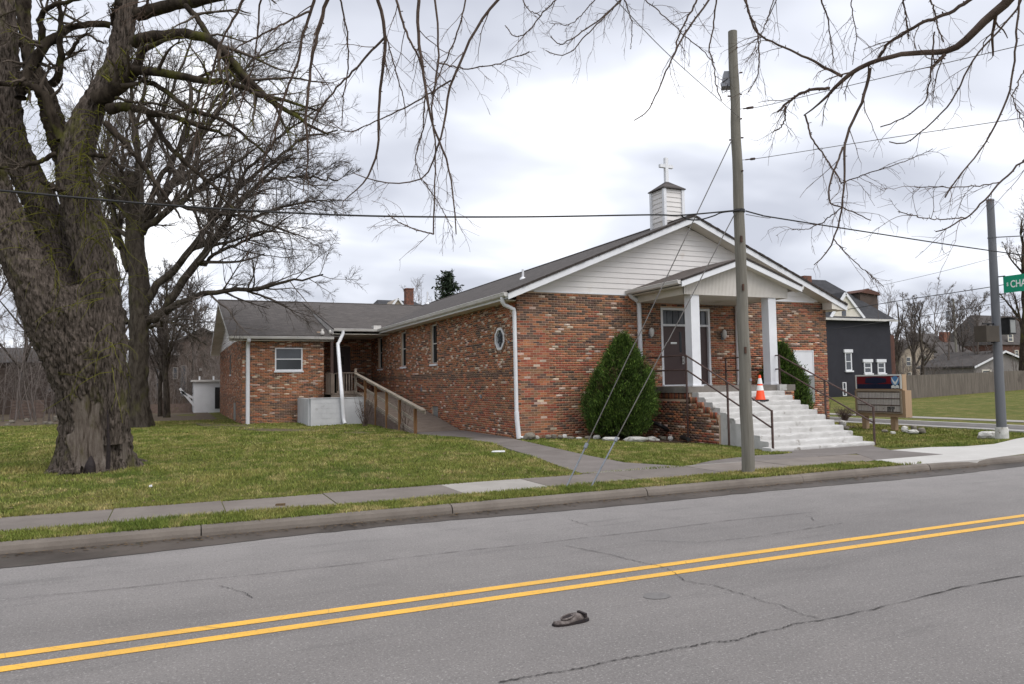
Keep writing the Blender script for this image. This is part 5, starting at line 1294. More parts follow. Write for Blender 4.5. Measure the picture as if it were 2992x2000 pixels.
for v, sd_, mt, nm in ((975, -1, 'brown_box', 'signal_housing'), (955, 1, 'sign_white', 'signal_face')):
    p_ = Vector(AY(2928, v, SB.y)); ps = thing('pedestrian_signal', tuple(p_), 'brown box pedestrian signal on the left side of the signal pole' if sd_ < 0 else 'pedestrian signal with pale face on the right side of the signal pole', 'signal')
    if sd_ < 0:
        mb = MB(); c = p_-Vector((0.50, -0.02, 0)); mb.box(c.x-0.27, c.x+0.24, c.y-0.12, c.y+0.2, c.z-0.21, c.z+0.20); mb.build('housing', M['brown_box'], ps)
        mb = MB(); mb.box(c.x-0.22, c.x+0.34, c.y-0.02, c.y+0.02, c.z+0.24, c.z+0.27); mb.box(c.x-0.02, c.x+0.02, c.y-0.02, c.y+0.02, c.z+0.19, c.z+0.26); mb.box(c.x+0.1, c.x+0.4, c.y-0.02, c.y+0.02, c.z-0.26, c.z-0.22); mb.build('bracket', M['black'], ps)
    else:
        mb = MB(); c = p_+Vector((0.24, -0.02, 0)); mb.box(c.x-0.13, c.x+0.13, c.y-0.1, c.y+0.12, c.z-0.19, c.z+0.22); mb.build('housing', M['black'], ps)
        mb = MB(); mb.box(c.x-0.11, c.x+0.09, c.y-0.115, c.y-0.1, c.z-0.15, c.z+0.18); mb.build('face', M['glass_block'], ps)
        mb = MB(); mb.box(c.x-0.17, c.x+0.16, c.y-0.16, c.y+0.12, c.z+0.225, c.z+0.245); mb.build('visor', M['black'], ps)

# ---- notice sign of the church on two posts
SX = 20.45
def sy(u, v=1160): return AX(u, v, SX)[1]
yn, yfar = sy(2640), sy(2497)
def szz(u, v): return AX(u, v, SX)[2]
csign = thing('church_sign', (SX+0.15, (yn+yfar)/2, 0.03), 'tan message board sign with red and navy header beside the white steps', 'sign')
zt1 = szz(2632, 1096); zm1 = szz(2632, 1141); zb1 = szz(2632, 1222)
mb = MB(); mb.box(SX, SX+0.18, yn+0.02, yfar-0.05, zm1-0.02, zt1); mb.build('header_cabinet', M['tan'], csign)
mb = MB(); mb.box(SX+0.02, SX+0.30, yn-0.04, yfar, zb1, zm1-0.022); mb.build('lower_cabinet', M['tan'], csign)
fz0, fz1 = zm1+0.03, zt1-0.04; fy0, fy1 = yn+0.10, yfar-0.12
mb = MB(); mb.box(SX-0.012, SX-0.004, fy0, fy1, fz0+(fz1-fz0)*0.38, fz1); mb.build('header_panel', M['sign_red'], csign)
mb = MB(); mb.box(SX-0.012, SX-0.004, fy0, fy1, fz0, fz0+(fz1-fz0)*0.38-0.002); mb.build('header_panel', M['sign_navy'], csign)
wd_ = fy1-fy0
mb = MB(); mb.prism([(SX-0.016, fy0+wd_*a, fz0+(fz1-fz0)*b) for a, b in ((0.30, .5), (0.30, .80), (0.55, .92), (0.78, .85), (0.80, .45), (0.55, .38))], (0.003, 0, 0)); mb.build('header_panel', M['sign_navy'], csign)
ec = (fy0+wd_*0.10, fz0+(fz1-fz0)*0.62); er = (fz1-fz0)*0.36
mb = MB(); mb.prism([(SX-0.018, ec[0]+er*math.cos(a), ec[1]+er*math.sin(a)) for a in np.linspace(0, 6.283, 25)[:-1]], (0.003, 0, 0)); mb.build('emblem_disc', M['sign_blue'], csign)
mb = MB()
for s_ in (-1, 1):
    mb.prism([(SX-0.0215, ec[0]+s_*er*a, ec[1]+er*b) for a, b in ((0.02, -.3), (0.35, .05), (1.0, .9), (0.75, .1), (0.3, -.65), (.02, -.9))], (0.002, 0, 0))
    mb.prism([(SX-0.0235, ec[0]+s_*er*a, ec[1]+er*b) for a, b in ((0.02, -1.15), (0.45, -.85), (0.95, -1.1), (0.95, -1.65), (0.45, -1.55), (.02, -1.65))], (0.002, 0, 0))
mb.build('emblem', M['sign_white'], csign)
mb = MB()
for (a, b, c, d) in ((fy0-0.05, fy1+0.05, fz1, fz1+0.045), (fy0-0.06, fy0-0.002, fz0, fz1), (fy1+0.002, fy1+0.04, fz0, fz1)): mb.box(SX-0.02, SX-0.002, a, b, c, d)
mb.build('header_frame', M['sign_white'], csign)
lz0, lz1 = zb1+0.16, zm1-0.07; ly0, ly1 = fy0+0.02, fy1
mb = MB(); mb.box(SX+0.0, SX+0.018, ly0, ly1, lz0, lz1); mb.build('letter_panel', M['letter_panel'], csign)
for k in range(4):
    zz_ = lz0+(lz1-lz0)*k/3 if k < 3 else lz1
    mb = MB(); mb.box(SX-0.012, SX+0.0, ly0, ly1, zz_-0.012, zz_+0.012); mb.build('letter_track', M['rust'], csign)
for k in range(28):
    yy = ly0+(ly1-ly0)*(k+0.5)/28
    mb = MB(); mb.box(SX-0.004, SX-0.001, yy-0.004, yy+0.004, lz0, lz1); mb.build('panel_rib', M['rust'] if k % 5 == 0 else M['tan_frame'], csign)
rr = random.Random(8)
for row in range(2):           # small black letters of the service time, blurred in the photograph
    for k in range(6 if row == 0 else 5):
        if row == 1 and k == 3: continue
        yy = ly0+(ly1-ly0)*(0.285-0.028*k); zz_ = lz0+(lz1-lz0)*(0.20-0.135*row)
        mb = MB(); s_ = 0.036
        mb.box(SX-0.010, SX-0.006, yy-0.022, yy-0.012, zz_-s_, zz_+s_); mb.box(SX-0.010, SX-0.006, yy+0.012, yy+0.022, zz_-s_, zz_+s_ if rr.random() < .7 else zz_)
        mb.box(SX-0.010, SX-0.006, yy-0.012, yy+0.012, zz_+s_-0.012, zz_+s_); mb.box(SX-0.010, SX-0.006, yy-0.012, yy+0.012, zz_-s_, zz_-s_+0.012) if rr.random() < .6 else mb.box(SX-0.010, SX-0.006, yy-0.012, yy+0.012, zz_-0.006, zz_+0.006)
        mb.build('letter', M['black'], csign)
mb = MB()
for (a, b, c, d) in ((ly0-0.06, ly0-0.002, lz0-0.04, lz1+0.05), (ly1+0.002, ly1+0.05, lz0-0.04, lz1+0.05), (ly0, ly1, lz1+0.014, lz1+0.06), (ly0, ly1, lz0-0.05, lz0-0.014)): mb.box(SX-0.02, SX+0.015, a, b, c, d)
mb.build('letter_frame', M['tan_frame'], csign)
for u in (2533, 2617):
    yy = AX(u, 1240, SX+0.2)[1]; mb = MB(); mb.box(SX+0.08, SX+0.22, yy-0.08, yy+0.08, -0.15, zb1); mb.build('sign_post', M['tan'], csign)
# hand rock pile at its foot
# ---- traffic cone on the steps
def cone():
    i = 2; zt = 1.395-0.1285*i; yc = 16.62-0.29*i+0.16
    xc = AY(2222, 1170, yc)[0]; t_ = thing('traffic_cone', (xc, yc, zt), 'orange traffic cone with two white bands standing on the white steps', 'cone')
    pr = lambda z: 0.135-(0.135-0.03)*z/0.70
    def band(z0, z1, name, mat, d=0.0):
        mb = MB(); mb.lathe([(pr(z0)+d, zt+z0), (pr(z1)+d, zt+z1)], (xc, yc), 24); mb.build(name, mat, t_, True)
    mb = MB(); mb.lathe([(0.148, zt+0.035), (pr(0.04), zt+0.05), (pr(0.70), zt+0.70), (0.022, zt+0.712)], (xc, yc), 24); mb.build('cone_body', M['cone_orange'], t_, True)
    band(0.285, 0.42, 'white_band', M['sign_white'], 0.003); band(0.465, 0.62, 'white_band', M['sign_white'], 0.003)
    mb = MB(); mb.prism([(xc+a, yc+b, zt) for a, b in ((-.17, -.14), (-.14, -.17), (.14, -.17), (.17, -.14), (.17, .10), (.14, .13), (-.14, .13), (-.17, .10))], (0, 0, 0.035)); mb.build('cone_base', M['black'], t_)
cone()

# ---- evergreen shrubs
def shrub(name, base, H, R, label, seed, n=14000, lean=(0, 0)):
    rg = np.random.default_rng(seed); base = np.array(base)
    t_ = thing(name, tuple(base), label, 'shrub')
    prof = lambda f: R*np.interp(f, [0, .06, .21, .40, .59, .75, .86, .94, 1.0], [.52, .84, 1.0, .96, .80, .54, .31, .15, .02])
    # tufts: each a fan of fine sprays standing up and out, some prouder than others
    m = n//60; fc = rg.random(m)**0.85; ac = rg.random(m)*2*np.pi
    lob = 1+0.08*np.sin(3*ac+fc*5)+0.07*np.sin(7*ac-fc*11+1)
    rc = prof(fc)*lob*(0.80+0.24*rg.random(m)); tone = 0.6+0.7*rg.random(m); gone = rg.random(m) < 0.035
    idx = rg.integers(0, m, n); f = fc[idx]; a = ac[idx]
    Cc = np.c_[rc*np.cos(ac)+lean[0]*fc, rc*np.sin(ac)+lean[1]*fc, fc*H]+base
    sp_ = rg.normal(0, 1, (n, 3))*[0.055, 0.055, 0.085]
    out0 = np.c_[np.cos(a), np.sin(a), np.full(n, 1.3)]; out0 /= np.linalg.norm(out0, axis=1)[:, None]
    dep_ = rg.random(n)*0.16-0.08
    P = Cc[idx]+sp_+out0*dep_[:, None]
    out = out0+rg.normal(0, 0.30, (n, 3)); out /= np.linalg.norm(out, axis=1)[:, None]
    side = np.cross(out, rg.normal(0, 1, (n, 3))); side /= np.linalg.norm(side, axis=1)[:, None]
    l = (0.045+0.075*rg.random(n))[:, None]; w_ = (0.006+0.010*rg.random(n))[:, None]
    V = np.stack([P-side*w_*0.3, P+out*l*0.55-side*w_, P+out*l, P+out*l*0.55+side*w_], 1).reshape(-1, 3)
    g = (0.55+0.6*rg.random(n))*tone[idx]
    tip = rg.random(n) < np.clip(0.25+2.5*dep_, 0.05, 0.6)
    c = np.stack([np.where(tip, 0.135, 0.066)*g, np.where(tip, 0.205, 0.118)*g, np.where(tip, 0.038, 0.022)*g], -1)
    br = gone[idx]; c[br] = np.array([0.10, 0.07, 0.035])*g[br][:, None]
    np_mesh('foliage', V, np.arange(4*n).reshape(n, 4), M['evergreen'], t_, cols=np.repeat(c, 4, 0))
    # twiggy core
    mb = MB()
    r2 = random.Random(seed)
    mb.tube([tuple(base+[0, 0, -.4]), tuple(base+[lean[0]*.5, lean[1]*.5, H*.5]), tuple(base+[lean[0]*.9, lean[1]*.9, H*.92])], [.05, .035, .008], 7)
    for k in range(60):
        ff = r2.uniform(.05, .85); aa = r2.uniform(0, 6.3); q = base+np.array([lean[0]*ff, lean[1]*ff, ff*H]); rad_ = float(prof(np.array([ff]))[0])*.8
        mb.tube([tuple(q), tuple(q+np.array([rad_*.5*math.cos(aa), rad_*.5*math.sin(aa), .1])), tuple(q+np.array([rad_*math.cos(aa), rad_*math.sin(aa), .3]))], [.015, .010, .004], 5)
    mb.build('stem', M['twig_near'], t_, fix=False)
    # dark inner foliage mass: sprays coloured darker green toward the core
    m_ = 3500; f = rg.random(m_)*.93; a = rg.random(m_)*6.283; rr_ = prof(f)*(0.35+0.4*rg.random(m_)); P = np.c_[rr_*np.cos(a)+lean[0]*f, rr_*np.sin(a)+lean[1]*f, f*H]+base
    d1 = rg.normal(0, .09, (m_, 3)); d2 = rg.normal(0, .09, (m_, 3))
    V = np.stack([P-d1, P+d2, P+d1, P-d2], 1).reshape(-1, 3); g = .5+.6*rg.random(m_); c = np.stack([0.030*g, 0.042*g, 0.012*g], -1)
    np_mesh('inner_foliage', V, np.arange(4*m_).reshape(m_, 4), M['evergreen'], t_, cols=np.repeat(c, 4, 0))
q = AY(1812, 1252, 18.15); top = AY(1818, 992, 18.3)
shrub('arborvitae_shrub', (q[0], 18.15, 0.30), top[2]-0.32, 0.93, 'large cone shaped evergreen shrub in front of the brick wall by the porch', 5, 60000, (top[0]-q[0]+0.02, .15))
q = AY(2290, 1195, 18.5); top = AY(2268, 1012, 18.6)
shrub('arborvitae_shrub', (q[0]+0.03, 18.5, 0.1), top[2]-0.12, 0.80, 'smaller rounded evergreen shrub behind the right white porch column', 6, 40000, (-0.1, 0))

q = AZ(2470, 1228, 0.05); bare_bush((q[0], q[1], 0.03), 'low brown leafless bush by the right end of the steps', 60, 0.55, 5)
q = AZ(2440, 1215, 0.05); bare_bush((q[0]-.3, q[1]+.5, 0.03), 'brown twiggy bush against the right corner of the church', 50, 0.6, 6)
# ---- stones edging the bed
def stone(u, v, wpx, hpx, mat, label, seed, zb=0.10, name='stone'):
    for _ in range(4):
        p_ = AZ(u, v, zb); zb = float(tz(p_[0], p_[1]))+(0.03 if u > 1000 else 0.0)
    s_ = pxsize(p_); rx, rz = wpx/s_/2*1.06, hpx/s_/2*1.45; rg = random.Random(seed)
    t_ = MB(); bm = bmesh.new(); bmesh.ops.create_icosphere(bm, subdivisions=2, radius=1.0)
    o = Vector((rg.uniform(-50, 50), rg.uniform(-50, 50), 0))
    for vt in bm.verts:
        nn = mnoise.noise(vt.co*1.3+o); m2 = mnoise.noise(vt.co*3.1+o)
        c = vt.co.normalized(); c = Vector([math.copysign(abs(q)**0.75, q) for q in c]); vt.co = c*(1+0.28*nn+0.12*m2)
    me = bpy.data.meshes.new(name)
    yaw_ = math.atan2(RT[1], RT[0])+rg.uniform(-.2, .2)
    bm.transform(Matrix.Translation((0, 0, rz*0.75)) @ Matrix.Rotation(yaw_, 4, 'Z') @ Matrix.Diagonal((rx, min(rx, rz*1.5)*0.9, rz, 1)))
    bm.to_mesh(me); bm.free()
    ob = link(name, me, mat, None, False); ob.location = (p_[0], p_[1], zb); tag(ob, label, 'stone', 'stones edging the planting bed'); return ob
zs_ = lambda x, y: (1500+x/2.9325, 1200+y/2.9325)
SL = [(140, 250, 100, 45, 'g', 'broad flat grey stone next to the corner downspout'), (205, 248, 36, 22, 'w', 'small white stone right after the flat grey stone at the downspout'),
      (300, 245, 50, 26, 'g', 'grey rounded stone, third from the corner downspout'), (350, 244, 44, 30, 'g', 'lumpy grey stone, fourth from the corner downspout'), (400, 244, 40, 24, 'g', 'low grey stone, fifth from the corner downspout'), (440, 238, 40, 24, 'w', 'slanted white stone, sixth from the corner downspout'),
      (490, 246, 60, 16, 'g', 'thin grey stone half sunk in grass left of the first guy wire'), (565, 246, 54, 12, 'w', 'thin pale stone half sunk in grass left of the first guy wire'), (640, 247, 60, 18, 'g', 'grey stone edging the bed directly behind the first guy wire'), (715, 248, 60, 26, 'w', 'pale rounded stone edging the bed just right of the first guy wire'),
      (828, 262, 146, 24, 'w', 'long low white stone between the two guy wires'), (1048, 270, 190, 34, 'w', 'longest white block stone edging the bed right of the guy wires'), (1185, 268, 76, 34, 'w', 'tilted white stone at the end of the longest block stone'), (1228, 268, 50, 18, 'w', 'small flat white stone after the tilted one'),
      (1285, 256, 60, 24, 'g', 'mossy grey stone in the middle of the bed edging'), (1345, 262, 46, 30, 'w', 'small white stone before the mossy grey pair'), (1400, 256, 66, 36, 'g', 'mossy grey stone next to the three big white rocks'),
      (1488, 256, 88, 44, 'w', 'round white rock, leftmost of the three big ones by the steps'), (1582, 256, 96, 40, 'w', 'flattish white rock, middle of the three big ones by the steps'), (1690, 248, 120, 70, 'w', 'tallest white rock beside the steps'), (1775, 236, 60, 34, 'g', 'grey rubble stone at the foot of the stair side')]
for k, (x, y, w_, h_, m_, lab) in enumerate(SL):
    u, v = zs_(x, y); stone(u, v, w_/2.9325, h_/2.9325, M['stone_white' if m_ == 'w' else 'stone_grey'], lab, 40+k, 0.11)
zs2 = lambda x, y: (2400+x/3.963, 1040+y/3.963)
SL2 = [(245, 825, 70, 60, 'w', 'white rock beside the step end under the right handrail'), (285, 858, 70, 26, 'g', 'low grey stone near the right end of the steps'), (830, 912, 60, 24, 'w', 'small white stone before the right post of the church sign'), (965, 888, 70, 54, 'w', 'white speckled rock right of the church sign post'), (1075, 868, 60, 46, 'g', 'brown grey rock behind the stones right of the church sign'), (1060, 905, 120, 34, 'w', 'flat white stone right of the church sign'), (1165, 900, 80, 50, 'g', 'grey rock farthest right of the church sign'), (735, 890, 70, 24, 'g', 'half buried grey stone below the church sign')]
for k, (x, y, w_, h_, m_, lab) in enumerate(SL2):
    u, v = zs2(x, y); stone(u, v, w_/3.963, h_/3.963, M['stone_white' if m_ == 'w' else 'stone_grey'], lab, 80+k, 0.05)
u, v = zs2(1930, 962); o = stone(u, v, 205/3.963, 68/3.963, M['stone_white'], 'long white painted rock lying at the foot of the signal pole', 99, 0.13)
# black corrugated drain pipe
dp = [AY(1870, 1222, 18.6), AY(1930, 1245, 17.9), AZ(1975, 1272, 0.17), AZ(2015, 1287, 0.15)]
mb = MB(); P = [Vector(p_) for p_ in dp]; pts = []
for i in range(3):
    for k in range(14): pts.append(P[i].lerp(P[i+1], k/14))
mb.tube(pts, [0.058 if k % 2 else 0.050 for k in range(len(pts))], 12); o = mb.build('drain_pipe', M['black'], None, True); tag(o, 'black corrugated drain pipe lying on the mulch by the porch wall', 'pipe')
# litter
def scrap(u, v, l, w_, lab, mat='litter', z=0.17):
    p_ = AZ(u, v, z); rg = random.Random(int(u)); mb = MB(); d = Vector((RT[0], RT[1], 0)); e_ = Vector((-d.y, d.x, 0)); P = Vector(p_)
    mb.hexa([P-d*l-e_*w_, P+d*l-e_*w_*.7, P+d*l*.9+e_*w_, P-d*l*1.05+e_*w_, P-d*l-e_*w_+Vector((0, 0, .02)), P+d*l*.2-e_*w_*.7+Vector((0, 0, .012)), P+d*l*.9+e_*w_+Vector((0, 0, .035)), P-d*l*.8+e_*w_+Vector((0, 0, .03))])
    o = mb.build('litter', M[mat], None); tag(o, lab, 'litter')
scrap(1457, 1323, 0.16, 0.02, 'white strip of litter on the lawn left of the footpath', z=0.17)
scrap(2087, 1432, 0.05, 0.025, 'white scrap in the gutter below the guy wires', z=0.012)
scrap(2477, 1396, 0.05, 0.02, 'crushed white scrap in the gutter near the apron', z=0.012)
scrap(2575, 1386, 0.06, 0.02, 'long pale scrap in the gutter near the street corner', z=0.012)
scrap(440, 1425, 0.022, 0.01, 'small blue white scrap on the lawn near the sidewalk', z=0.17)
scrap(820, 1480, 0.07, 0.004, 'brown twig lying on the sidewalk', 'leaf_litter', 0.165)
# ---- lost shoe in the near lane
def shoe():
    c = AZ(1668, 1822, 0.0); t_ = thing('shoe', (c[0], c[1], 0.0), 'crushed dark shoe lying on its own in the near lane', 'shoe')
    d = (AZ(1716, 1806, 0)-AZ(1619, 1826, 0)); d[2] = 0; Lh = np.linalg.norm(d)/2; d /= np.linalg.norm(d); e_ = np.array([-d[1], d[0], 0])
    if e_[1] < 0: e_ = -e_
    # loft of cross sections from the heel (left) to the toe (right)
    secs = [(-1.0, .010, .036), (-.85, .028, .034), (-.55, .040, .032), (-.2, .044, .036), (.05, .044, .060), (.35, .046, .064), (.65, .042, .050), (.9, .028, .040), (1.0, .008, .028)]
    n = 14; vs = []; fs = []; rg = random.Random(2)
    for f, hw_, hh in secs:
        for k in range(n):
            a = 2*math.pi*k/n; s_ = hw_*math.cos(a)*(1+rg.uniform(-.08, .08)); z = max(0.002, hh*0.5+hh*0.5*math.sin(a)*(1+rg.uniform(-.1, .1)))
            vs.append(c+d*f*Lh+e_*(s_+.01*math.sin(f*3))+np.array([0, 0, z]))
    for i in range(len(secs)-1):
        for k in range(n): fs.append((i*n+k, i*n+(k+1) % n, (i+1)*n+(k+1) % n, (i+1)*n+k))
    fs.append(tuple(range(n-1, -1, -1))); fs.append(tuple((len(secs)-1)*n+k for k in range(n)))
    mb = MB(); mb.add(vs, fs); mb.build('upper', M['shoe_upper'], t_, True)
    # sole
    out = [(f, hw_) for f, hw_, hh in secs]; poly = [c+d*f*Lh*1.04+e_*(h_*1.12+.004) for f, h_ in out]+[c+d*f*Lh*1.04-e_*(h_*1.12+.004) for f, h_ in out[::-1]]
    mb = MB(); mb.prism([(p_[0], p_[1], 0.001) for p_ in poly], (0, 0, 0.014)); mb.build('sole', M['shoe_dark'], t_)
    # dark mouth of the shoe
    cm = c-d*Lh*0.18+np.array([0, 0, 0.040]); mb = MB(); R_ = []
    for k in range(16):
        a = 2*math.pi*k/16; R_.append(cm+d*Lh*.34*math.cos(a)+e_*.030*math.sin(a)+np.array([0, 0, .012*math.cos(a)+0.004]))
    mb.prism(R_, (0, 0, 0.006)); mb.build('opening', M['shoe_dark'], t_)
    mb = MB(); mb.tube([cm+d*Lh*.36*math.cos(a)+e_*.033*math.sin(a)+np.array([0, 0, .012*math.cos(a)+.008]) for a in np.linspace(0, 6.283, 17)], 0.007, 6); mb.build('collar', M['shoe_upper'], t_, True)
    mb = MB(); mb.bar(c+d*Lh*.62+e_*.04+np.array([0, 0, .05]), c+d*Lh*.72-e_*.042+np.array([0, 0, .045]), .02, .03); mb.build('strap', M['shoe_dark'], t_)
shoe()
# ================================================================== HOUSES AND FENCES BEHIND
def rect_on(u0, v0, u1, v1, Y):
    a = AY(u0, v0, Y); b = AY(u1, v1, Y); um = AY((u0+u1)/2, (v0+v1)/2, Y)
    return min(a[0], b[0]), max(a[0], b[0]), min(a[2], b[2]), max(a[2], b[2])
def win(parent, u0, v0, u1, v1, Y, lintel=True, mat='white'):
    x0, x1, z0, z1 = rect_on(u0, v0, u1, v1, Y); f = max(0.06, (x1-x0)*0.1)
    mb = MB(); mb.box(x0, x0+f, Y-0.06, Y+0.02, z0, z1); mb.box(x1-f*1.6, x1, Y-0.06, Y+0.02, z0, z1); mb.box(x0+f, x1-f*1.6, Y-0.06, Y+0.02, z1-f, z1); mb.box(x0+f, x1-f*1.6, Y-0.06, Y+0.02, z0, z0+f); mb.box(x0+f, x1-f*1.6, Y-0.05, Y+0.02, (z0+z1)/2-f*.4, (z0+z1)/2+f*.4)
    w_ = mb.build('window', M[mat], parent)
    mb = MB(); mb.box(x0+f, x1-f*1.6, Y-0.02, Y-0.005, z0+f, z1-f); mb.build('pane', M['glass_blind'], w_)
    if lintel:
        mb = MB(); mb.box(x0-0.14, x1+0.10, Y-0.12, Y-0.0, z1+0.003, z1+0.26); mb.build('lintel', M[mat], w_)
        mb = MB(); mb.box(x0-0.04, x1+0.12, Y-0.12, Y-0.0, z0-0.13, z0-0.003); mb.build('sill', M[mat], w_)
# ---- dark painted house across the side street
Y = 45.0
dh = thing('dark_house', (49, Y, 0), 'dark charcoal painted house with white window frames beyond the church corner', 'house')
ez = AY(2600, 938, Y)[2]; xr = AY(2602, 1000, Y)[0]; x0 = 41.0
mb = MB(); mb.box(x0, xr, Y, Y+8.5, -0.6, ez); mb.build('wall', M['house_dark'], dh)
mb = MB(); mb.box(xr+0.01, xr+3.2, Y+2.2, Y+8, -0.6, ez-1.0); mb.build('rear_wing', M['house_brick'], dh)
ra = AY(2412, 818, Y+4.2)
e_ = 0.35
P = [(x0-e_, Y-e_, ez+.12), (xr+e_, Y-e_, ez+.12), (xr+e_, Y+8.5+e_, ez+.12), (x0-e_, Y+8.5+e_, ez+.12), (x0+4, Y+4.2, ra[2]), (min(ra[0], xr-1.0), Y+4.2, ra[2])]
mb = MB(); mb.add(P, [(0, 1, 5, 4), (1, 2, 5), (2, 3, 4, 5), (3, 0, 4), (3, 2, 1, 0)]); rf = mb.build('roof', M['shingle_dark'], dh)
mb = MB(); mb.box(x0-e_-.1, xr+e_+.1, Y-e_-.12, Y-e_+.05, ez-.06, ez+.115); mb.build('eaves_gutter', M['gutter_white'], dh)
mb = MB(); mb.box(x0-e_, xr+e_, Y-e_+.051, Y-.003, ez-.02, ez+.1); mb.build('eaves_soffit', M['soffit'], dh)
da = AY(2467, 857, Y-.1); dl = AY(2424, 928, Y-.1); dr_ = AY(2522, 932, Y-.1)
mb = MB(); mb.prism([(dl[0], Y-.15, ez+.14), (dr_[0], Y-.15, ez+.14), (da[0], Y-.15, da[2])], (0, 3.4, 0)); mb.build('dormer', M['soffit'], dh)
for A_, B_ in ((dl, da), (da, dr_)):
    mb = MB(); mb.bar((A_[0], Y-.22, (ez+.16 if A_ is dl else A_[2])), (B_[0], Y-.22, (B_[2] if B_ is da else ez+.16)), 0.12, 0.22, (0, 0, 1)); mb.build('dormer_rake', M['white'], dh)
    mb = MB(); mb.hexa([(A_[0], Y-.1, (ez+.2 if A_ is dl else A_[2]+.03)), (B_[0], Y-.1, (B_[2]+.03 if B_ is da else ez+.2)), (B_[0], Y+3.4, (B_[2]+.03 if B_ is da else ez+.2)), (A_[0], Y+3.4, (ez+.2 if A_ is dl else A_[2]+.03)), (A_[0], Y-.1, (ez+.3 if A_ is dl else A_[2]+.13)), (B_[0], Y-.1, (B_[2]+.13 if B_ is da else ez+.3)), (B_[0], Y+3.4, (B_[2]+.13 if B_ is da else ez+.3)), (A_[0], Y+3.4, (ez+.3 if A_ is dl else A_[2]+.13))]); mb.build('dormer_roof', M['shingle_dark'], dh)
a, b, c, d = rect_on(2459, 880, 2472, 922, Y-.17); mb = MB(); mb.box(a, b, Y-.19, Y-.151, c, d); mb.build('dormer_window', M['glass_blind'], dh)
a, b, c, d = rect_on(2474, 847, 2534, 884, Y+3); mb = MB(); mb.box(a+.2, b-.1, Y+1.8, Y+4.5, c-1, d-.35); mb.build('rear_dormer', M['house_brown'], dh)
mb = MB(); mb.prism([(a, Y+1.6, d-.35), (b, Y+1.6, d-.55), (b-.1, Y+1.6, d-.3), (a+1.0, Y+1.6, d)], (0, 3, 0)); mb.build('rear_dormer_roof', M['house_brick'], dh)
a, b, c, d = rect_on(2340, 806, 2362, 830, Y+4.2); mb = MB(); mb.box(a, b, Y+3.8, Y+4.6, c-.5, d); mb.build('chimney', M['chimney'], dh)
zw = lambda x, y: (2330+x/3.92, 790+y/3.92)
for (a, b, c, d) in ((540, 950, 622, 1155), (757, 1062, 850, 1186), (912, 1062, 1002, 1186)):
    u0, v0 = zw(a, b); u1, v1 = zw(c, d); win(dh, u0, v0, u1, v1, Y)
u0, v0 = zw(512, 1290); u1, v1 = zw(560, 1445); win(dh, u0, v0, u1, v1, Y, False)
# ---- generic far house
def far_house(name, label, cat, u0, u1, vb, ve, vr, Y, dep, wallm, roofm, ridge='x', wins=(), trim=True, hip=0.0, ur=None):
    a = AY(u0, (vb+ve)/2, Y); b = AY(u1, (vb+ve)/2, Y); um = (u0+u1)/2
    zb, ze = AY(um, vb, Y)[2], AY(um, ve, Y)[2]; xa, xb = a[0], b[0]
    t_ = thing(name, ((xa+xb)/2, Y, zb), label, cat); e_ = 0.3
    mb = MB(); mb.box(xa, xb, Y, Y+dep, zb-1.5, ze); mb.build('wall', M[wallm], t_)
    if ridge == 'x':
        zr = AY(um, vr, Y+dep/2)[2]
        mb = MB(); mb.add([(xa-e_, Y-e_, ze), (xb+e_, Y-e_, ze), (xb+e_, Y+dep+e_, ze), (xa-e_, Y+dep+e_, ze), (xa-e_+hip, Y+dep/2, zr), (xb+e_-hip, Y+dep/2, zr)], [(0, 1, 5, 4), (1, 2, 5), (2, 3, 4, 5), (3, 0, 4), (3, 2, 1, 0)]); mb.build('roof', M[roofm], t_)
    else:
        xm = AY(ur if ur else um, vr, Y)[0]; zr = AY(um, vr, Y)[2]
        mb = MB(); mb.prism([(xa, Y+.02, ze), (xb, Y+.02, ze), (xm, Y+.02, zr-.1)], (0, dep-.1, 0)); mb.build('gable', M[wallm], t_)
        for s0, s1 in (((xa-e_, ze-.12), (xm, zr)), ((xm, zr), (xb+e_, ze-.12))):
            mb = MB(); mb.prism([(s0[0], Y-e_, s0[1]), (s1[0], Y-e_, s1[1]), (s1[0], Y-e_, s1[1]+.16), (s0[0], Y-e_, s0[1]+.16)], (0, dep+2*e_, 0)); mb.build('roof_slope', M[roofm], t_)
            if trim:
                mb = MB(); mb.prism([(s0[0], Y-e_-.04, s0[1]-.08), (s1[0], Y-e_-.04, s1[1]-.08), (s1[0], Y-e_-.04, s1[1]+.12), (s0[0], Y-e_-.04, s0[1]+.12)], (0, .035, 0)); mb.build('rake_board', M['white'], t_)
    for (a_, b_, c_, d_) in wins: win(t_, a_, b_, c_, d_, Y, False, 'house_grey' if u0 < 1000 else 'soffit')
    return t_
far_house('beige_house', 'beige two storey house with dark roof behind bare trees beyond the fence', 'house', 2634, 2730, 1125, 1030, 992, 62, 8, 'house_beige', 'roof_far', 'y', [(2646, 1045, 2662, 1072), (2694, 1040, 2706, 1068), (2650, 1090, 2663, 1105)], False, ur=2683)
gh = far_house('grey_house', 'dark grey house with brick chimney and white porch roof behind the far trees', 'house', 2728, 2862, 1125, 1045, 975, 68, 9, 'house_brown', 'roof_far', 'x', [(2815, 1055, 2835, 1085), (2738, 1062, 2752, 1090)], False, 3.0)
a, b, c, d = rect_on(2768, 968, 2787, 1010, 70); mb = MB(); mb.box(a, b, 70.5, 71.3, c-1, d); mb.build('chimney', M['chimney'], gh)
a, b, c, d = rect_on(2768, 1064, 2862, 1078, 66); mb = MB(); mb.prism([(a, 66, c), (b, 66, c), (b-.6, 66, d), (a+.6, 66, d)], (0, 1.9, 0)); mb.build('porch_roof', M['white'], gh)
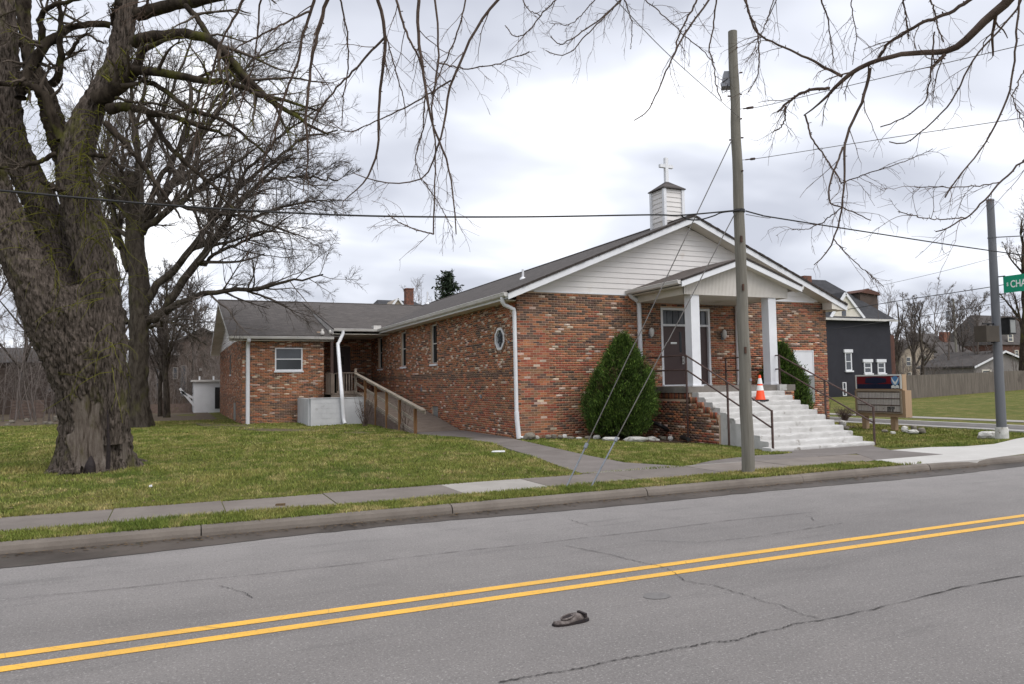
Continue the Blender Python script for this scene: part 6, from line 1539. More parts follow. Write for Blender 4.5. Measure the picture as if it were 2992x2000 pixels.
far_house('garage', 'small light grey garage with white gable trim behind the wooden fence', 'garage', 2846, 3030, 1125, 1072, 1030, 50, 6, 'house_grey', 'roof_far', 'y', [(2868, 1082, 2896, 1101)], True, ur=2930)
far_house('red_brick_house', 'red brick house with white dormer windows at the far right behind the garage', 'house', 2905, 3090, 1125, 1010, 925, 74, 9, 'house_brick', 'roof_far', 'x', [(2964, 1025, 2976, 1042), (2944, 975, 2960, 998)], False, 2.0)
# ---- board fence beyond the far lawn
fence = thing('board_fence', (50, 38, 0.1), 'long weathered grey board fence across the far lawn behind the church sign', 'fence')
A_ = np.array([44.5, 36.8]); B_ = np.array([72.0, 43.4]); dd = (B_-A_); Lf = np.linalg.norm(dd); dd /= Lf; nn = np.array([-dd[1], dd[0]])
ang = math.atan2(dd[1], dd[0]); wB = 0.142
mb = MB(); mb.box(-wB/2+.004, wB/2-.004, -0.012, 0.012, 0, 1.72); me_b = bpy.data.meshes.new('board'); me_b.from_pydata(mb.v, [], mb.f); me_b.materials.append(M['fence_wood'])
rr = random.Random(31); k = 0; s_ = 0.0
while s_ < Lf:
    p_ = A_+dd*s_; o = bpy.data.objects.new('board', me_b); COL.objects.link(o); o.parent = fence; zz_ = float(tz(p_[0], p_[1]))-0.05
    o.location = Vector((p_[0], p_[1], zz_+rr.uniform(-.015, .015)))-origin(fence); o.rotation_euler = (0, rr.uniform(-.006, .006), ang); o.scale.z = 1.0 if s_ < Lf*.62 else 1.02; s_ += wB
mb = MB(); mb.bar((A_[0]+nn[0]*.05, A_[1]+nn[1]*.05, .45), (B_[0]+nn[0]*.05, B_[1]+nn[1]*.05, .75), .05, .09); mb.bar((A_[0]+nn[0]*.05, A_[1]+nn[1]*.05, 1.35), (B_[0]+nn[0]*.05, B_[1]+nn[1]*.05, 1.6), .05, .09); mb.build('rail', M['fence_wood'], fence)
# far wooden pole with transformer
p_ = AY(2798, 1100, 66); t_ = thing('distant_utility_pole', (p_[0], 66, 0.3), 'distant wooden utility pole with grey transformer among the far trees', 'utility pole')
tp = AY(2785, 872, 66); mb = MB(); mb.tube([(p_[0], 66, 0), (tp[0], 66, tp[2])], [.17, .12], 10); mb.build('pole', M['pole_wood'], t_, True)
q = AY(2772, 922, 65.6); mb = MB(); mb.tube([(q[0], 65.6, q[2]-.65), (q[0], 65.6, q[2]+.55), (q[0], 65.6, q[2]+.65)], [.33, .33, .15], 14); mb.build('transformer', M['grey_box'], t_, True)
# lines of the side street
cable('cable', [AY(2478, 903, 44.5), AY(2640, 876, 42), AY(2892, 838, 38), AY(3100, 800, 36)], 0.03, M['cable'], 'black service cable reaching the white dormer of the dark house', 8)
cable('cable', [AY(2430, 962, 44.6), AY(2560, 943, 43), AY(2800, 905, 40), AY(3100, 850, 38)], 0.022, M['cable'], 'lower thin cable along the dark wall to the right', 8)
cable('wire', [AY(2500, 850, 70), AY(2700, 805, 60), AY(2820, 775, 55), AY(3100, 700, 50)], 0.02, M['wire'], 'faint far wire above the right hand tree tops', 8)
# ---- house behind the church roof with chimney
ch_ = far_house('house_behind', 'dark roofed house with gable and tall brick chimney peeping over the church roof', 'house', 1118, 1262, 960, 905, 878, 78, 10, 'house_brown', 'shingle_dark', 'x', (), False, 1.0)
a, b, c, d = rect_on(1187, 844, 1209, 900, 79); mb = MB(); mb.box(a, b, 79, 79.9, c-1, d); cm_ = mb.build('chimney', M['chimney'], ch_)
mb = MB(); mb.box(a-.06, b+.06, 78.95, 79.95, d, d+.12); mb.build('chimney_cap', M['chimney'], cm_)
ga, gl, gr = AY(1162, 871, 77), AY(1146, 892, 77), AY(1178, 892, 77)
mb = MB(); mb.prism([(gl[0], 77, gl[2]), (gr[0], 77, gr[2]), (ga[0], 77, ga[2])], (0, 4, 0)); mb.build('gable', M['house_beige'], ch_)
for s0, s1 in ((gl, ga), (ga, gr)):
    mb = MB(); mb.bar((s0[0], 76.95, s0[2]), (s1[0], 76.95, s1[2]), .3, .16); mb.build('rake_board', M['white'], ch_)
# ---- left background
far_house('brown_row_house', 'dark brown brick house far behind the big tree at the left edge', 'house', -260, 262, 1262, 1062, 1018, 60, 10, 'house_brown', 'roof_far', 'x', [(58, 1085, 72, 1112), (140, 1120, 154, 1146)], False, 0.5)
far_house('brick_row_house', 'brick house with pale porch posts between the two left trees', 'house', 395, 512, 1240, 1040, 985, 66, 10, 'house_brown', 'roof_far', 'x', [(455, 1075, 476, 1165), (505, 1075, 520, 1110), (425, 1085, 436, 1150)], False, 1.0)
far_house('gabled_brick_house', 'taller brown brick house with pitched roof behind the white shed', 'house', 512, 700, 1240, 1005, 962, 70, 10, 'house_brown', 'roof_far', 'y', [(528, 1070, 545, 1160), (582, 1078, 590, 1085)], False, ur=590)
Y = 52.0; a, b, c, d = rect_on(566, 1118, 690, 1222, Y)
shed = thing('shed', ((a+b)/2, Y, c), 'small white flat roofed shed beside the left end of the church', 'shed')
mb = MB(); mb.box(a, b, Y, Y+4, c-.4, d); mb.build('wall', M['white'], shed)
mb = MB(); mb.box(a-.15, b+.15, Y-.15, Y+4.1, d+.003, d+.12); mb.build('roof', M['gutter_white'], shed)
x0_, x1_, z0_, z1_ = rect_on(628, 1134, 642, 1196, Y); mb = MB(); mb.box(x0_, x1_, Y-.05, Y-.004, z0_, z1_); mb.build('door', M['glass_dark'], shed)
for u in (583, 624):
    q = AY(u, 1112, Y); mb = MB(); mb.tube([(q[0], Y+.1, d), (q[0], Y+.1, d+.35)], .05, 8); mb.build('vent_pipe', M['white'], shed)
lb = thing('leaning_boards', tuple(AY(568, 1190, 51)), 'two white boards leaning outward beside the shed', 'boards')
for (p0, p1) in (((525, 1137), (568, 1188)), ((528, 1146), (566, 1166))):
    s0, s1 = AY(*p0, 51), AY(*p1, 51); mb = MB(); mb.bar(s0, s1, .12, .14); mb.build('board', M['white'], lb)
def back_fence(name, label, u0, u1, vt, vb, Y, mat, horizontal):
    a, b, c, d = rect_on(u0, vt, u1, vb, Y); t_ = thing(name, ((a+b)/2, Y, c), label, 'fence')
    if horizontal:
        n = 7; hh = (d-c)/n
        for k in range(n):
            mb = MB(); mb.box(a, b, Y, Y+.03, c+k*hh+.01, c+(k+1)*hh-.01); mb.build('board', M[mat], t_)
        for x in np.arange(a, b+.1, 2.2):
            mb = MB(); mb.box(x-.05, x+.05, Y+.031, Y+.12, c-.2, d+.05); mb.build('post', M[mat], t_)
    else:
        x = a
        while x < b:
            mb = MB(); mb.box(x+.005, x+.135, Y, Y+.02, c, d); mb.build('board', M[mat], t_); x += .14
        mb = MB(); mb.box(a, b, Y+.021, Y+.08, c+.3, c+.4); mb.build('rail', M[mat], t_)
back_fence('plank_fence', 'brown horizontal plank fence at the far left behind the big tree', 34, 128, 1172, 1232, 50, 'lattice', True)
back_fence('low_fence', 'low brown fence before the brick house between the two left trees', 420, 560, 1184, 1222, 53, 'lattice', False)
for k, (u, v, w_, h_) in enumerate(((22, 1248, 14, 7), (35, 1240, 16, 8), (78, 1236, 14, 9), (105, 1245, 10, 6), (132, 1242, 12, 7), (148, 1243, 14, 7), (165, 1234, 14, 14))):
    o = stone(u, v, w_, h_, M['stone_grey'], ['grey rubble stone at the far left edge of the lawn', 'grey rubble stone second from the left lawn edge', 'grey rubble stone below the plank fence', 'small grey stone between rubble below the plank fence', 'rubble stone just right of the plank fence', 'grey rubble stone next to the big tree', 'upright stone just left of the big trunk'][k], 130+k, 0.15); o['group'] = 'rubble along the far lawn edge'
mb = MB(); mb.add([(-12, 39.5, .165), (2.0, 38.6, .165), (2.0, 60, .165), (-12, 60, .165)], [(0, 1, 2, 3)]); o = mb.build('bare_soil', M['dirt'], None, fix=False); tag(o, kind='structure')
# ================================================================== TREES
def tubes(P, R, sides):
    """P (n,k,3), R (n,k) -> verts, quads of n open tubes"""
    n, k, _ = P.shape
    T = np.empty_like(P); T[:, 1:-1] = P[:, 2:]-P[:, :-2]; T[:, 0] = P[:, 1]-P[:, 0]; T[:, -1] = P[:, -1]-P[:, -2]
    T /= np.linalg.norm(T, axis=2, keepdims=True)+1e-9
    ref = np.where(np.abs(T[:, :1, 2:3]) < 0.85, np.array([0, 0, 1.0]), np.array([1.0, 0, 0]))
    A = np.cross(T, np.broadcast_to(ref, T.shape)); A /= np.linalg.norm(A, axis=2, keepdims=True)+1e-9
    B = np.cross(T, A)
    th = np.arange(sides)*2*np.pi/sides
    V = P[:, :, None]+(A[:, :, None]*np.cos(th)[:, None]+B[:, :, None]*np.sin(th)[:, None])*R[:, :, None, None]
    i = np.arange(n*k*sides).reshape(n, k, sides)
    a = i[:, :-1]; b = np.roll(a, -1, 2); c = i[:, 1:]; d = np.roll(c, -1, 2)
    return V.reshape(-1, 3), np.stack([a, b, d, c], -1).reshape(-1, 4)
class Wood:
    def __init__(s): s.V = []; s.F = []; s.n = 0
    def add(s, P, R, sides=3):
        V, F = tubes(P, R, sides); s.V.append(V); s.F.append(F+s.n); s.n += len(V)
    def build(s, name, mat, parent, smooth=True):
        return np_mesh(name, np.concatenate(s.V), np.concatenate(s.F), mat, parent, smooth)
def resample(pts, rads, k):
    pts = np.asarray(pts, float); d = np.r_[0, np.cumsum(np.linalg.norm(np.diff(pts, axis=0), axis=1))]; t = np.linspace(0, d[-1], k)
    # smooth through the points
    out = np.stack([np.interp(t, d, pts[:, j]) for j in range(3)], -1)
    if k > 6:
        for _ in range(1): out[1:-1] = out[1:-1]*.5+(out[:-2]+out[2:])*.25
    return out, np.interp(t, d, np.asarray(rads, float))
def grow(P, R, m, t0, t1, llo, lhi, ang, up, wander, K, rs, rng, rmin=0.003, abslen=False, taper=0.3, droop=0.0, curl=0.0):
    """m children on each parent polyline"""
    n, k, _ = P.shape; N_ = n*m
    t = t0+(t1-t0)*rng.random((n, m)); idx = t*(k-1); i0 = np.clip(idx.astype(int), 0, k-2); f = (idx-i0)[..., None]
    ar = np.arange(n)[:, None]
    base = P[ar, i0]*(1-f)+P[ar, i0+1]*f
    tan = P[ar, i0+1]-P[ar, i0]; tan /= np.linalg.norm(tan, axis=2, keepdims=True)+1e-9
    r0 = (R[ar, i0]*(1-f[..., 0])+R[ar, i0+1]*f[..., 0])
    plen = np.linalg.norm(np.diff(P, axis=1), axis=2).sum(1)[:, None]
    rnd = rng.normal(0, 1, (n, m, 3)); side = np.cross(tan, rnd); side /= np.linalg.norm(side, axis=2, keepdims=True)+1e-9
    a = np.radians(ang[0]+(ang[1]-ang[0])*rng.random((n, m)))[..., None]
    d = tan*np.cos(a)+side*np.sin(a); d[..., 2] += up; d /= np.linalg.norm(d, axis=2, keepdims=True)
    ln = (llo+(lhi-llo)*rng.random((n, m)))*(1.0 if abslen else plen)*(1-0.45*t)
    base = base.reshape(N_, 3); d = d.reshape(N_, 3); ln = ln.reshape(N_); r0 = r0.reshape(N_)
    Q = np.empty((N_, K, 3)); Q[:, 0] = base; step = ln/(K-1)
    for j in range(1, K):
        d = d+rng.normal(0, wander, (N_, 3)); d[:, 2] += curl/(K-1) - droop/(K-1); d /= np.linalg.norm(d, axis=1, keepdims=True)
        Q[:, j] = Q[:, j-1]+d*step[:, None]
    rr_ = np.maximum(r0*rs, rmin); RR = rr_[:, None]*np.linspace(1, taper, K)[None]; RR = np.maximum(RR, rmin*0.6)
    return Q, RR
def px_line(pts, dep, dep2=None):
    n = len(pts); dep2 = dep if dep2 is None else dep2
    return [AD(u, v, dep+(dep2-dep)*i/(n-1)) for i, (u, v) in enumerate(pts)]

# ---- rough old trunk from stems with ridged relief
def rough_stem(name, pts, rads, mat, parent, sides=56, rings=90, amp=0.035, flare=None, seed=0, crack=9.0, bare=None):
    mask = np.zeros((rings, sides)) if bare else None
    P, R = resample(pts, rads, rings)
    for _ in range(6): P[1:-1] = P[1:-1]*.5+(P[:-2]+P[2:])*.25; R[1:-1] = R[1:-1]*.5+(R[:-2]+R[2:])*.25
    V = np.empty((rings, sides, 3)); s = np.r_[0, np.cumsum(np.linalg.norm(np.diff(P, axis=0), axis=1))]
    ref = np.array([1.0, 0, 0])
    for i in range(rings):
        T = P[min(i+1, rings-1)]-P[max(i-1, 0)]; T /= np.linalg.norm(T); ref = ref-T*(ref @ T); ref /= np.linalg.norm(ref); B = np.cross(T, ref)
        for k in range(sides):
            a = 2*math.pi*k/sides; c, sn = math.cos(a), math.sin(a)
            tw = a+s[i]*0.25
            q = Vector((math.cos(tw)*R[i]*crack, math.sin(tw)*R[i]*crack, s[i]*crack*0.30+seed*7))
            rid = abs(mnoise.noise(q))+0.5*abs(mnoise.noise(q*2.1))
            lump = mnoise.noise(Vector((c*1.3+seed, sn*1.3, s[i]*0.7)))+0.35*mnoise.noise(Vector((c*3.1+seed, sn*3.1, s[i]*1.9)))
            rr_ = R[i]*(0.97+0.09*lump)-amp*(1.0-2.2*rid)*min(1, R[i]/0.2)
            if flare: rr_ += flare(a, s[i])
            V[i, k] = P[i]+(ref*c+B*sn)*rr_
            if bare and (ref*c+B*sn) @ (P[i]-CP) < 0:
                m_ = bare(V[i, k])
                if m_ > 0: mask[i, k] = m_; V[i, k] = P[i]+(ref*c+B*sn)*(rr_*(1-m_)+m_*(R[i]*0.955+(flare(a, s[i])*.8 if flare else 0)-0.018*max(0, mnoise.noise(Vector((a*14, s[i]*.8, 3))))))
    i = np.arange(rings*sides).reshape(rings, sides); a = i[:-1]; b = np.roll(a, -1, 1); c = i[1:]; d = np.roll(c, -1, 1)
    return np_mesh(name, V.reshape(-1, 3), np.stack([a, b, d, c], -1).reshape(-1, 4), mat, parent, True, cols=np.repeat(mask.reshape(-1, 1), 3, 1) if bare else None)

def big_tree():
    rng = np.random.default_rng(3)
    base = AZ(272, 1374, 0.15); D = float((base-CP) @ FW)
    t_ = thing('old_tree', tuple(base), 'huge gnarled tree with furrowed mossy trunk forking into several stems on the lawn', 'tree')
    s_ = FPX/D
    def stem(px, wid, dz=0.0, dz2=None, name='trunk', mat='bark_old', amp=0.035, flare=None, seed=0, sides=110, rings=190, crack=13.0, bare=None):
        pts = px_line(px, D+dz, D+(dz if dz2 is None else dz2)); return rough_stem(name, pts, [w_/2/s_ for w_ in wid], M[mat], t_, sides, rings, amp, flare, seed, crack, bare), pts
    def bare_patch(p_):
        d = p_-CP; u = IW/2+FPX*(d @ RT)/(d @ FW); v = IH/2-FPX*(d @ UP)/(d @ FW)
        w1 = mnoise.noise(Vector((u*.03, v*.012, 1)))*22; w2 = mnoise.noise(Vector((u*.05, v*.02, 5)))*40
        m = 0.0
        if 1165+w2+abs(u-250)*.5 < v < 1395 and 212+w1 < u < 306+w1*.5: m = 1.0
        if 1275+w2*.5 < v < 1350+w2*.3 and 345+w1*.4 < u < 374+w1*.4: m = 1.0
        return m
    def fl(a, s):
        return 0.42*math.exp(-s/0.20)*(0.2+0.8*max(0, math.sin(4*a+0.7)))+0.06*math.exp(-s/0.9)*math.sin(5*a)
    stem([(272, 1392), (272, 1340), (275, 1240), (268, 1130), (252, 1030), (222, 940), (190, 870)], [205, 200, 178, 190, 230, 250, 235], 0, 0, amp=0.045, flare=fl, seed=1, sides=200, rings=220, crack=12.0, bare=bare_patch)
    stem([(330, 1300), (322, 1150), (310, 1000), (294, 850), (262, 700), (225, 560), (215, 490), (235, 400), (262, 327), (300, 260), (333, 204), (360, 100), (373, 0), (385, -150)], [60, 86, 98, 104, 108, 108, 98, 88, 76, 68, 62, 62, 60, 52], -0.25, 0.2, 'stem', seed=2)
    stem([(230, 1010), (205, 900), (186, 820), (160, 725), (120, 590), (70, 490), (35, 408), (20, 327), (22, 200), (20, 80), (18, -100)], [170, 160, 124, 112, 96, 90, 84, 80, 66, 56, 46], 0.15, 0.5, 'stem', seed=3)
    stem([(200, 1000), (140, 890), (95, 800), (50, 720), (0, 620), (-40, 520), (-70, 400), (-90, 200)], [140, 150, 132, 118, 112, 104, 96, 80], -0.3, -0.7, 'stem', seed=4)
    stem([(218, 520), (185, 430), (155, 350), (135, 275), (105, 215), (80, 150), (72, 60), (78, -80)], [80, 72, 64, 56, 46, 40, 36, 30], 0.35, 0.8, 'stem', 'bark_limb', seed=5)
    # bare dead wood and hollow at the foot
    mb = MB(); w0 = AD(205, 1352, D-0.78)
    for (px, dpt, hh, wd, mt) in (((250, 1285), 0.80, 1.05, 0.15, 'bare_wood'), ((352, 1290), 0.62, 0.50, 0.06, 'stone_white'), ((300, 1310), 0.70, 0.85, 0.05, 'shoe_dark'), ((262, 1352), 0.92, 0.20, 0.13, 'shoe_dark')):
        pass
    # limbs traced from the photograph (image points, widths)
    z = lambda q: [(a/2.45, b/2.45) for a, b in q]
    limbs = [
        (z([(790, 180), (640, 165), (520, 185), (430, 240), (340, 310), (250, 420), (190, 540), (150, 700)]), [18, 17, 16, 18, 22, 24, 26, 30], 0.3),
        (z([(960, 300), (1050, 260), (1200, 240), (1350, 235), (1500, 280), (1640, 390), (1760, 560), (1960, 740), (2150, 850), (2350, 960)]), [34, 30, 28, 25, 22, 20, 17, 14, 9, 5], -0.3),
        (z([(1330, 40), (1400, 110), (1480, 240), (1600, 400), (1720, 560), (1840, 680)]), [14, 15, 15, 14, 11, 7], -0.4),
        (z([(980, 100), (1100, 70), (1250, 30), (1450, 0), (1700, -60), (2000, -160)]), [36, 34, 32, 28, 22, 14], 0.2),
        (z([(700, 720), (880, 590), (960, 520), (1000, 400), (1060, 330), (1200, 280)]), [50, 36, 28, 20, 15, 8], -0.2),
        (z([(960, 500), (1100, 500), (1280, 545), (1450, 570), (1650, 600), (1850, 670), (2050, 720), (2300, 800)]), [24, 22, 20, 17, 14, 11, 8, 4], -0.5),
        (z([(780, 780), (880, 755), (980, 775), (1080, 810), (1200, 820), (1350, 870), (1500, 930), (1700, 980)]), [30, 24, 20, 18, 16, 13, 9, 4], -0.3),
        (z([(1060, 820), (1150, 960), (1250, 1080), (1380, 1210), (1520, 1320), (1680, 1500)]), [14, 13, 12, 11, 9, 5], -0.4),
        (z([(760, 880), (860, 980), (980, 1130), (1090, 1270), (1200, 1420), (1290, 1560)]), [18, 16, 13, 11, 8, 4], -0.5),
        (z([(1000, 560), (1180, 640), (1300, 760), (1500, 820), (1650, 890), (1800, 1010), (1950, 1150)]), [14, 13, 12, 11, 9, 7, 4], -0.4),
        (z([(300, 1290), (420, 1360), (560, 1420)]), [14, 12, 8], -0.4),
        (z([(640, 1100), (800, 1130), (900, 1250), (930, 1350)]), [12, 10, 8, 5], -0.5),
        (z([(400, 1100), (250, 1170), (100, 1200), (-100, 1190)]), [13, 11, 9, 6], -0.5),
        (z([(440, 1000), (330, 700), (260, 620), (100, 600), (-80, 580)]), [26, 26, 22, 16, 10], -0.2),
        (z([(180, 540), (280, 420), (310, 250), (280, 130), (330, 60), (420, 20), (640, -20)]), [26, 22, 18, 16, 13, 11, 8], 0.1),
        (z([(370, 600), (420, 540), (440, 420), (425, 280), (440, 150), (420, 30), (430, -120)]), [22, 20, 18, 15, 13, 10, 8], 0.2),
        (z([(130, 0), (150, 200), (210, 400), (180, 560)]), [14, 16, 20, 24], 0.3),
        (z([(800, 180), (810, 80), (850, -60)]), [10, 9, 7], 0.1),
        (z([(490, 400), (540, 300), (620, 240), (740, 310)]), [11, 9, 7, 4], -0.2),
        (z([(830, 700), (1000, 740), (1160, 745), (1300, 790)]), [8, 7, 6, 3], -0.6),
    ]
    Wd = Wood(); LP = []; LR = []
    for px, wid, dz in limbs:
        pts = px_line(px, D+dz, D+dz-0.9*len(px)/10); P, R = resample(pts, [w_/2/s_*1.1 for w_ in wid], 22)
        P[1:-1] += rng.normal(0, 0.012, P[1:-1].shape); LP.append(P); LR.append(R)
    P0 = np.stack(LP); R0 = np.stack(LR)
    Wd.add(P0, R0, 10); Wd.build('limbs', M['bark_limb'], t_)
    tw = Wood(); ms = Wood()
    P1, R1 = grow(P0, R0, 9, 0.12, 1.0, 0.20, 0.5, (25, 70), 0.05, 0.16, 9, 0.5, rng, 0.008)
    tw.add(P1, R1, 4)
    P2, R2 = grow(P1, R1, 6, 0.15, 1.0, 0.25, 0.6, (25, 75), 0.0, 0.18, 7, 0.55, rng, 0.005, droop=0.3)
    h = len(P2)//3
    tw.add(P2[h:], R2[h:], 3); ms.add(P2[:h], R2[:h], 3)
    P3, R3 = grow(P2, R2, 5, 0.2, 1.0, 0.3, 0.8, (25, 70), 0.0, 0.18, 5, 0.6, rng, 0.0032, droop=0.4)
    tw.add(P3, R3, 3)
    tw.build('twigs', M['twig_dark'], t_)
    # green sprouts on the trunk
    stems = [(px_line([(330, 1100), (318, 1000), (300, 850), (268, 700), (232, 560), (240, 400), (262, 327)], D-0.72, D-0.42)), (px_line([(160, 800), (140, 650), (110, 500), (50, 380)], D-.35, D-.1)), (px_line([(215, 500), (185, 430), (155, 350), (135, 270)], D+0.0, D+.4)), (px_line([(290, 700), (262, 560), (250, 460), (290, 300)], D-.7, D-.3))]
    SP = np.stack([resample(q, [.06]*len(q), 20)[0] for q in stems]); SR = np.full(SP.shape[:2], .02)
    Q, QR = grow(SP, SR, 60, 0.0, 1.0, 0.5, 1.6, (40, 100), -0.3, 0.20, 8, 0.4, rng, 0.0065, True, droop=1.5)
    ms.add(Q, QR, 3); Q2, QR2 = grow(Q, QR, 3, .2, .95, .2, .5, (30, 70), 0, .2, 5, .6, rng, .004); ms.add(Q2, QR2, 3)
    ms.build('mossy_sprouts', M['twig_moss'], t_)
    # hollow, strips of bare wood, exposed roots
    def strip(name, px, wid, off, mat, seed):
        pts = px_line(px, D-off); return rough_stem(name, pts, [w_/2/s_ for w_ in wid], M[mat], t_, 16, 30, 0.012, None, seed, 14)
    strip('hollow', [(262, 1384), (264, 1360), (266, 1335)], [34, 28, 6], 0.74, 'shoe_dark', 14)
    strip('hollow', [(316, 1372), (317, 1300), (314, 1200)], [12, 10, 4], 0.66, 'shoe_dark', 15)
    for k, (u0, v0, u1, v1) in enumerate(((380, 1352, 455, 1348), (370, 1362, 420, 1362), (180, 1380, 110, 1385), (200, 1384, 150, 1392), (330, 1368, 380, 1374))):
        a = AZ(u0+(272-u0)*.55, v0-6, 0.22); b = AZ(u1, v1, 0.15); rough_stem('root', [tuple(a), tuple((a+b)/2+[0, 0, .02]), tuple(b-[0, 0, .06])], [.10, .06, .02], M['bark_old'], t_, 14, 16, .015, None, 20+k)
big_tree()

def back_tree():
    rng = np.random.default_rng(8)
    base = AZ(404, 1250, 0.15); D = float((base-CP) @ FW); s_ = FPX/D
    t_ = thing('tall_tree', tuple(base), 'tall wide bare tree with a fine twig crown standing behind the gnarled one', 'tree')
    rough_stem('trunk', px_line([(402, 1252), (402, 1180), (404, 1050), (408, 920), (405, 800), (392, 700), (388, 600), (380, 500)], D), [q/2/s_ for q in (76, 62, 56, 56, 58, 50, 40, 30)], M['bark_grey'], t_, 40, 70, 0.05, lambda a, s: .25*math.exp(-s/.5)*(.5+.5*math.sin(4*a)), 31, 5)
    z = lambda q: [(a/1.823, 560+b/1.823) for a, b in q]
    y = lambda q: [(a/2.45, b/2.45) for a, b in q]
    limbs = [
        (z([(760, 640), (850, 470), (950, 400), (1060, 250), (1160, 130), (1290, -30), (1420, -160)]), [26, 22, 20, 18, 15, 10, 5], 0),
        (z([(770, 700), (900, 600), (1020, 400), (1120, 300), (1220, 130), (1380, -60), (1560, -200)]), [24, 24, 22, 20, 15, 10, 5], -1),
        (z([(820, 690), (900, 610), (1000, 570), (1100, 540), (1276, 520), (1450, 500), (1600, 470), (1720, 440)]), [22, 20, 17, 15, 12, 9, 6, 4], -2),
        (z([(740, 560), (700, 300), (780, 160), (850, 60), (950, -100), (1080, -300), (1200, -480), (1300, -640)]), [34, 34, 28, 24, 18, 13, 8, 4], 1),
        (z([(720, 230), (860, 140), (960, 60), (1080, -40), (1200, -110), (1400, -260)]), [24, 20, 16, 12, 9, 4], -1),
        (z([(690, 420), (620, 200), (600, 60), (560, -120), (580, -300), (600, -480)]), [22, 18, 15, 12, 9, 5], 2),
        (z([(700, 300), (720, 140), (740, -60), (720, -250), (760, -500), (800, -700)]), [26, 22, 18, 14, 9, 5], 0),
        (z([(740, 180), (690, 60), (640, -60), (660, -240), (700, -420)]), [18, 15, 12, 9, 5], -1),
        (z([(860, 70), (940, 60), (1060, 110), (1180, 110), (1330, 140), (1500, 200), (1620, 240)]), [15, 13, 12, 10, 8, 6, 3], -2),
        (z([(900, 0), (1000, -200), (1120, -380), (1260, -520), (1400, -600)]), [16, 13, 10, 7, 4], 2),
        (z([(1000, 430), (1150, 330), (1300, 260), (1450, 200), (1560, 120)]), [12, 10, 8, 6, 3], -2),
        (z([(760, 130), (860, -80), (1000, -330), (1060, -520), (1150, -700)]), [18, 15, 11, 8, 4], 1),
        (z([(640, 300), (540, 130), (460, 0), (400, -140)]), [14, 11, 8, 5], 2),
        (z([(800, 720), (880, 690), (960, 700), (1000, 740), (1100, 820)]), [12, 10, 8, 7, 4], -2),
        (z([(680, 700), (600, 560), (520, 470), (440, 400)]), [14, 11, 8, 4], 1),
        (z([(1160, 130), (1300, -100), (1500, -300), (1700, -450)]), [12, 9, 7, 4], 0), (z([(1000, -200), (1150, -500), (1350, -700), (1550, -800)]), [12, 9, 7, 4], 1),
        (z([(740, -60), (850, -400), (980, -700), (1050, -900)]), [13, 10, 7, 4], 1), (z([(720, -250), (700, -550), (750, -850)]), [12, 9, 5], 0), (z([(1290, -30), (1600, -280), (1800, -330)]), [9, 7, 4], -1),
        (z([(1380, -60), (1600, -80), (1800, -60)]), [9, 7, 4], -1), (z([(1330, 140), (1550, 60), (1780, 40)]), [8, 6, 3], -2), (z([(600, 60), (520, -160), (480, -420), (500, -700)]), [11, 9, 7, 4], 1),
    ]
    LP, LR = [], []
    for px, wid, dz in limbs:
        P, R = resample(px_line(px, D, D+dz), [w_/2/s_ for w_ in wid], 20); P[1:-1] += rng.normal(0, .04, P[1:-1].shape); LP.append(P); LR.append(R)
    P0, R0 = np.stack(LP), np.stack(LR); W1 = Wood(); W1.add(P0, R0, 9); W1.build('limbs', M['bark_grey'], t_)
    tw = Wood()
    P1, R1 = grow(P0, R0, 18, .18, 1.0, .24, .60, (22, 58), .06, .10, 9, .5, rng, .016); tw.add(P1, R1, 4)
    P2, R2 = grow(P1, R1, 9, .15, 1.0, .28, .6, (22, 60), .05, .13, 7, .5, rng, .008); tw.add(P2, R2, 3)
    P3, R3 = grow(P2, R2, 11, .12, 1.0, .35, .75, (18, 55), .03, .13, 5, .55, rng, .0052); tw.add(P3, R3, 3)
    tw.build('twigs', M['twig_grey'], t_)
back_tree()

def simple_tree(u, vb, vt, Y, wpx, label, seed, mat='twig_grey', nl=10, name='bare_tree', group='bare trees in the background', dens=(8, 6, 5), tw_mat=None, spread=1.0, zb=None, lean=0.0):
    rng = np.random.default_rng(seed); b = AY(u, vb, Y); tp = AY(u+lean, vt, Y); 
    zb = float(tz(b[0], Y)) if zb is None else zb
    H = tp[2]-zb; base = np.array([b[0], Y, zb]); s_ = pxsize(base); r0 = wpx/2/s_
    t_ = thing(name, tuple(base), label, 'tree', group)
    T = np.linspace(0, 1, 14)
    tr = np.stack([base[0]+(tp[0]-b[0])*T+np.cumsum(rng.normal(0, .01*H, 14))*T, base[1]+np.cumsum(rng.normal(0, .01*H, 14))*T, base[2]-.2+(H*0.86+.2)*T], -1)
    P = tr[None]; R = (r0*(1-.85*T**.8))[None]; W1 = Wood(); W1.add(P, R, 9)
    P0, R0 = grow(P, R, nl, .22, .95, .34*spread, .62*spread, (22, 55), .35, .07, 10, .6, rng, .035, curl=.5); W1.add(P0, R0, 6); W1.build('trunk', M[mat], t_)
    tw = Wood(); P1, R1 = grow(P0, R0, dens[0], .15, 1, .25, .55, (22, 55), .12, .10, 7, .5, rng, .018, curl=.2); tw.add(P1, R1, 4)
    P2, R2 = grow(P1, R1, dens[1], .15, 1, .3, .6, (22, 58), .08, .13, 5, .55, rng, .012); tw.add(P2, R2, 3)
    P3, R3 = grow(P2, R2, dens[2], .15, 1, .3, .7, (20, 60), .05, .15, 4, .6, rng, .009); tw.add(P3, R3, 3)
    tw.build('crown', M[tw_mat or mat], t_)
